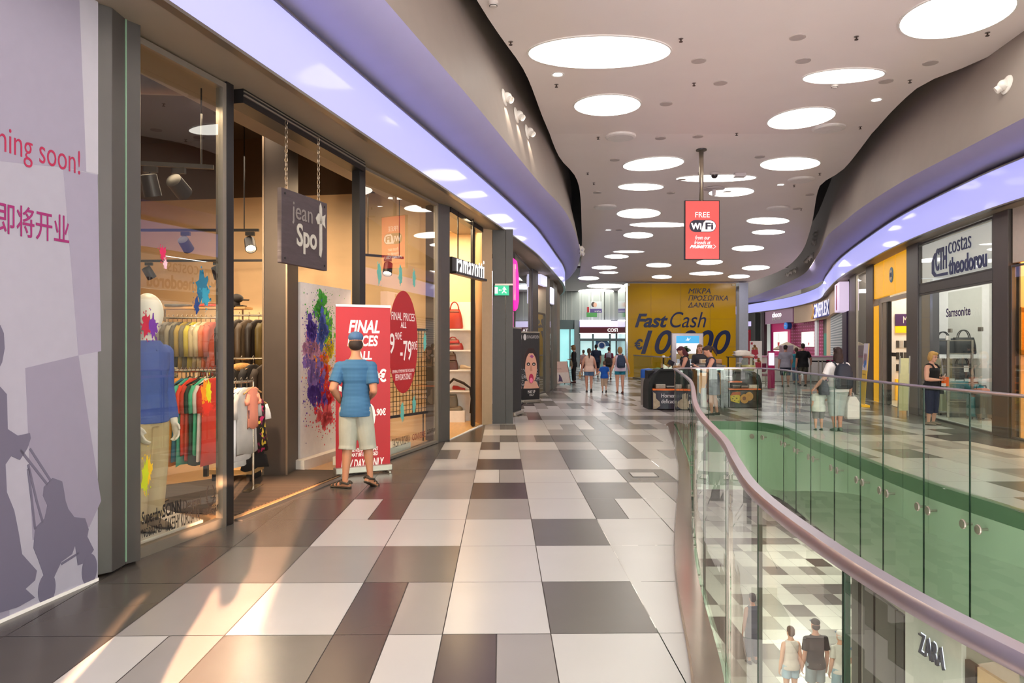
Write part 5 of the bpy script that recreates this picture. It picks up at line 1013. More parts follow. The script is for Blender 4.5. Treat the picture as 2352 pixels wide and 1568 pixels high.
m=MB(); m=MB(); c=uv(q,1736,820); m.disc(q,c[0],c[1],.07,.07,.004,.006); m.obj('round_print',M('#c93a55',.5),t,world=True); m=MB()
for k,(cx_,cy_) in enumerate(((1730,800),(1734,797),(1737,800),(1733,794),(1741,828),(1744,830),(1742,824))): c=uv(q,cx_,cy_); m.disc(q,c[0],c[1],.05,.045,.006,.008,10)
m.obj('waffle_print',M('#9a6a3f',.6),t,world=True)
# dark pillars and passage left of the dessert shop
rwall('trim_38',1722,1738,0,3.95,M('#565352',.4,.3),-.3,.1); rwall('wall_passage',1738,1755,0,3.95,M('#262524',.6),-1.2,-1.0); rwall('trim_39',1748,1755,0,3.9,M('#3a2a2e',.5),-.2,0); rwall('trim_40',1744,1748,0,3.9,M('#9fc6d0',.3),-.3,-.2)
pl,l=rfac(1736,1750); q=uv(pl,1740,758); t=thing('exit_sign','small green exit sign in the dark passage by the dessert shop','exit sign',pl[0]+V((0,0,q[1]))); m=MB(); m.rect(pl,q[0],q[1]-.1,q[0]+.35,q[1]+.12,-.5,-.46); m.obj('sign_plate',M('#1f9a6a',.4,emit=.5,noise=0),t,world=True)
# ================================================================ far end
YW=M('#c79a06',.12,noise=.04,scale=1,name='yellow_glass_graphic'); Y0=37.0
yp=plane(at(1437,Y0),at(1690,Y0)); yl=plen(at(1437,Y0),at(1690,Y0)); zt=4.68
t=thing('billboard','tall yellow loan advertisement covering a glass lift lobby','billboard',yp[0]+yp[1]*yl/2); m=MB(); m.rect(yp,0,0,yl,zt,-.2,0); m.obj('yellow_panel',YW,t,world=True)
NV=M('#17264f',.3,noise=0); k=dict(n0=.002,ext=.01)
for s,x0,y0,x1,y1,bd,sh in (('MIKPA',1581,662,1632,674,.0,.25),('ΠPOΣΩΠIKA',1581,678,1672,690,.0,.25),('ΔANEIA',1580,694,1640,706,.0,.25),('Fast',1458,720,1534,752,.03,.3),('Cash',1539,716,1622,752,.0,.3),('10,000',1472,758,1678,822,.015,.3)): ptext(s,yp,x0,y0,x1,y1,NV,t,bold=bd,shear=sh,res=10,**k)
ptext('C',yp,1460,778,1476,803,NV,t,bold=.04,shear=.1,res=8,**k); m=MB()
for py in (788,793): a,b=uv(yp,1457,py),uv(yp,1470,py); m.plate(yp,[(a[0],a[1]-.035),(b[0],b[1]-.035),(b[0]+.02,b[1]+.035),(a[0]+.02,a[1]+.035)],.013,.016)
m.obj('lettering',NV,t,world=True); m=MB()
for u in (yl*.23,yl*.5,yl*.77): m.rect(yp,u-.008,0,u+.008,zt,0,.001)
for z in (1.5,2.9): m.rect(yp,0,z-.008,yl,z+.008,0,.001)
m.obj('panel_joint',M('#9a7706',.3),t,world=True)
for u in (.12,yl-.12): m=MB(); m.rect(yp,u-.08,zt-.12,u+.08,zt-.04,0,.05); m.obj('clip',M('#e8e0b8',.3),t,world=True)
struct(MB().rect(plane(at(1419,42.5),at(1437,37.0)),0,0,5.6,zt,-.1,0).obj('wall_lift_side',M('#b9c4cc',.08,.85,noise=.05,scale=1,name='mirror_cladding')))
struct(MB().prism([(5.9,37.3),(11.1,37.3),(11.1,42),(6.2,42)],0,zt-.1).obj('wall_lift_core',M('#8a8a84',.5)))
# far glass railing by the billboard
t=thing('glass_railing','short glass railing in front of the yellow billboard','railing',G(1480,868)); m=MB(); A,B=at(1456,35.5),at(1536,29.5)
q=plane(A,B); l=plen(A,B); m.rect(q,0,0.02,l,1.08,-.006,.006); m.obj('glass_panel',RG,t,world=True); m=MB(); m.rect(q,0,1.08,l,1.13,-.03,.03); m.obj('handrail',HR,t,world=True); m=MB(); m.rect(q,0,.0,l,.06,-.06,.06); m.obj('base_channel',STEEL,t,world=True)
# far walls: striped upper wall, cafe front, red wall
Y1=54.0
fw=plane(at(1280,Y1),at(1460,Y1)); fl_=plen(at(1280,Y1),at(1460,Y1)); GS=M('#a2aaa6',.5,noise=.02)
o=struct(MB().rect(fw,0,3.42,fl_,6.2,-.2,0).obj('wall_far',GS)); m=MB(); rnd=random.Random(2)
for k in range(22): u=rnd.uniform(.2,fl_-.2); m.rect(fw,u,3.42,u+.05,6.2,0,.012)
m.obj('wall_stripes',M('#c9cfc9',.5),o)
struct(MB().box((7,45.5,5.55),(14,16,.1)).obj('ceiling_far',M('#cfcac6',.6)))
for (px,py,a,b,lab) in ((1391,656,43,5.5,'blazing wide oval of the far ceiling left of the billboard'),(1369,668,41,5.5,'second blazing oval of the far ceiling above the cafe')):
    pts=[]
    for k in range(36): th=2*math.pi*k/36; x,y=px+a*math.cos(th),py+b*math.sin(th); yy=(5.5-H)*F/(HY-y); pts.append(at(x,yy,5.5))
    ceiling_oval(pts,lab)
u0,u1=uv(fw,1331,745)[0],uv(fw,1436,745)[0]; CAFE=thing('cafe_frontage','cafe front with a dark red fascia and white lettering at the far end','shop front',fw[0]+fw[1]*u0)
m=MB(); m.rect(fw,u0,uv(fw,1380,751)[1],u1+.6,uv(fw,1380,737)[1],-.1,.3); m.obj('lit_band',M('#d9d2fb',.4,emit=.9,noise=0),CAFE,world=True); m=MB(); m.rect(fw,u0,uv(fw,1380,765)[1],u1+.6,uv(fw,1380,751)[1],-.1,.32); m.obj('red_fascia',M('#5f1a26',.5,noise=.05),CAFE,world=True); ptext('COSTA',fw,1394,754,1427,762,M('#f6f2f2',.4,emit=.7,noise=0),CAFE,n0=.321,ext=.03,bold=.03)
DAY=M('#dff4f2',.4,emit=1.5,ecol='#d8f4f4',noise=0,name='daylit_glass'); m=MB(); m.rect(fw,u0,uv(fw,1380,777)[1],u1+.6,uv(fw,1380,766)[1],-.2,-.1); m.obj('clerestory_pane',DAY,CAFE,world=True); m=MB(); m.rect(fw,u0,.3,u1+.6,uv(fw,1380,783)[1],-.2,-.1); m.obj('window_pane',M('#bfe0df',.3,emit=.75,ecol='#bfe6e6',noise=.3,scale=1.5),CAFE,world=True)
m=MB(); m.rect(fw,u0,uv(fw,1380,783)[1],u1+.6,uv(fw,1380,777)[1],-.1,.1)
for px in (1331,1362,1401,1416,1430): u=uv(fw,px,800)[0]; m.rect(fw,u-.06,0,u+.06,uv(fw,1380,766)[1],-.1,.02)
m.obj('mullion',M('#6f7f82',.4,.3),CAFE,world=True); m=MB(); m.rect(fw,uv(fw,1370,800)[0],.0,uv(fw,1400,800)[0],.9,-.08,.0); m.obj('dado_panel',M('#9fbfb4',.4),CAFE,world=True)
m=MB(); c=uv(fw,1382,793); m.disc(fw,c[0],c[1],.28,.28,.02,.04); m.obj('emblem_ring',M('#e9ecef',.4),CAFE,world=True); m=MB(); m.disc(fw,c[0],c[1],.2,.2,.04,.05); m.obj('emblem_face',M('#2b4a86',.4),CAFE,world=True); m=MB(); m.plate(fw,poly(fw,[(1368,783),(1395,783),(1403,794),(1368,797)]),.0,.02); m.obj('awning_panel',M('#4a6f9a',.5),CAFE,world=True)
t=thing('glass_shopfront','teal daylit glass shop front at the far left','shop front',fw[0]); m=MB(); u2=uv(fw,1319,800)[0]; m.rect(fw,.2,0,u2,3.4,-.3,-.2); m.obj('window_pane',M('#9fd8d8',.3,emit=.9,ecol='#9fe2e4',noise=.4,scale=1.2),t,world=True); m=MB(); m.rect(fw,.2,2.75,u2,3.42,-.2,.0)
for u in (.9,1.5): m.rect(fw,u,0,u+.08,3.4,-.2,-.1)
m.obj('frame',M('#5f6f70',.4),t,world=True); struct(MB().rect(fw,u2,0,u0,3.42,-.2,.15).obj('trim_41',M('#8b9496',.4)))
# hanging posters in front of the striped wall
y=50; hp2=plane(at(1346,y),at(1384,y)); t=thing('hanging_posters','cluster of hanging posters with a face in front of the striped wall','poster',hp2[0]+V((0,0,zz(710,y))))
for nm,x0,y0,x1,y1,c,d in (('face_poster',1357,692,1382,710,'#c9cfd0',0),('purple_poster',1355,709,1382,718,'#5c4a86',.03),('green_poster',1347,718,1371,728,'#5aa05a',.05),('red_poster',1348,705,1353,717,'#b4343a',.05),('white_poster',1348,711,1366,719,'#e2e2e2',.02)): a,b=uv(hp2,x0,y1),uv(hp2,x1,y0); m=MB(); m.rect(hp2,a[0],a[1],b[0],b[1],d-.02,d); m.obj(nm,M(c,.5),t,world=True)
for nm,pts,c,d in (('hair_print',ov(1363,699,5,6),'#4a3a36',.002),('face_print',ov(1367,700,4,5.5),'#d9a990',.004)): m=MB(); m.plate(hp2,poly(hp2,pts),d,d+.002); m.obj(nm,M(c,.6),t,world=True)
text('info',hp2,uv(hp2,1366,714)[0],uv(hp2,1366,716)[1],.4,.1,WHITE,t,n0=.031,ext=.004)
for u in (.35,1.0): m=MB(); q=hp2[0]+hp2[1]*u; m.tube([V((q.x,q.y,zz(692,y))),V((q.x,q.y,5.5))],.01,5); m.obj('wire',ALU,t,world=True)
# right of the billboard
o=struct(MB().rect(plane(at(1688,58),at(1740,58)),0,0,3,6.5,-.2,0).obj('wall_far_right',GS)); m=MB(); q=plane(at(1688,58),at(1740,58))
for k in range(8): m.rect(q,.1+.2*k,3.6,.2+.2*k,6.5,0,.02)
m.obj('wall_stripes',M('#cfd4cc',.5),o)
tag(MB().rect(plane(at(1705,50),at(1724,50)),0,0,.58,zz(757,50),-.1,0).obj('red_wall_panel',M('#9c1d2c',.5,emit=.1,ecol='#a01c2c')),'tall dark red wall panel right of the billboard','wall panel'); tag(MB().rect(plane(at(1705,49.9),at(1724,49.9)),0,zz(749,50),.58,zz(738,50),-.1,.05).obj('lit_sign_box',M('#cfc8fb',.4,emit=.9,noise=0)),'lavender lit box above the dark red wall panel','light box')
q=plane(at(1705,49.8),at(1724,49.8)); o=tag(MB().plate(q,poly(q,[(1706,762),(1715,754),(1720,762)]),-.05,.02).obj('hanging_lamp_shade',M('#f0202c',.4,emit=.6,noise=0)),'bright red triangular shade at the top of the dark red panel','lamp shade')
struct(MB().prism([(11.3,36.8),(11.75,36.8),(11.75,37.3),(11.3,37.3)],0,4.7).obj('trim_42',M('#b9c0cb',.3,.3)))
struct(MB().box((16,60,3),(16,.2,7)).obj('wall_far_end',M('#a9a6a2',.6))); struct(MB().box((-1.5,54.3,3),(10,.2,7)).obj('wall_far_left',M('#8b8f90',.6)))
lamp('AREA',(6,46,5.3),60,(235,248,255),5,6,name='far_light'); lamp('AREA',(13,40,4.4),220,(255,240,240),4,3,name='far_light'); lamp('AREA',(13,31,5.0),120,(255,244,236),2,3,name='far_light')
# ================================================================ hanging screen
y=18.0; sc=plane(at(1574,y),at(1652,y)); wl=78/F*y; t=thing('hanging_screen','red digital screen hanging from the ceiling on a pole','screen',at(1612,y,zz(595,y)))
zb,zt_=zz(595,y),zz(461,y); m=MB(); m.rect(sc,-.012,zb-.012,wl+.012,zt_+.012,-.1,0); m.obj('housing',DARKER,t,world=True,bev=.004); m=MB(); m.rect(sc,.008,zb+.008,wl-.008,zt_-.008,0,.004); m.obj('screen_face',M('#f0433f',.3,emit=.72,ecol='#ff5450',noise=0,name='screen_red'),t,world=True)
m=MB(); m.tube([V((at(1612,y).x,y+.05,zt_)),V((at(1612,y).x,y+.05,cz(y)))],.055,12); m.obj('pole',M('#b3a793',.3,.7),t,True,world=True); m=MB(); m.lathe([(.0,-.03),(.13,-.03),(.13,.01),(.0,.01)],16,c=(at(1612,y).x,y+.05,cz(y))); m.obj('ceiling_flange',GREYM,t,world=True)
SW=M('#fff4f2',.4,emit=1.0,noise=0); SK2=M('#1a1230',.3,noise=0); k=dict(n0=.0085,ext=.002)
ptext('FREE',sc,1597,487,1630,499,SW,t,n0=.0045,ext=.002); ptext('from our',sc,1597,541,1631,550,SW,t,shear=.2,n0=.0045,ext=.002); ptext('friends at',sc,1595,552,1632,561,SW,t,shear=.2,n0=.0045,ext=.002); ptext('PRIMETEL',sc,1584,563,1637,570,SW,t,shear=.4,bold=.03,n0=.0045,ext=.002)
def pill(x0,x1,y0,y1,px0=None):
    a,b=uv(sc,x0,y1),uv(sc,x1,y0); r=(b[1]-a[1])/2; c1=(a[0]+r,a[1]+r); c2=(b[0]-r,a[1]+r); return [(c2[0]+r*math.cos(th),c2[1]+r*math.sin(th)) for th in [-math.pi/2+math.pi*i/12 for i in range(13)]]+[(c1[0]+r*math.cos(th),c1[1]+r*math.sin(th)) for th in [math.pi/2+math.pi*i/12 for i in range(13)]]
m=MB(); m.plate(sc,pill(1583,1645,505,533),.004,.006); m.obj('logo_pill',SK2,t,world=True); m=MB(); a,b=uv(sc,1615,531.5),uv(sc,1643.5,506.5); r=(b[1]-a[1])/2
m.plate(sc,[(a[0]-.05,a[1]),(b[0]-r,a[1])]+[(b[0]-r+r*math.cos(th),a[1]+r+r*math.sin(th)) for th in [-math.pi/2+math.pi*i/10 for i in range(1,11)]]+[(a[0]+.06,b[1]),(a[0]+.01,b[1]-.05)],.006,.008); m.obj('logo_half',SW,t,world=True); ptext('Wi',sc,1587,512,1611,527,SW,t,n0=.0082,ext=.002,bold=.04); ptext('Fi',sc,1620,511,1638,527,SK2,t,n0=.0082,ext=.002,bold=.04); m=MB(); m.tube([sc[0]+sc[1]*(wl*.82)+sc[2]*(zz(571,y))-V((0,.006,0)),sc[0]+sc[1]*(wl*.9)+sc[2]*(zz(566,y))-V((0,.006,0)),sc[0]+sc[1]*(wl*.83)+sc[2]*(zz(562,y))-V((0,.006,0))],.006,5); m.obj('swoosh',SW,t,world=True)
# ================================================================ bulkhead spotlights
def wallspot(line,side,px,py,lab,aim=0.0):
    zt=lambda Y:zz(py,Y); k=(px-CX)/F
    # sight line against the leaning bulkhead face
    best=None
    for i in range(400):
        Y=6+i*.1; z=zt(Y); o=-.3*min(max((z-4.95)/1.55,0),1); X=xat(line,Y)+side*o
        d=(k*Y-X)*side
        if best is None or abs(d)<best[0]: best=(abs(d),X,Y,z)
    _,X,Y,z=best; p=V((X,Y,z)); i=min(range(len(line)),key=lambda j:abs(line[j].y-Y)); n=normals(line,side)[i]; n3=V((n.x,n.y,0)); ang=math.atan2(n.y,n.x)
    t=thing('wall_spotlight',lab,'wall spotlight',p+n3*.01,ang,'white spotlights on the curved bulkheads')
    R=V((1,0,.15)).to_track_quat('Z','Y').to_matrix(); WS_=M('#f1ebe4',.35,noise=0)
    m=MB(); m.lathe([(.0,0),(.15,.0),(.145,.02),(.11,.03),(.0,.03)],22,R=R); m.obj('mounting_plate',WS_,t,True,smooth_angle=40); R2=V((.75,-.3,-.5)).to_track_quat('Z','Y').to_matrix(); m=MB(); m.ell((.06,0,0),(.085,.085,.085),14,10); m.obj('ball_joint',WS_,t,True); m=MB(); m.lathe([(.05,0),(.06,.03),(.06,.1),(.048,.1),(.045,.07),(.0,.07)],16,c=(.07,-.01,-.02),R=R2); m.obj('barrel',WS_,t,True,smooth_angle=40)
    return p,n3
for px,py,lab in ((1156,224,'upper of three white spotlights on the left bulkhead'),(1184,265,'middle of three white spotlights on the left bulkhead'),(1209,303,'lowest of three white spotlights on the left bulkhead')):
    p,n=wallspot(BL,1,px,py,lab); lamp('SPOT',p+n*.22+V((0,0,-.05)),16,(255,240,215),.03,rot=(V((-n.x*.5,-n.y*.5,-1))).to_track_quat('-Z','Y').to_euler(),spot=70,name='wall_wash')
p,n=wallspot(BR,-1,2312,195,'large white spotlight on the right bulkhead at the frame edge')
for px,py,lab in ((1878,536,'upper of the cluster of white spotlights before the right bulkhead bend'),(1876,546,'middle of the cluster of white spotlights before the right bulkhead bend'),(1874,556,'lower of the cluster of white spotlights before the right bulkhead bend'),(1868,587,'rightmost of the next three white spotlights on the right bulkhead'),(1862,592,'middle of the next three white spotlights on the right bulkhead'),(1856,598,'leftmost of the next three white spotlights on the right bulkhead'),(1829,620,'right one of the farthest three white spotlights on the right bulkhead'),(1820,624,'central one of the farthest three white spotlights on the right bulkhead'),(1812,629,'left one of the farthest three white spotlights on the right bulkhead')): wallspot(BR,-1,px,py,lab)
for px,py,lab in ((1334,570,'upper small white spotlight at the far bend of the left bulkhead'),(1333,580,'lower small white spotlight at the far bend of the left bulkhead')): wallspot(BL,1,px,py,lab)
# ================================================================ lower level
struct(sweep(MB(),cut(GR[::-1],-1,10.7),[(-.14,-5.7),(-.14,-1.45),(-.3,-1.45),(-.3,-5.7)],-1).obj('wall_lower_shops',M('#a9a298',.5)))
gl2=[p for p in offset(GR,.12,-1)]
def lowpl(px0,px1): a,b=hit(gl2,px0),hit(gl2,px1); return plane(a,b),(b-a).length
pl,l=lowpl(2085,2215); t=thing('brand_sign','pale sign panel with raised dark letters on the lower level','sign',pl[0]+V((0,0,-1.7))); m=MB(); m.rect(pl,0,-4.6,l,-1.48,-.02,.03); m.obj('panel',M('#c9c6c0',.4),t,world=True); ptext('ZARA',pl,2120,1472,2177,1518,M('#5a5763',.3,.3),t,n0=.03,ext=.03,bold=-.015); ptext('ZARA',pl,2121,1470,2178,1516,M('#efeaff',.4,emit=1.2,noise=0),t,n0=.028,ext=.004,name='lettering_glow',bold=-.01)
for a,b,c,nm in ((1960,1975,'#3b3834','trim_43'),(1985,2010,'#35322f','trim_44'),(2015,2060,'#47433e','trim_45'),(2063,2080,'#2f2c2a','trim_46'),(2222,2245,'#3f332c','trim_47'),(2250,2360,'#a89168','wall_lower_gold')): pl,l=lowpl(a,b); struct(MB().rect(pl,0,-5.4,l,-1.75,-.02,.025).obj(nm,M(c,.4,.2)))
struct(MB().box((17,24,-3.4),(.2,46,4)).obj('wall_lower_right',M('#6b5c4a',.6))); struct(MB().box((4,45,-3.4),(30,.2,4)).obj('wall_lower_far',M('#8a8378',.6)))
for x,y,e in ((3,6,190),(3.2,12,190),(8,17,260),(4,21,260),(10,25,260),(4,29,260),(0,14,160)): lamp('AREA',(x,y,-1.62),e,(255,246,232),1.8,name='lower_level_light')
# floor access covers
for px,py,lab in ((1478,1090,'square floor access cover in the white tiles by the kerb'),(1410,939,'small floor access cover far down the left walkway')):
    p=G(px,py); t=tag(MB().box((0,0,.002),(.3,.3,.004)).obj('access_cover',M('#c3bfba',.3)),lab,'floor cover'); t.location=p; m=MB()
    for s in (-1,1): m.box((s*.155,0,.002),(.01,.32,.005)); m.box((0,s*.155,.002),(.32,.01,.005))
    m.obj('rim',M('#4b4642',.4,.5),t)
# ================================================================ people
def solidify_mesh(mb,voxel,it=3,name='body'):
    """one continuous surface out of overlapping closed shapes"""
    me=mb.mesh('tmp'); bm=bmesh.new(); bm.from_mesh(me); bmesh.ops.recalc_face_normals(bm,faces=bm.faces); bm.to_mesh(me); bm.free()
    o=bpy.data.objects.new('tmp',me); TMP.objects.link(o)
    r=o.modifiers.new('r','REMESH'); r.mode='VOXEL'; r.voxel_size=voxel; r.use_smooth_shade=True
    if it: s=o.modifiers.new('s','SMOOTH'); s.factor=.5; s.iterations=it
    return o,name
TMP=bpy.data.collections.new('tmp'); COL.children.link(TMP); PEND=[]
def later(mb,voxel,it,name,mats,parent,label=None): PEND.append((*solidify_mesh(mb,voxel,it,name),mats,parent,label))
def flush():
    dg=bpy.context.evaluated_depsgraph_get()
    for o,name,mats,parent,label in PEND:
        me=bpy.data.meshes.new_from_object(o.evaluated_get(dg)); me.name=name; me.materials.clear(); me.materials.append(mats)
        me.polygons.foreach_set('use_smooth',[True]*len(me.polygons))
        n=bpy.data.objects.new(name,me); COL.objects.link(n); n.parent=parent
        if label: n['label']=label
    for o,*_ in PEND: bpy.data.objects.remove(o)
    PEND.clear(); bpy.data.collections.remove(TMP)
def ring(c,rx,ry,n=18,T=None):
    out=[V((c[0]+rx*math.cos(2*math.pi*k/n),c[1]+ry*math.sin(2*math.pi*k/n),c[2])) for k in range(n)]
    return [T(v) for v in out] if T else out
def seg(mb,pts,rs,h,n=12,round_ends=True):
    pts=[V(p) for p in pts]
    # resample for smooth joints
    P_=[pts[0]]; R_=[rs[0]]
    for i in range(len(pts)-1):
        for t in (.33,.66,1): P_.append(pts[i].lerp(pts[i+1],t)); R_.append(rs[i]+(rs[i+1]-rs[i])*t)
    mb.tube([p*h for p in P_],[r*h for r in R_],n,True)
    if round_ends: mb.ell(pts[0]*h,rs[0]*h,10,7); mb.ell(pts[-1]*h,rs[-1]*h,10,7)
    for i in range(1,len(pts)-1): mb.ell(pts[i]*h,rs[i]*h,10,7)
SKINS=dict(fair='#dba58a',tan='#b9805f',mid='#c8917a',dark='#7a4f3d')
HAND=dict(hang=((.022,.0,-.17),(.03,.02,-.325)))
def person(label,px,Y,h,rz=0.0,skin='mid',hair=None,top=None,bottom=None,shoes='#2b2624',armL=None,armR=None,legL=None,legR=None,lean=0.0,bulk=1.0,head=(0,0),voxel=.011,z=0.0,face=False,female=True,feet=(0.0,0.0),heel=(0,0),x=None,shoe_kind='shoe'):
    """facing +Y before the turn rz; lengths are fractions of the standing height h"""
    loc=V(((px-CX)/F*Y if x is None else x,Y,z)); t=thing('person',label,'person',loc,rz); S=M(SKINS.get(skin,skin),.55,noise=.03,name='skin')
    cl=math.cos(math.radians(lean)); sl=math.sin(math.radians(lean))
    def T(v): # lean the upper body forward about the hips
        v=V(v); y=v.y; zz_=v.z-.52*1.0
        if v.z<=.50: return v
        k=min((v.z-.50)/.06,1); a=math.radians(lean)*k; return V((v.x,y*math.cos(a)+zz_*math.sin(a),.52+zz_*math.cos(a)-y*math.sin(a)))
    b=bulk; sw=.098*(1 if female else 1.08)*(.5+.5*b)
    tors=[(.455,.075*b,.055*b,0),(.49,.096*b*(1.04 if female else .95),.068*b,-.006),(.53,.098*b*(1.03 if female else .95),.07*b,-.008),(.575,.084*b,.058*b,0),(.615,.075*b*(1 if female else 1.08),.053*b,.002),(.66,.08*b,.057*b,.004),(.715,.092*b,.064*b,.008 if female else .004),(.765,.1*b*(1 if female else 1.05),.06*b,.002),(.788,.094*(1 if female else 1.06)*(.6+.4*b),.047,-.004),(.806,.076,.039,-.006),(.824,.052,.034,-.005),(.842,.036,.031,-.003),(.86,.03,.031,0),(.885,.0285,.03,.006)]
    m=MB(); m.loft([[T(q)*h for q in ring((0,yo,zc),rx,ry)] for zc,rx,ry,yo in tors])
    # head: turned and tipped about the top of the neck
    yaw,pit=math.radians(head[0]),math.radians(head[1]); HR_=Matrix.Rotation(yaw,3,'Z')@Matrix.Rotation(-pit,3,'X'); piv=V((0,.004,.872))
    def TH(v): v=V(v); return T(piv+HR_@(v-piv))
    hr=[(.862,.014,.018,.034),(.872,.027,.032,.026),(.89,.036,.045,.014),(.912,.041,.053,.007),(.935,.0435,.057,.002),(.957,.0425,.055,0),(.976,.036,.047,-.002),(.99,.024,.032,-.003),(.999,.008,.011,-.003)]
    m.loft([[TH(q)*h for q in ring((0,yo,zc),rx,ry)] for zc,rx,ry,yo in hr])
    m.tube([TH((0,.056,.935))*h,TH((0,.068,.912))*h,TH((0,.06,.906))*h],[.005*h,.009*h,.007*h],8)
    m.ell(TH((0,.054,.893))*h,(.016*h,.008*h,.006*h)); m.ell(TH((0,.05,.872))*h,.012*h)
    for s in (-1,1): m.ell(TH((s*.044,-.002,.92))*h,(.006*h,.012*h,.018*h),8,6); m.ell(TH((s*.018,.052,.943))*h,(.014*h,.006*h,.005*h),8,6)
    arms=[]
    for s,a in ((-1,armL),(1,armR)):
        e,w_=a or ((s*.024,-.006,-.165),(s*.034,.026,-.32))
        sh=V((s*sw,-.004,.778)); sh=T(sh); E=sh+V(e); W_=sh+V(w_); k=(.75+.25*b)
        seg(m,[sh+V((-s*.012,0,.0)),sh.lerp(E,.5),E,E.lerp(W_,.35),W_],[.037*k,.031*k,.025*k,.026*k,.0165],h)
        d=(W_-E).normalized(); side=V((s,0,0)); fwd=V((0,1,0)); lat=(fwd-d*fwd.dot(d)); lat=lat.normalized() if lat.length>.2 else V((0,0,1)); nrm=d.cross(lat)*s
        pc=W_+d*.028; R=Matrix((lat,nrm,d)).transposed(); m.ell(pc*h,(.021*h,.0105*h,.031*h),12,8,R=R)
        for j,(o_,ln) in enumerate(((.0155,.038),(.0055,.043),(-.005,.041),(-.0145,.032))):
            r0=W_+d*.05+lat*o_; c1=r0+d*ln*.45-nrm*.004; c2=c1+d*ln*.35-nrm*.012; c3=c2+d*ln*.15-nrm*.014; m.tube([q*h for q in (r0-d*.012,r0,c1,c2,c3)],[.0058*h,.0058*h,.0054*h,.005*h,.0042*h],7)
        th=W_+d*.018+lat*.018; m.tube([q*h for q in (th-d*.006-lat*.006,th+lat*.008+d*.012-nrm*.004,th+lat*.012+d*.03-nrm*.008)],[.0075*h,.0068*h,.0055*h],7)
        arms.append((sh,E,W_,d))
    legs=[]
    for s,l,ft,hl in ((-1,legL,feet[0],heel[0]),(1,legR,feet[1],heel[1])):
        hp_=V((s*.05*b,-.004,.50)); K,A=l or ((s*.004,.012,-.225),(s*.002,-.006,-.455)); K=hp_+V(K); A=hp_+V(A); k=(.6+.4*b)
        seg(m,[hp_,hp_.lerp(K,.5),K,K.lerp(A,.3),K.lerp(A,.7),A],[.058*k*(1.02 if female else .97),.047*k,.034*k,.0335*k,.024*k,.0185*k],h,14)
        legs.append((hp_,K,A))
    later(m,voxel,2,'body',S,t)
    if face:
        for s in (-1,1): q=MB(); q.ell(TH((s*.018,.0525,.934))*h,(.0075*h,.004*h,.0042*h),10,7); q.obj('eye',M('#241a16',.3),t,True); q=MB(); q.ell(TH((s*.018,.0545,.9475))*h,(.012*h,.004*h,.0022*h),10,6); q.obj('eyebrow',M(hair[1] if hair else '#3a2a20',.8),t,True)
        q=MB(); q.ell(TH((0,.0605,.8935))*h,(.014*h,.004*h,.0045*h),10,6); q.obj('mouth',M('#a4514a',.5),t,True)
    # ---- shoes
    for (hp_,K,A),ft,hl,s in zip(legs,feet,heel,(-1,1)):
        a=math.radians(ft); f=V((-math.sin(a),math.cos(a),0)); tip=math.radians(hl); up=V((0,0,1)); fd=f*math.cos(tip)-up*math.sin(tip); ud=up*math.cos(tip)+f*math.sin(tip); lt=fd.cross(ud)
        base=A-ud*.043; C_=lambda u,v,w:(base+fd*u+lt*v+ud*w)*h
        mm=M(shoes,.6,noise=.06,scale=14)
        def pr(secs): return [[C_(u,rx*math.cos(2*math.pi*k/12),zc+rh*math.sin(2*math.pi*k/12)) for k in range(12)] for u,rx,zc,rh in secs]
        q=MB(); q.loft(pr([(-.04,.012,.018,.012),(-.032,.02,.022,.02),(-.01,.022,.026,.026),(.02,.0235,.021,.02),(.055,.026,.016,.014),(.085,.023,.012,.01),(.103,.01,.01,.006)]))
        if shoe_kind=='sandal':
            later(q,voxel*.8,1,'foot_skin',S,t); q=MB()
            q.loft(pr([(-.044,.014,.004,.006),(-.03,.024,.004,.007),(.02,.026,.004,.006),(.06,.03,.003,.006),(.095,.026,.004,.006),(.11,.012,.006,.005)]))
            for u,zc,rx,rh in ((.075,.012,.0275,.014),(.05,.016,.0285,.0175),(.022,.021,.027,.0225),(-.036,.024,.021,.02)): q.tube([C_(u-.004+.008*math.sin(th),rx*math.cos(th),zc+rh*math.sin(th)) for th in [math.pi*j/10 for j in range(11)]],.0065*h,6)
            q.tube([C_(-.03,-.024,.03),C_(.0,-.027,.036),C_(.02,-.02,.04),C_(.02,.02,.04),C_(0,.027,.036),C_(-.03,.024,.03),C_(-.042,0,.034)],.008*h,6,False,True)
            later(q,voxel*.8,1,'sandal',mm,t)
        else:
            later(q,voxel*.8,1,'shoe',mm,t); q=MB(); q.loft(pr([(-.043,.014,.003,.0035),(-.03,.0225,.003,.004),(.02,.025,.003,.004),(.06,.0275,.003,.004),(.09,.024,.003,.004),(.107,.01,.003,.0035)])); q.obj('sole',M('#3a3431' if shoes!='#1d1b1b' else '#cfc9c2',.6),t,True)
    # ---- clothes
    ls=.012
    def torso_sh(z0,z1,g,flare=0.0,low=0.0):
        rs=[]
        for i in range(15):
            zc=z0+(z1-z0)*i/14; k=0
            for (za,xa,ya,oa),(zb_,xb,yb,ob) in zip(tors[:-1],tors[1:]):
                if za<=zc<=zb_: u=(zc-za)/(zb_-za); rx,ry,yo=xa+(xb-xa)*u,ya+(yb-ya)*u,oa+(ob-oa)*u; break
            else: rx,ry,yo=tors[0][1],tors[0][2],tors[0][3]
            if zc<.53: rx,ry,yo=.1*b,.072*b,-.007
            gg=g+flare*max(0,(.60-zc))*(1); ww=.002*math.sin(i*2.2)
            if zc<.66: rx=max(rx,.086*b*(1 if not female else .96))
            rs.append([T(q_)*h for q_ in ring((0,yo,zc),rx+gg+ww,ry+gg+ww,24)])
        return rs
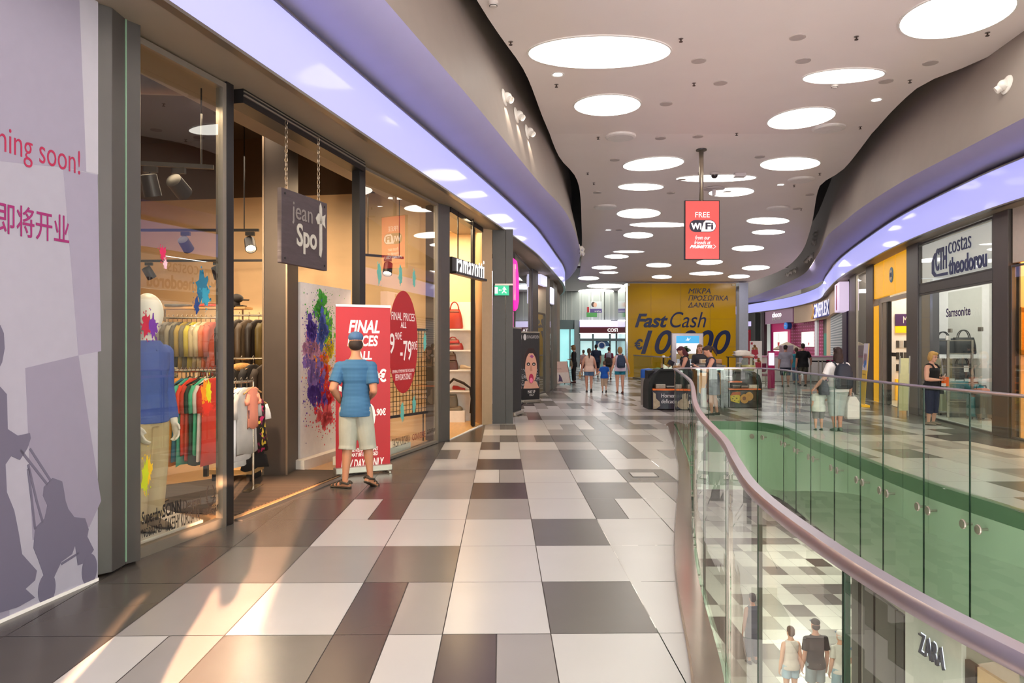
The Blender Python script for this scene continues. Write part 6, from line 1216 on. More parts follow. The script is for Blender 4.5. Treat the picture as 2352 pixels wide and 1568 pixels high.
    if top:
        col=top['c']; mat=col if not isinstance(col,str) else M(col,.85,noise=.07,scale=9,bump=.15); m=MB(); m.loft(torso_sh(top.get('hem',.475),top.get('neck',.829),top.get('g',ls),top.get('flare',0)))
        sv=top.get('sleeve','short')
        for (sh,E,W_,d),s in zip(arms,(-1,1)):
            if sv=='none': continue
            pts=[sh+V((-s*.03,0,.004)),sh,sh.lerp(E,.35),sh.lerp(E,.72)]; rs=[.041,.0415,.041,.042]
            if sv=='long': pts=[sh+V((-s*.03,0,.004)),sh,sh.lerp(E,.5),E,E.lerp(W_,.5),E.lerp(W_,.9)]; rs=[.041,.0415,.038,.034,.03,.025]
            if sv=='cap': pts=pts[:3]; rs=rs[:3]
            if top.get('sc') and sv!='none':
                q=MB(); q.tube([p*h for p in pts],[r*h*(.75+.25*b) for r in rs],12); q.ell(sh*h,.0415*h,10,7); later(q,voxel,1,'sleeve',M(top['sc'],.85,noise=.06),t)
            else: m.tube([p*h for p in pts],[r*h*(.75+.25*b) for r in rs],12); m.ell(sh*h,.0415*h*(.75+.25*b),10,7)
        if top.get('strap'):
            for s in (-1,1): m.tube([T(q_)*h for q_ in ((s*.058*b,.062*b,.77),(s*.058,.038,.815),(s*.056,0,.829),(s*.056,-.036,.818),(s*.05,-.058*b,.77))],.013*h,8)
        later(m,voxel,2,top.get('name','shirt'),mat,t)
    if bottom:
        mat=M(bottom['c'],.85,noise=.08,scale=9,bump=.15) if isinstance(bottom['c'],str) else bottom['c']; m=MB(); g=bottom.get('g',.011); end=bottom.get('end',.3)
        if bottom.get('skirt'):
            zt_=bottom.get('zt',.60); m.loft([[q_*h for q_ in ring((0,-.006+(.0 if zc>.5 else .004),zc),(.1+g)*b+fl,(.073+g)*b+fl,24)] for zc,fl in [(zt_,-.012),(.53,0),(.48,.004),(.40,.004),(.34,.006),(end,.008)]])
        else:
            m.loft([[T(q_)*h for q_ in ring((0,yo,zc),rx+g,ry+g,24)] for zc,rx,ry,yo in tors[:5] if zc<=bottom.get('zt',.55)])
            for hp_,K,A in legs:
                top_=hp_; L_=hp_.z-end
                if end>=K.z: fr_=(hp_.z-end)/(hp_.z-K.z); pts=[hp_,hp_.lerp(K,fr_*.5),hp_.lerp(K,fr_)]; rs=[.06,.053,.054]
                else: fr_=(K.z-end)/(K.z-A.z); pts=[hp_,hp_.lerp(K,.5),K,K.lerp(A,fr_*.5),K.lerp(A,fr_)]; rs=[.06,.053,.043,.04,.037]
                w2=bottom.get('wide',0); rs=[r*(.65+.35*b)+g*.5+w2*i/len(rs) for i,r in enumerate(rs)]
                m.tube([p*h for p in pts],[r*h for r in rs],16); m.ell(hp_*h,rs[0]*h,12,8)
        later(m,voxel,2,bottom.get('name','shorts'),mat,t)
    # ---- hair
    if hair:
        st_,hc=hair[:2]; hm=M(hc,.75,noise=.22,scale=30,bump=.5,name='hair'); m=MB()
        def E_(c,r): m.ell(TH(c)*h,tuple(x_*h for x_ in r),16,11,R=HR_)
        if st_=='cap':
            E_((0,-.012,.925),(.046,.052,.042)); later(m,voxel*.8,1,'hair',hm,t); m=MB(); E_((0,-.004,.972),(.049,.06,.038)); later(m,voxel*.7,1,'cap_crown',M(hair[2] if len(hair)>2 else '#3f5f82',.8,noise=.06),t)
            q=MB(); q.loft([[TH((.04*math.cos(th)*f,.045+.062*math.sin(th)*f,.962-.006*math.sin(th)+dz))*h for th in [math.pi*k/12 for k in range(13)]]+[TH((-.02,.03,.962+dz))*h,TH((.02,.03,.962+dz))*h] for dz,f in ((0,1),(.004,1))]); q.obj('cap_visor',M('#36506e',.8),t,True)
        else:
            E_((0,-.008,.952),(.0485,.058,.051)); E_((0,-.022,.925),(.044,.043,.046))
            if st_=='short': E_((0,.0,.972),(.044,.053,.034))
            if st_=='bob':
                for s in (-1,1): E_((s*.036,-.004,.92),(.018,.036,.055))
                E_((0,-.03,.905),(.044,.03,.05)); E_((0,.03,.975),(.04,.034,.024))
            if st_=='long':
                E_((0,-.034,.88),(.05,.03,.075)); 
                for s in (-1,1): E_((s*.038,-.014,.87),(.02,.03,.075))
                E_((0,-.042,.83),(.052,.022,.05)); E_((0,.028,.978),(.04,.032,.022))
            if st_=='ponytail' or st_=='lowpony':
                z0=.955 if st_=='ponytail' else .915; m.tube([TH((0,-.052,z0))*h,TH((0,-.078,z0-.015))*h,TH((0,-.085,z0-.06))*h,TH((0,-.075,z0-.12))*h,TH((0,-.066,z0-.16))*h],[.012*h,.018*h,.02*h,.014*h,.005*h],10); E_((0,.02,.978),(.04,.04,.022))
            later(m,voxel*.8,1,'hair',hm,t)
            if face and st_=='bob':
                q=MB()
                for s in (-1,1): q.tube([TH((s*.018+.013*math.cos(a),.062,.933+.009*math.sin(a)))*h for a in [2*math.pi*k/12 for k in range(12)]],.0016*h,5,False,True); q.tube([TH((s*.031,.06,.935))*h,TH((s*.045,.0,.928))*h],.0014*h,5)
                q.obj('glasses',M('#3a2c2a',.4),t)
    t['joint']=[tuple(round(c,4) for c in a[2]*h) for a in arms][0]
    return t,h,arms,legs,T,TH
def wpt(t,v):  # local point of a turned thing in world space
    c,s=math.cos(t.rotation_euler[2]),math.sin(t.rotation_euler[2]); return V((t.location.x+v.x*c-v.y*s,t.location.y+v.x*s+v.y*c,t.location.z+v.z))
def backpack(label,res,mat,w=.3,d=.16,hh=.42,zc=.69):
    t,h,arms,legs,T,TH=res; c=T((0,-.075,zc))*h; b=thing('backpack',label,'backpack',wpt(t,c+V((0,-d/2-.0,-hh/2))),t.rotation_euler[2])
    m=MB(); rings=[]
    for z,f,g in ((0,.75,.7),(.06,.95,.95),(.3,1,1),(.65,.95,.95),(.88,.75,.8),(1,.4,.5)): rings.append([V((w/2*f*math.copysign(abs(math.cos(a))**.6,math.cos(a)),d/2*g*math.copysign(abs(math.sin(a))**.6,math.sin(a)),hh*z)) for a in [2*math.pi*k/22 for k in range(22)]])
    m.loft(rings); m.obj('main_bag',mat,b,True,smooth_angle=60); MB().box((0,-d*.5,hh*.3),(w*.7,.05,hh*.36)).obj('front_pocket',mat,b,bev=.02)
    for s in (-1,1):
        m=MB(); x=s*w*.3; m.tube([(x*.8,d*.35,hh*.86),(x*1.0,d*.7,hh*1.04),(x*1.08,d*1.35,hh*1.06),(x*1.25,d*1.95,hh*.8),(x*1.3,d*1.7,hh*.4),(x*1.15,d*.6,hh*.12)],[.016]*6,8); m.obj('shoulder_strap',mat,b,True)
    m=MB(); m.tube([(-.03,0,hh*.98),(-.02,0,hh*1.06),(.02,0,hh*1.06),(.03,0,hh*.98)],.006,6); m.obj('grab_loop',mat,b); return b
STR=stripes('#2b5a80','#426f93',70,'Z',.4,.85)
# boy in front of the banner
boy=person('boy in a blue striped T-shirt, cap and grey shorts facing the red banner',817,8.33,1.735,0.12,'tan',('cap','#2b1f1a','#42648c'),dict(c=STR,sleeve='short',hem=.462,g=.013,flare=.03),dict(c='#a9a898',end=.245,g=.012,wide=.02,name='shorts'),'#3b3125',armL=((-.04,-.045,-.135),(.0,.05,-.225)),armR=((.018,-.04,-.15),(.0,.06,-.19)),legL=((-.008,.012,-.225),(-.022,-.012,-.455)),legR=((.03,.02,-.225),(.05,.01,-.44)),feet=(62,-34),heel=(0,24),voxel=.0068,female=False,bulk=.88,shoe_kind='sandal',head=(6,4))
# walkers on the left walkway
r=person('woman in black with a shoulder bag beside the A-frame poster',1318,31.2,1.60,1.3,'fair',('bob','#8a6a45'),dict(c='#17161a',sleeve='long',hem=.42),dict(c='#17161a',end=.06,name='trousers'),'#5a3030',head=(0,12),armR=((.03,.03,-.15),(.0,.12,-.16)))
b_=bag('shoulder_bag','beige shoulder bag carried by the woman in black',wpt(r[0],V((-.26,.05,.72))),.3,.1,.24,M('#8a7a5f',.6),.0,r[0].rotation_euler[2]); m=MB(); m.tube([(-.1,0,.22),(0,.0,.62),(.1,0,.22)],.01,6); m.obj('strap',M('#6b5c46',.6),b_)
r1=person('woman in a pale pink sleeveless top and denim shorts with a ponytail',1353,25.0,1.49,-.05,'mid',('lowpony','#3f2c22'),dict(c='#d9b9a8',sleeve='none',hem=.47,g=.02,flare=.12),dict(c='#4f6f93',end=.385,g=.014,name='denim_shorts'),'#4a3a34',legR=((.0,.03,-.22),(-.005,-.04,-.43)),heel=(0,50),armL=((-.05,-.02,-.155),(-.085,.02,-.30)),armR=((.045,.0,-.16),(.07,.03,-.31)))
m=MB(); m.ell((0,0,0),(.04,.04,.07)); m.ell((0,0,.09),(.04,.04,.04)); 
for s in (-1,1): m.tube([(s*.03,0,.02),(s*.08,.0,-.02)],.014,6); m.tube([(s*.02,0,-.05),(s*.04,0,-.13)],.016,6)
o=tag(m.obj('stuffed_toy',M('#b08d62',.9,noise=.1),None,True),'tan soft toy hanging from the hand of the woman in pale pink','toy'); o.location=wpt(r1[0],r1[2][0][2]*r1[1]+V((-.03,0,-.14)))
r=person('small boy in a bright blue T-shirt and beige trousers',1388,24.9,1.06,0.0,'fair',('short','#5a4030'),dict(c='#1559b8',sleeve='short',hem=.45,g=.02),dict(c='#c3ab93',end=.2,g=.014,name='trousers'),'#4a3a32',armL=((-.07,.0,-.14),(-.16,.02,-.21)),armR=((.03,0,-.16),(.03,.02,-.31)),heel=(0,30),legR=((.0,.03,-.22),(.0,-.04,-.43)),bulk=1.05)
r=person('woman in a pale lilac vest and teal shorts with a dark backpack',1424,24.5,1.54,0.03,'fair',('bob','#a07a4a'),dict(c='#dccbe0',sleeve='none',hem=.475,g=.016),dict(c='#127a93',end=.405,g=.012,name='shorts'),'#6b3a2c',armR=((.06,-.01,-.15),(.1,.02,-.28)),armL=((-.04,.0,-.16),(-.075,.04,-.30)),bulk=1.08)
backpack('dark blue backpack on the woman in the lilac vest',r,M('#2b3a55',.7,noise=.08),.29,.17,.42)
person('man in a navy T-shirt and dark shorts walking ahead of the small boy',1369,37,1.62,0.05,'mid',('short','#2e241f'),dict(c='#1f2c44',sleeve='short',hem=.45,g=.016),dict(c='#1c2338',end=.27,g=.014,name='shorts'),'#8c8580',female=False,bulk=1.15,legL=((-.01,.02,-.22),(-.01,-.03,-.44)))
r=person('girl in a grey top with dark red sleeves beyond the small boy',1399,34.5,1.5,-.4,'mid',('short','#3a2a25'),dict(c='#a9a4b4',sleeve='short',sc='#7a1d3c',hem=.47),dict(c='#3b3636',end=.38,name='shorts'),'#3b3532')
bag('shoulder_bag','dark sling bag on the hip of the girl with dark red sleeves',wpt(r[0],V((.02,-.17,.72))),.34,.14,.28,M('#3a3233',.7),.02,r[0].rotation_euler[2])
person('child in white seen beyond the woman in pale pink',1340,37.5,1.35,0.4,'fair',('short','#6b4a35'),dict(c='#d9b3b0',sleeve='short',hem=.47),dict(c='#7a3a40',end=.3,name='shorts'),'#4a4040')
# kiosk customers and staff
r=person('woman with dark red hair writing at the food kiosk counter',1580,19.3,1.59,1.5,'mid',('long','#4a1420'),dict(c='#26262d',sleeve='none',hem=.47,neck=.775,strap=1),dict(c='#2b2b33',end=.1,name='trousers'),'#2a2626',lean=12,head=(0,24),armL=((-.01,.06,-.15),(.02,.17,-.15)),armR=((.02,.07,-.14),(-.02,.2,-.14)),face=True,bulk=1.08)
person('woman with long light brown hair behind the food kiosk',1607,21.6,1.62,math.pi,'fair',('long','#8c6742'),dict(c='#2f2f35',sleeve='short',hem=.47),dict(c='#2b2b33',end=.1,name='trousers'),'#2a2626',face=True,head=(5,8))
r=person('woman with a dark ponytail in a navy dress holding a white carrier bag',1638,16.75,1.6,1.45,'mid',('ponytail','#352019'),dict(c='#2f3140',sleeve='none',hem=.47,neck=.775,strap=1,name='dress_top'),dict(c='#2d3042',skirt=True,end=.30,name='dress_skirt'),'#1d1b1b',lean=7,head=(0,26),armL=((-.0,.07,-.14),(.02,.17,-.10)),armR=((.03,.01,-.165),(.03,.03,-.32)),legL=((-.0,.04,-.22),(-.0,.03,-.455)),legR=((.0,-.02,-.22),(.0,-.06,-.455)),face=True)
hw=wpt(r[0],r[2][1][2]*r[1]); t=thing('carrier_bag','white carrier bag with a pink print held by the woman in the navy dress','carrier bag',hw+V((-.01,-.02,-.55)),.25); m=MB(); m.loft([[V((x,y,z)) for x,y in ((-.15*f,-.05*f),(.15*f,-.05*f),(.15*f,.05*f),(-.15*f,.05*f))] for z,f in ((0,.9),(.03,1),(.3,1.0),(.43,.92))]); m.obj('bag_body',M('#e3e0e4',.6),t,bev=.01)
m=MB(); q=(V((0,-.052,.14)),V((1,0,0)),V((0,0,1)))
for i in range(8): a=i*math.pi/4; m.disc(q,.03+.045*math.cos(a),.045*math.sin(a),.03,.02,0,.003,10,a)
m.obj('flower_print',M('#a8406f',.6),t); m=MB(); m.tube([(-.06,0,.42),(-.03,0,.52),(.03,0,.52),(.06,0,.42)],.008,6); m.obj('handle',M('#d5d2d6',.6),t)
m=MB(); w0=wpt(r[0],r[2][0][2]*r[1]+V((0,.06,.02))); m.box((0,0,0),(.16,.09,.012),R=Matrix.Rotation(.3,3,'Y')); o=tag(m.obj('tablet_phone',M('#1c1c22',.2),bev=.004),'dark phone in the hand of the woman in the navy dress','phone'); o.location=w0
person('bearded man by the dark red wall panel right of the billboard',1702,37.5,1.66,.9,'dark',('short','#17120f'),dict(c='#b9bcd6',sleeve='long',hem=.45),dict(c='#33333a',end=.06,name='trousers'),'#222222',female=False,face=True)
person('man in a light grey T-shirt standing at the dessert counter',1804,28.4,1.6,-.15,'mid',('short','#241b17'),dict(c='#9a9aa6',sleeve='short',hem=.46,g=.018),dict(c='#232a3c',end=.27,g=.016,name='shorts'),'#6a5a50',female=False,bulk=1.2,head=(-25,18),armR=((.04,.03,-.16),(.02,.1,-.28)))
person('man in a black T-shirt and camouflage shorts at the dessert counter',1844,28.7,1.66,-.1,'mid',('short','#2a211c'),dict(c='#131315',sleeve='short',hem=.45,g=.018),dict(c=splat(['#4a4a3c','#33352c','#5c5848','#3f4034'],14),end=.27,g=.016,name='shorts'),'#3a3430',female=False,bulk=1.15,armR=((.07,.02,-.14),(.1,.1,-.22)))
person('person in turquoise half hidden beyond the man in black',1829,30.0,1.5,-.3,'fair',('short','#5a4030'),dict(c='#2f8fa0',sleeve='short',hem=.46),dict(c='#5a6a8a',end=.1,name='trousers'),'#3a3a3a')
# right walkway
r=person('woman in a white T-shirt with a black backpack walking with a child',1924,13.75,1.56,0.05,'mid',('long','#2f1d19'),dict(c='#e9e4e4',sleeve='short',hem=.47,g=.016),dict(c='#a9b3b0',end=.18,g=.02,name='trousers'),'#5f6f68',armL=((-.06,.0,-.15),(-.16,.02,-.255)),armR=((.05,0,-.16),(.06,.02,-.315)),bulk=1.12,legL=((-.0,.01,-.225),(.02,.0,-.455)),legR=((-.02,.02,-.225),(-.03,.0,-.455)),voxel=.0095)
backpack('black backpack on the woman in the white T-shirt',r,M('#1d2230',.7,noise=.08),.33,.2,.46,.66)
hw=wpt(r[0],r[2][1][2]*r[1]); t=thing('carrier_bag','translucent white carrier bag beside the woman with the backpack','carrier bag',hw+V((.03,0,-.5)),.2); m=MB(); m.loft([[V((x,y,z)) for x,y in ((-.14*f,-.06*f),(.14*f,-.06*f),(.14*f,.06*f),(-.14*f,.06*f))] for z,f in ((0,.9),(.04,1),(.3,.95),(.42,.5))]); m.obj('bag_body',M('#e0dcd8',.5),t,bev=.015); m=MB(); m.tube([(-.05,0,.4),(-.02,0,.49),(.02,0,.49),(.05,0,.4)],.008,6); m.obj('handle',M('#d5d2d6',.6),t)
bag('shoulder_bag','dark hip bag on the left of the woman in the white T-shirt',wpt(r[0],V((-.27,-.02,.68))),.3,.16,.26,M('#2c3140',.7),.02,1.4)
person('toddler in a white shirt and grey shorts held by the woman with the backpack',1880,13.9,.84,0.0,'fair',('short','#3f2a20'),dict(c='#e6e6dc',sleeve='short',hem=.42,g=.03),dict(c='#7a7a7a',end=.26,g=.025,name='shorts'),'#4f6a58',bulk=1.25,armR=((.06,.0,-.1),(.12,.02,-.02)),voxel=.009)
r=person('blonde woman in a black vest with crossed arms before the luggage shop',2140,14.85,1.475,math.pi+.55,'fair',('bob','#c49a55'),dict(c='#131215',sleeve='none',hem=.47,g=.012,neck=.775,strap=1,name='vest'),dict(c='#2a2c48',end=.16,g=.014,name='cropped_trousers'),'#8a7a68',armL=((-.045,.02,-.155),(.075,.125,-.14)),armR=((.045,.02,-.155),(-.085,.115,-.165)),bulk=1.2,face=True,head=(-8,14),voxel=.0085)
hw=wpt(r[0],V((-.12,.2,.98))); t=thing('gift_bag','small orange gift bag hanging from the blonde woman\'s arm','gift bag',hw+V((0,0,-.2)),.5); m=MB(); m.box((0,0,.09),(.15,.06,.18)); m.obj('bag_body',M('#f06a1a',.5),t); m=MB(); m.box((-.06,-.005,.03),(.05,.062,.06)); m.obj('white_corner',M('#e6e2da',.5),t); m=MB(); m.tube([(-.04,0,.18),(0,0,.25),(.04,0,.18)],.004,6); m.obj('handle',M('#e9e2d8',.6),t)
bag('handbag','black handbag under the blonde woman\'s arm',wpt(r[0],V((-.24,.05,.62))),.24,.1,.3,M('#16161b',.5),.1,r[0].rotation_euler[2]+.6)
# lower level
LZ=-5.7
person('woman in dark blue carrying a bag, farthest of the lower-level group',1728,17.0,1.6,.2,'mid',('short','#2a2320'),dict(c='#3a4050',sleeve='none',hem=.45),dict(c='#2f3a52',end=.1,name='trousers'),'#333333',z=LZ)
person('woman in a pale top and light denim shorts on the lower level',1816,15.0,1.6,.1,'fair',('short','#5a4034'),dict(c='#d6c9c0',sleeve='none',hem=.47),dict(c='#9fb9cc',end=.36,name='denim_shorts'),'#444444',z=LZ)
person('man in a black cap and black T-shirt on the lower level',1873,14.9,1.78,.05,'mid',('cap','#201a18','#1d1d20'),dict(c='#1c1c20',sleeve='short',hem=.46),dict(c='#8a97a0',end=.3,name='shorts'),'#444444',female=False,z=LZ)
person('person in white with a white hat near the lower right panes',1930,14.9,1.55,.1,'fair',('cap','#d9d2c8','#ded9d2'),dict(c='#dcd6cf',sleeve='short',hem=.46),dict(c='#8fb0bf',end=.3,name='shorts'),'#555555',z=LZ)
person('old man in a pale shirt and khaki shorts on the lower level',1968,13.6,1.74,.1,'mid',('cap','#cfc8bc','#d8d0c2'),dict(c='#c9c2b0',sleeve='short',hem=.46),dict(c='#8a8468',end=.3,name='shorts'),'#555555',female=False,bulk=1.1,z=LZ)
# photographer standing behind the viewer, whose shadow falls on the sunlit tiles
person('photographer standing behind the viewpoint in the doorway light',0,-.7,1.74,.25,'mid',('cap','#2a2320','#2a2a30'),dict(c='#3a4450',sleeve='short',hem=.46),dict(c='#55504a',end=.3,name='shorts'),'#333333',female=False,x=-1.0,armL=((-.05,.06,-.13),(.03,.16,-.05)),armR=((.05,.06,-.13),(-.03,.16,-.05)),voxel=.014)
# mannequin in the front window
r=person('x',337,6.1,1.86,math.pi+1.15,'#efe6d8',None,dict(c='#3f57a8',sleeve='long',hem=.47,g=.02,neck=.835),dict(c='#c0ab84',end=.05,g=.012,name='chinos'),'#8a7a68',female=False,armL=((-.012,.0,-.165),(-.0,.06,-.31)),armR=((.012,0,-.165),(.0,.06,-.31)),bulk=.85,z=.085,voxel=.008)
t=r[0]; t.name='mannequin'; t['label']='white egg-headed mannequin in a blue shirt and beige chinos in the front window'; t['category']='mannequin'
m=MB(); m.ell((0,.01,.955*1.86),(.115,.13,.165),24,16); m.obj('egg_head',M('#f3ebdd',.35),t,True)
m=MB(); m.box((0,.115,1.2),(.012,.01,.55)); m.obj('button_placket',M('#354a92',.8),t)
flush()
for o in list(bpy.data.objects):
    if 'joint' in o: del o['joint']
# ================================================================ food kiosk
KB=M('#0d0b0d',.5,spec=.25,noise=.05,name='black_laminate'); ORG=M('#e8702a',.4,name='orange_trim'); y=18.4
t=thing('kiosk_stand','left black kiosk stand with an orange shelf and a printed front','kiosk',at(1530,18.9))
kp=plane(at(1489,18.4),at(1570,18.4)); kl=plen(at(1489,18.4),at(1570,18.4)); zt=zz(848,18.4)
m=MB(); m.plate(kp,[(0,0),(.09,0),(.09,.55),(.16,.8),(.3,.95),(kl,.97),(kl,zt),(.28,zt),(.1,zt-.14),(.02,zt-.32),(0,zt-.5)],-.75,.0); m.obj('side_panel',KB,t,world=True)
m=MB(); m.rect(kp,.05,.02,kl-.02,.95,-.74,-.3); m.obj('back_panel',KB,t,world=True); zs=zz(894,18.4)
m=MB(); m.loft([[kp[0]+kp[1]*u+V((0,-.04-.12*math.sin(math.pi*u/kl),z)) if j==0 else kp[0]+kp[1]*u+V((0,.4,z)) for j,z in ((0,zs-.02),(0,zs+.02),(1,zs+.02),(1,zs-.02))] for u in [.1+(kl-.12)*i/12 for i in range(13)]]); m.obj('orange_shelf',ORG,t,world=True)
m=MB(); m.loft([[kp[0]+kp[1]*u+V((0,.0-.12*math.sin(math.pi*u/kl),z)) if j==0 else kp[0]+kp[1]*u+V((0,.4,z)) for j,z in ((0,.02),(0,zs-.03),(1,zs-.03),(1,.02))] for u in [.09+(kl-.11)*i/12 for i in range(13)]]); m.obj('printed_front',M('#1d1830',.4),t,world=True)
fp=plane(at(1500,18.27),at(1566,18.27)); text('Homemade\ndelicacies',fp,.2,.16,.55,.24,M('#e6e2ea',.5),t,n0=.0,ext=.005,shear=.1); m=MB(); m.plate(fp,[(0,.02),(.08,.03),(.17,.1),(.16,.2),(.07,.28),(.06,.4),(0,.44)],.02,.03); m.obj('statue_print',M('#a89680',.6,noise=.2),t,world=True)
MB()
def punnet(label,loc,w,d,h,col,rz=0):
    t=thing('food_pack',label,'food pack',loc,rz,'packs on the kiosk shelves'); MB().box((0,0,h/2),(w,d,h)).obj('tray',M(col,.5,noise=.2,scale=20),t,bev=.008); MB().box((0,0,h+.006),(w*.96,d*.96,.012)).obj('lid',M('#cfc9c0',.2),t)
s0=at(1509,18.5,zs+.021)
punnet('silver food pack at the left end of the left orange shelf',s0+V((.08,0,0)),.24,.16,.09,'#8f8a80'); punnet('dark food pack beside the silver one on the left orange shelf',s0+V((.32,-.03,0)),.2,.15,.05,'#2f2a2a'); punnet('grey food pack at the right of the left orange shelf',s0+V((.52,-.02,0)),.18,.15,.07,'#5a5552')
cz_=at(1540,18.75,zt+.004); t=thing('pastry_tray','clear tray of pastries on the left kiosk stand','tray',cz_); MB().box((0,0,.01),(.42,.3,.02)).obj('base',M('#bdb5ad',.4),t)
for i in range(8): MB().ell((-.16+.1*(i%4),-.06+.12*(i//4),.05),(.05,.045,.035),10,7).obj('pastry',M('#c39a76',.7,noise=.15),t,True)
m=MB(); 
for a,b in (((-.21,0),(.006,.3)),((.21,0),(.006,.3))): m.box((a[0],0,.07),(b[0],b[1],.12))
m.box((0,-.15,.07),(.42,.006,.12)); m.obj('glass_side',SG,t)
t=thing('card_stand','black curved stand with a lamp on the left kiosk stand','stand',at(1524,18.7,zt+.004)); MB().lathe([(.0,0),(.08,0),(.08,.02),(.0,.03)],16).obj('base',KB,t); m=MB(); m.tube([(0,0,.02),(0,0,.3)],.02,8); m.obj('stem',KB,t); MB().ell((0,-.01,.31),(.045,.045,.03)).obj('lamp_head',M('#d8d4d0',.4),t,True)
t=thing('tablet_stand','dark tilted tablet on the kiosk counter','tablet',at(1541,18.62,zt+.004)); m=MB(); m.box((0,0,.15),(.16,.012,.13),R=Matrix.Rotation(.5,3,'Y')@Matrix.Rotation(-.3,3,'X')); m.obj('screen',M('#17171b',.2),t); m=MB(); m.tube([(-.06,.02,0),(0,.03,.15),(.06,.02,0)],.008,6); m.obj('legs',KB,t)
# middle counter
t=thing('kiosk_counter','middle black and orange kiosk counter behind the woman in the navy dress','counter',at(1630,19.6)); kp2=plane(at(1596,19.2),at(1664,19.2)); l2=plen(at(1596,19.2),at(1664,19.2))
m=MB(); m.rect(kp2,.1,.02,l2,1.04,-.7,0); m.obj('counter_body',KB,t,world=True,bev=.01); m=MB(); m.plate(kp2,[(.1,.38),(.18,.3),(l2-.14,.3),(l2-.02,.4),(l2-.02,.78),(l2-.12,.88),(.1,.88)],.0,.02); m.obj('orange_panel',M('#c9862c',.4),t,world=True); text('BAKERY',kp2,.3,.14,.4,.08,WHITE,t,n0=.001,ext=.004)
m=MB(); m.rect(kp2,.06,1.04,l2+.02,1.08,-.72,.05); m.obj('worktop',M('#3a3434',.25),t,world=True); m=MB(); m.rect(kp2,.02,.95,l2-.02,.98,.0,.03); m.obj('light_strip',M('#cdeee2',.4,emit=.5,noise=0),t,world=True)
# right stand
t=thing('kiosk_stand','right black kiosk stand with a cheese print and two orange shelves','kiosk',at(1705,19.2)); kp3=plane(at(1662,18.9),at(1750,18.9)); l3=plen(at(1662,18.9),at(1750,18.9)); z3=zz(853,18.9)
m=MB(); m.plate(kp3,[(0,0),(.12,0),(.12,.86),(l3-.3,.88),(l3-.16,.78),(l3-.08,.6),(l3-.08,0),(l3,0),(l3,.62),(l3-.05,.82),(l3-.2,z3),(0,z3)],-.75,0); m.obj('side_panel',KB,t,world=True); m=MB(); m.rect(kp3,.05,.02,l3-.05,.86,-.74,-.3); m.obj('back_panel',M('#2a1d16',.4),t,world=True)
for py,a,b,nm in ((876,.12,.44,0),(893,.12,l3-.06,1)): zq=zz(py,18.9); m=MB(); m.rect(kp3,a,zq-.02,b,zq+.015,-.4,.12); m.obj('orange_shelf',ORG,t,world=True,bev=.01)
zq=zz(893,18.9); m=MB(); m.loft([[kp3[0]+kp3[1]*u+V((0,-.03-.1*math.sin(math.pi*u/l3),z)) if j==0 else kp3[0]+kp3[1]*u+V((0,.4,z)) for j,z in ((0,.02),(0,zq-.04),(1,zq-.04),(1,.02))] for u in [.12+(l3-.2)*i/12 for i in range(13)]]); m.obj('printed_front',M('#1a1512',.4),t,world=True)
cp3=plane(at(1680,18.74),at(1740,18.74)); m=MB(); m.plate(cp3,[(-.02,.18),(.2,.12),(.22,.3),(.16,.42),(.05,.4),(-.03,.32)],.0,.01); m.obj('cheese_print',M('#c9b22c',.6,noise=.1),t,world=True); m=MB(); m.plate(cp3,[(-.03,.32),(.02,.4),(.22,.42),(.23,.33),(.1,.34)],.01,.014); m.obj('rind_print',M('#b3582c',.6),t,world=True); m=MB()
for u,v,r in ((.03,.24,.02),(.08,.2,.015),(.13,.25,.02),(.17,.18,.014),(.06,.3,.013)): m.disc(cp3,u,v,r,r*.8,.01,.014,10)
m.obj('hole_print',M('#4d4416',.6),t,world=True); m=MB(); m.disc(cp3,.33,.24,.11,.12,.0,.012); m.disc(cp3,.45,.3,.1,.11,-.004,.008); m.obj('bread_print',M('#c08a3a',.6,noise=.15),t,world=True); m=MB(); m.disc(cp3,.32,.25,.045,.05,.012,.016); m.obj('crumb_print',M('#7d4a1c',.6),t,world=True)
s0=at(1690,18.95,zq+.016); punnet('dark round loaf pack at the left of the right orange shelf',s0,.2,.16,.06,'#3a2420'); punnet('brown cake pack in the middle of the right orange shelf',s0+V((.22,.02,0)),.18,.15,.05,'#4a3020'); punnet('white wrapped pack at the right of the right orange shelf',s0+V((.44,.02,0)),.24,.16,.08,'#b9b9a8'); punnet('clear dark pack on the upper short orange shelf',at(1672,18.95,zz(876,18.9)+.016),.16,.15,.11,'#4a4c4c')
# jars and goods on top
def jar(label,loc,r,h,mat,lid):
    t=thing('glass_jar',label,'jar',loc); m=MB(); m.lathe([(.0,.005),(r*.7,.005),(r,h*.25),(r*1.02,h*.5),(r*.8,h*.82),(r*.62,h*.9),(r*.62,h)],24); m.obj('glass_body',glass((238,240,225),ior=1.45),t,True); m=MB(); m.lathe([(.0,.012),(r*.68,.012),(r*.92,h*.26),(r*.9,h*.45),(.0,h*.5)],20); m.obj('contents',mat,t,True); m=MB(); m.lathe([(.0,h),(r*.72,h),(r*.78,h*1.03),(r*.7,h*1.1),(.0,h*1.14)],20); m.obj('lid',lid,t,True)
jar('big round glass jar with a reddish lid on the right kiosk stand',at(1718,19.1,z3+.004),.19,.34,M('#c9bf8f',.7,noise=.2,scale=20),M('#9a5a44',.6))
jar('smaller glass jar left of the big round jar on the kiosk',at(1697,19.0,z3+.004),.09,.2,M('#d8d2c2',.7,noise=.2),M('#bdb5a8',.5))
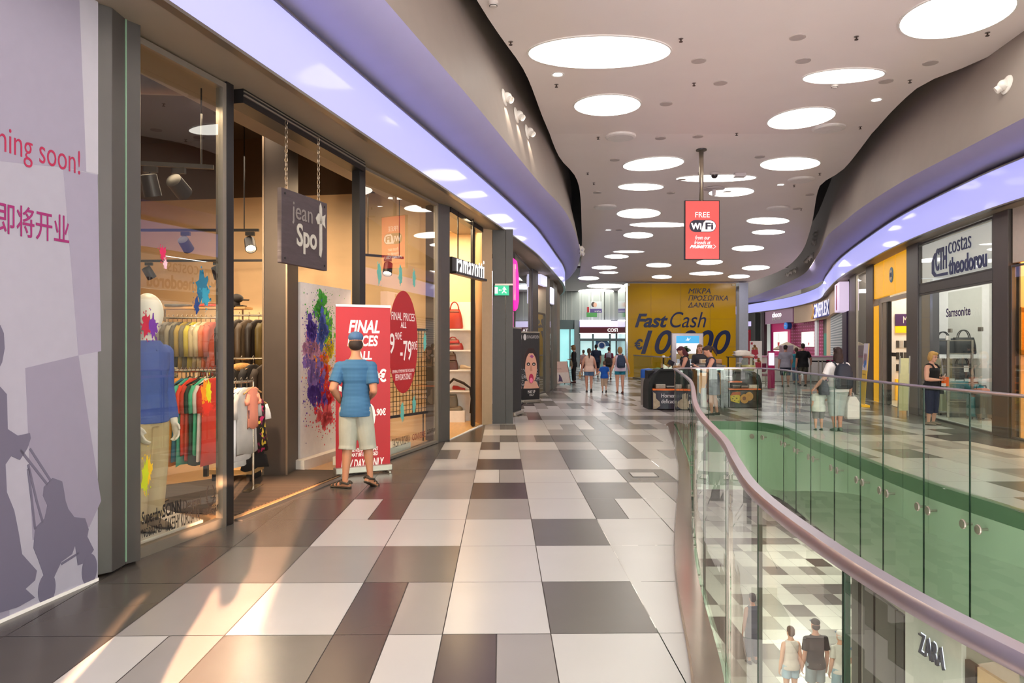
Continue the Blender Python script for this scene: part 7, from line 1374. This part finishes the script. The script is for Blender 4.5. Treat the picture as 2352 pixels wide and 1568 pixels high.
m=MB(); m.loft([[V((x*f,yv*f,z)) for x,yv in ((-.2,-.1),(.22,-.08),(.26,.12),(-.24,.1))] for z,f in ((0,.7),(.04,1),(.08,.8),(.12,.95),(.16,.4))]); o=tag(m.obj('plastic_bag',M('#dcd6cc',.3,noise=.1),None,True),'crumpled white plastic bag lying over the jars on the kiosk','plastic bag'); o.location=at(1705,19.3,z3+.38)
t=thing('jar_rack','small dark rack shelf holding the plastic bag over the jars','rack',at(1705,19.35,z3+.004)); MB().box((0,.05,.36),(.75,.26,.02)).obj('board',KB,t)
for u in (-.33,.33): MB().box((u,.14,.18),(.03,.03,.36)).obj('post',KB,t)
t=thing('straw_tray','tray of pale breadsticks on the right kiosk stand','tray',at(1682,18.95,z3+.004)); MB().box((0,0,.015),(.4,.3,.03)).obj('base',M('#4a382c',.5),t); rnd=random.Random(6)
for i in range(14): m=MB(); a=rnd.uniform(-.6,.6); x0,y0=rnd.uniform(-.12,.12),rnd.uniform(-.09,.09); m.tube([(x0-.06*math.cos(a),y0-.06*math.sin(a),.04+.004*i),(x0+.06*math.cos(a),y0+.06*math.sin(a),.05+.004*i)],.008,6); m.obj('breadstick',M('#d9b880',.7),t)
# snack boxes and totem behind
t=thing('back_counter','rear kiosk counter with boxes of sweets before the woman','counter',at(1640,20.6)); q=plane(at(1606,20.6),at(1660,20.6)); m=MB(); m.rect(q,0,.02,.66,1.02,-.4,0); m.obj('counter_body',M('#8f867c',.4),t,world=True); m=MB(); m.rect(q,.02,1.02,.64,1.08,-.38,.0); m.obj('worktop',M('#4a3f3a',.4),t,world=True)
for k,(u,lab,c) in enumerate(((.08,'left small pastry box on the rear kiosk counter','#d8c7a8'),(.3,'middle dark pastry box on the rear kiosk counter','#3a2a26'),(.5,'right peach pastry box on the rear kiosk counter','#d89a6a'))): p=q[0]+q[1]*(u+.06); t2=thing('pastry_box',lab,'box',(p.x,p.y+.12,1.085),0,'pastry boxes'); MB().box((0,0,.06),(.17,.16,.12)).obj('carton',M(c,.6),t2,bev=.006); MB().box((0,-.081,.06),(.1,.004,.06)).obj('window_print',M('#c9a27a',.5),t2)
y=23.5; tp=plane(at(1543,y),at(1616,y)); tl=plen(at(1543,y),at(1616,y)); t=thing('advertising_totem','grey advertising totem with a lit poster under a blue header','totem',tp[0]+tp[1]*tl/2); m=MB(); m.rect(tp,0,.02,tl,zz(765,y),-.16,0); m.obj('housing',M('#a9a4ab',.35,.5),t,world=True,bev=.02)
e=tl*.14; m=MB(); m.rect(tp,e,.6,tl-e,zz(771,y),.0,.008); m.obj('lit_poster',M('#e9eef2',.4,emit=.55,noise=0),t,world=True); m=MB(); m.rect(tp,e,zz(788,y),tl-e,zz(771,y),.008,.012); m.obj('blue_header',M('#3fb0ea',.4,emit=.5,noise=0),t,world=True); m=MB(); c=uv(tp,1580,779); m.plate(tp,[(c[0]-.09,c[1]-.03),(c[0]+.02,c[1]-.05),(c[0]+.1,c[1]+.06),(c[0]+.03,c[1]+.01),(c[0]-.02,c[1]+.06),(c[0]-.03,c[1])],.012,.015); m.obj('bird_emblem',M('#e3f2fb',.4,emit=.4,noise=0),t,world=True)
rnd=random.Random(7); m=MB()
for i in range(16): c=uv(tp,1570+rnd.gauss(0,7),803+rnd.gauss(0,4)); blob(tp,min(max(c[0],e+.1),tl-e-.1),c[1],.08,.06,0,rnd,m,.008,.0085)
m.obj('foliage_print',M('#4d6044',.7),t,world=True); m=MB(); m.rect(tp,e,zz(833,y),tl-e,zz(812,y),.008,.01); m.obj('ground_print',M('#a89660',.6),t,world=True); m=MB(); a=uv(tp,1553,824); b=uv(tp,1612,834); m.rect(tp,e+.02,b[1],tl-e-.02,a[1],.01,.011); m.obj('text_band',M('#c4d4e2',.5),t,world=True)
for u in (e/2,tl-e/2):
    for z in (zz(769,y),1.15): m=MB(); m.disc(tp,u,z,.02,.02,.0,.006,10); m.obj('screw',ALU,t,world=True)
# bins
def binn(label,px,Y,col):
    t=thing('litter_bin',label,'bin',at(px,Y),0,'litter bins'); h=1.02; m=MB(); m.lathe([(.0,0),(.2,0),(.2,.72),(.0,.72)],24); m.obj('drum',M('#a39d96',.35,.5,noise=.04),t,True,smooth_angle=40); m=MB(); m.lathe([(.0,.72),(.205,.72),(.205,.9),(.19,.95),(.0,.98)],24); m.obj('lid',M(col,.4),t,True,smooth_angle=40); MB().box((0,-.2,.85),(.2,.03,.08)).obj('slot',M('#17171a',.6),t)
binn('litter bin with a blue lid left of the kiosk',1489,19.9,'#1260c0'); binn('litter bin with a green lid behind the kiosk stand',1511,20.3,'#0d8a3c')
# belt barrier and chairs by the cinema
t=thing('belt_barrier','black belt barrier with steel posts before the green door','barrier',at(1878,29.5))
pts=[(1862,29.6),(1880,29.4),(1889,29.3),(1908,28.8)]
for px,Y in pts: p=at(px,Y); m=MB(); m.lathe([(.0,0),(.16,0),(.16,.015),(.03,.04),(.025,.06),(.025,.93),(.035,.94),(.035,1.0),(.0,1.0)],14,c=p); m.obj('post',ALU,t,True,world=True,smooth_angle=40)
for (a,ya),(b,yb) in zip(pts[:-1],pts[1:]): m=MB(); A,B=at(a,ya,.95),at(b,yb,.95); m.rect((A,(B-A).normalized(),V((0,0,1))),0,-.03,(B-A).length,.03,-.003,.003); m.obj('belt',KB,t,world=True)
def chair(label,p,rz,col):
    t=thing('cafe_chair',label,'chair',p,rz,'dark red cafe chairs'); MB().box((0,0,.45),(.42,.42,.04)).obj('seat',M(col,.5),t,bev=.015); MB().box((0,.2,.72),(.42,.03,.3)).obj('backrest',M(col,.5),t,bev=.01)
    for x in (-.18,.18):
        for yv in (-.18,.18): m=MB(); m.tube([(x,yv,.44),(x*1.1,yv*1.1,0)],.014,6); m.obj('leg',ALU,t)
chair('dark red cafe chair in front of the dessert roll-up banner',at(1750,28),0.0,'#7a1640'); chair('dark red cafe chair beside the lit menu stand',at(1762,29.2),.6,'#7a1640')
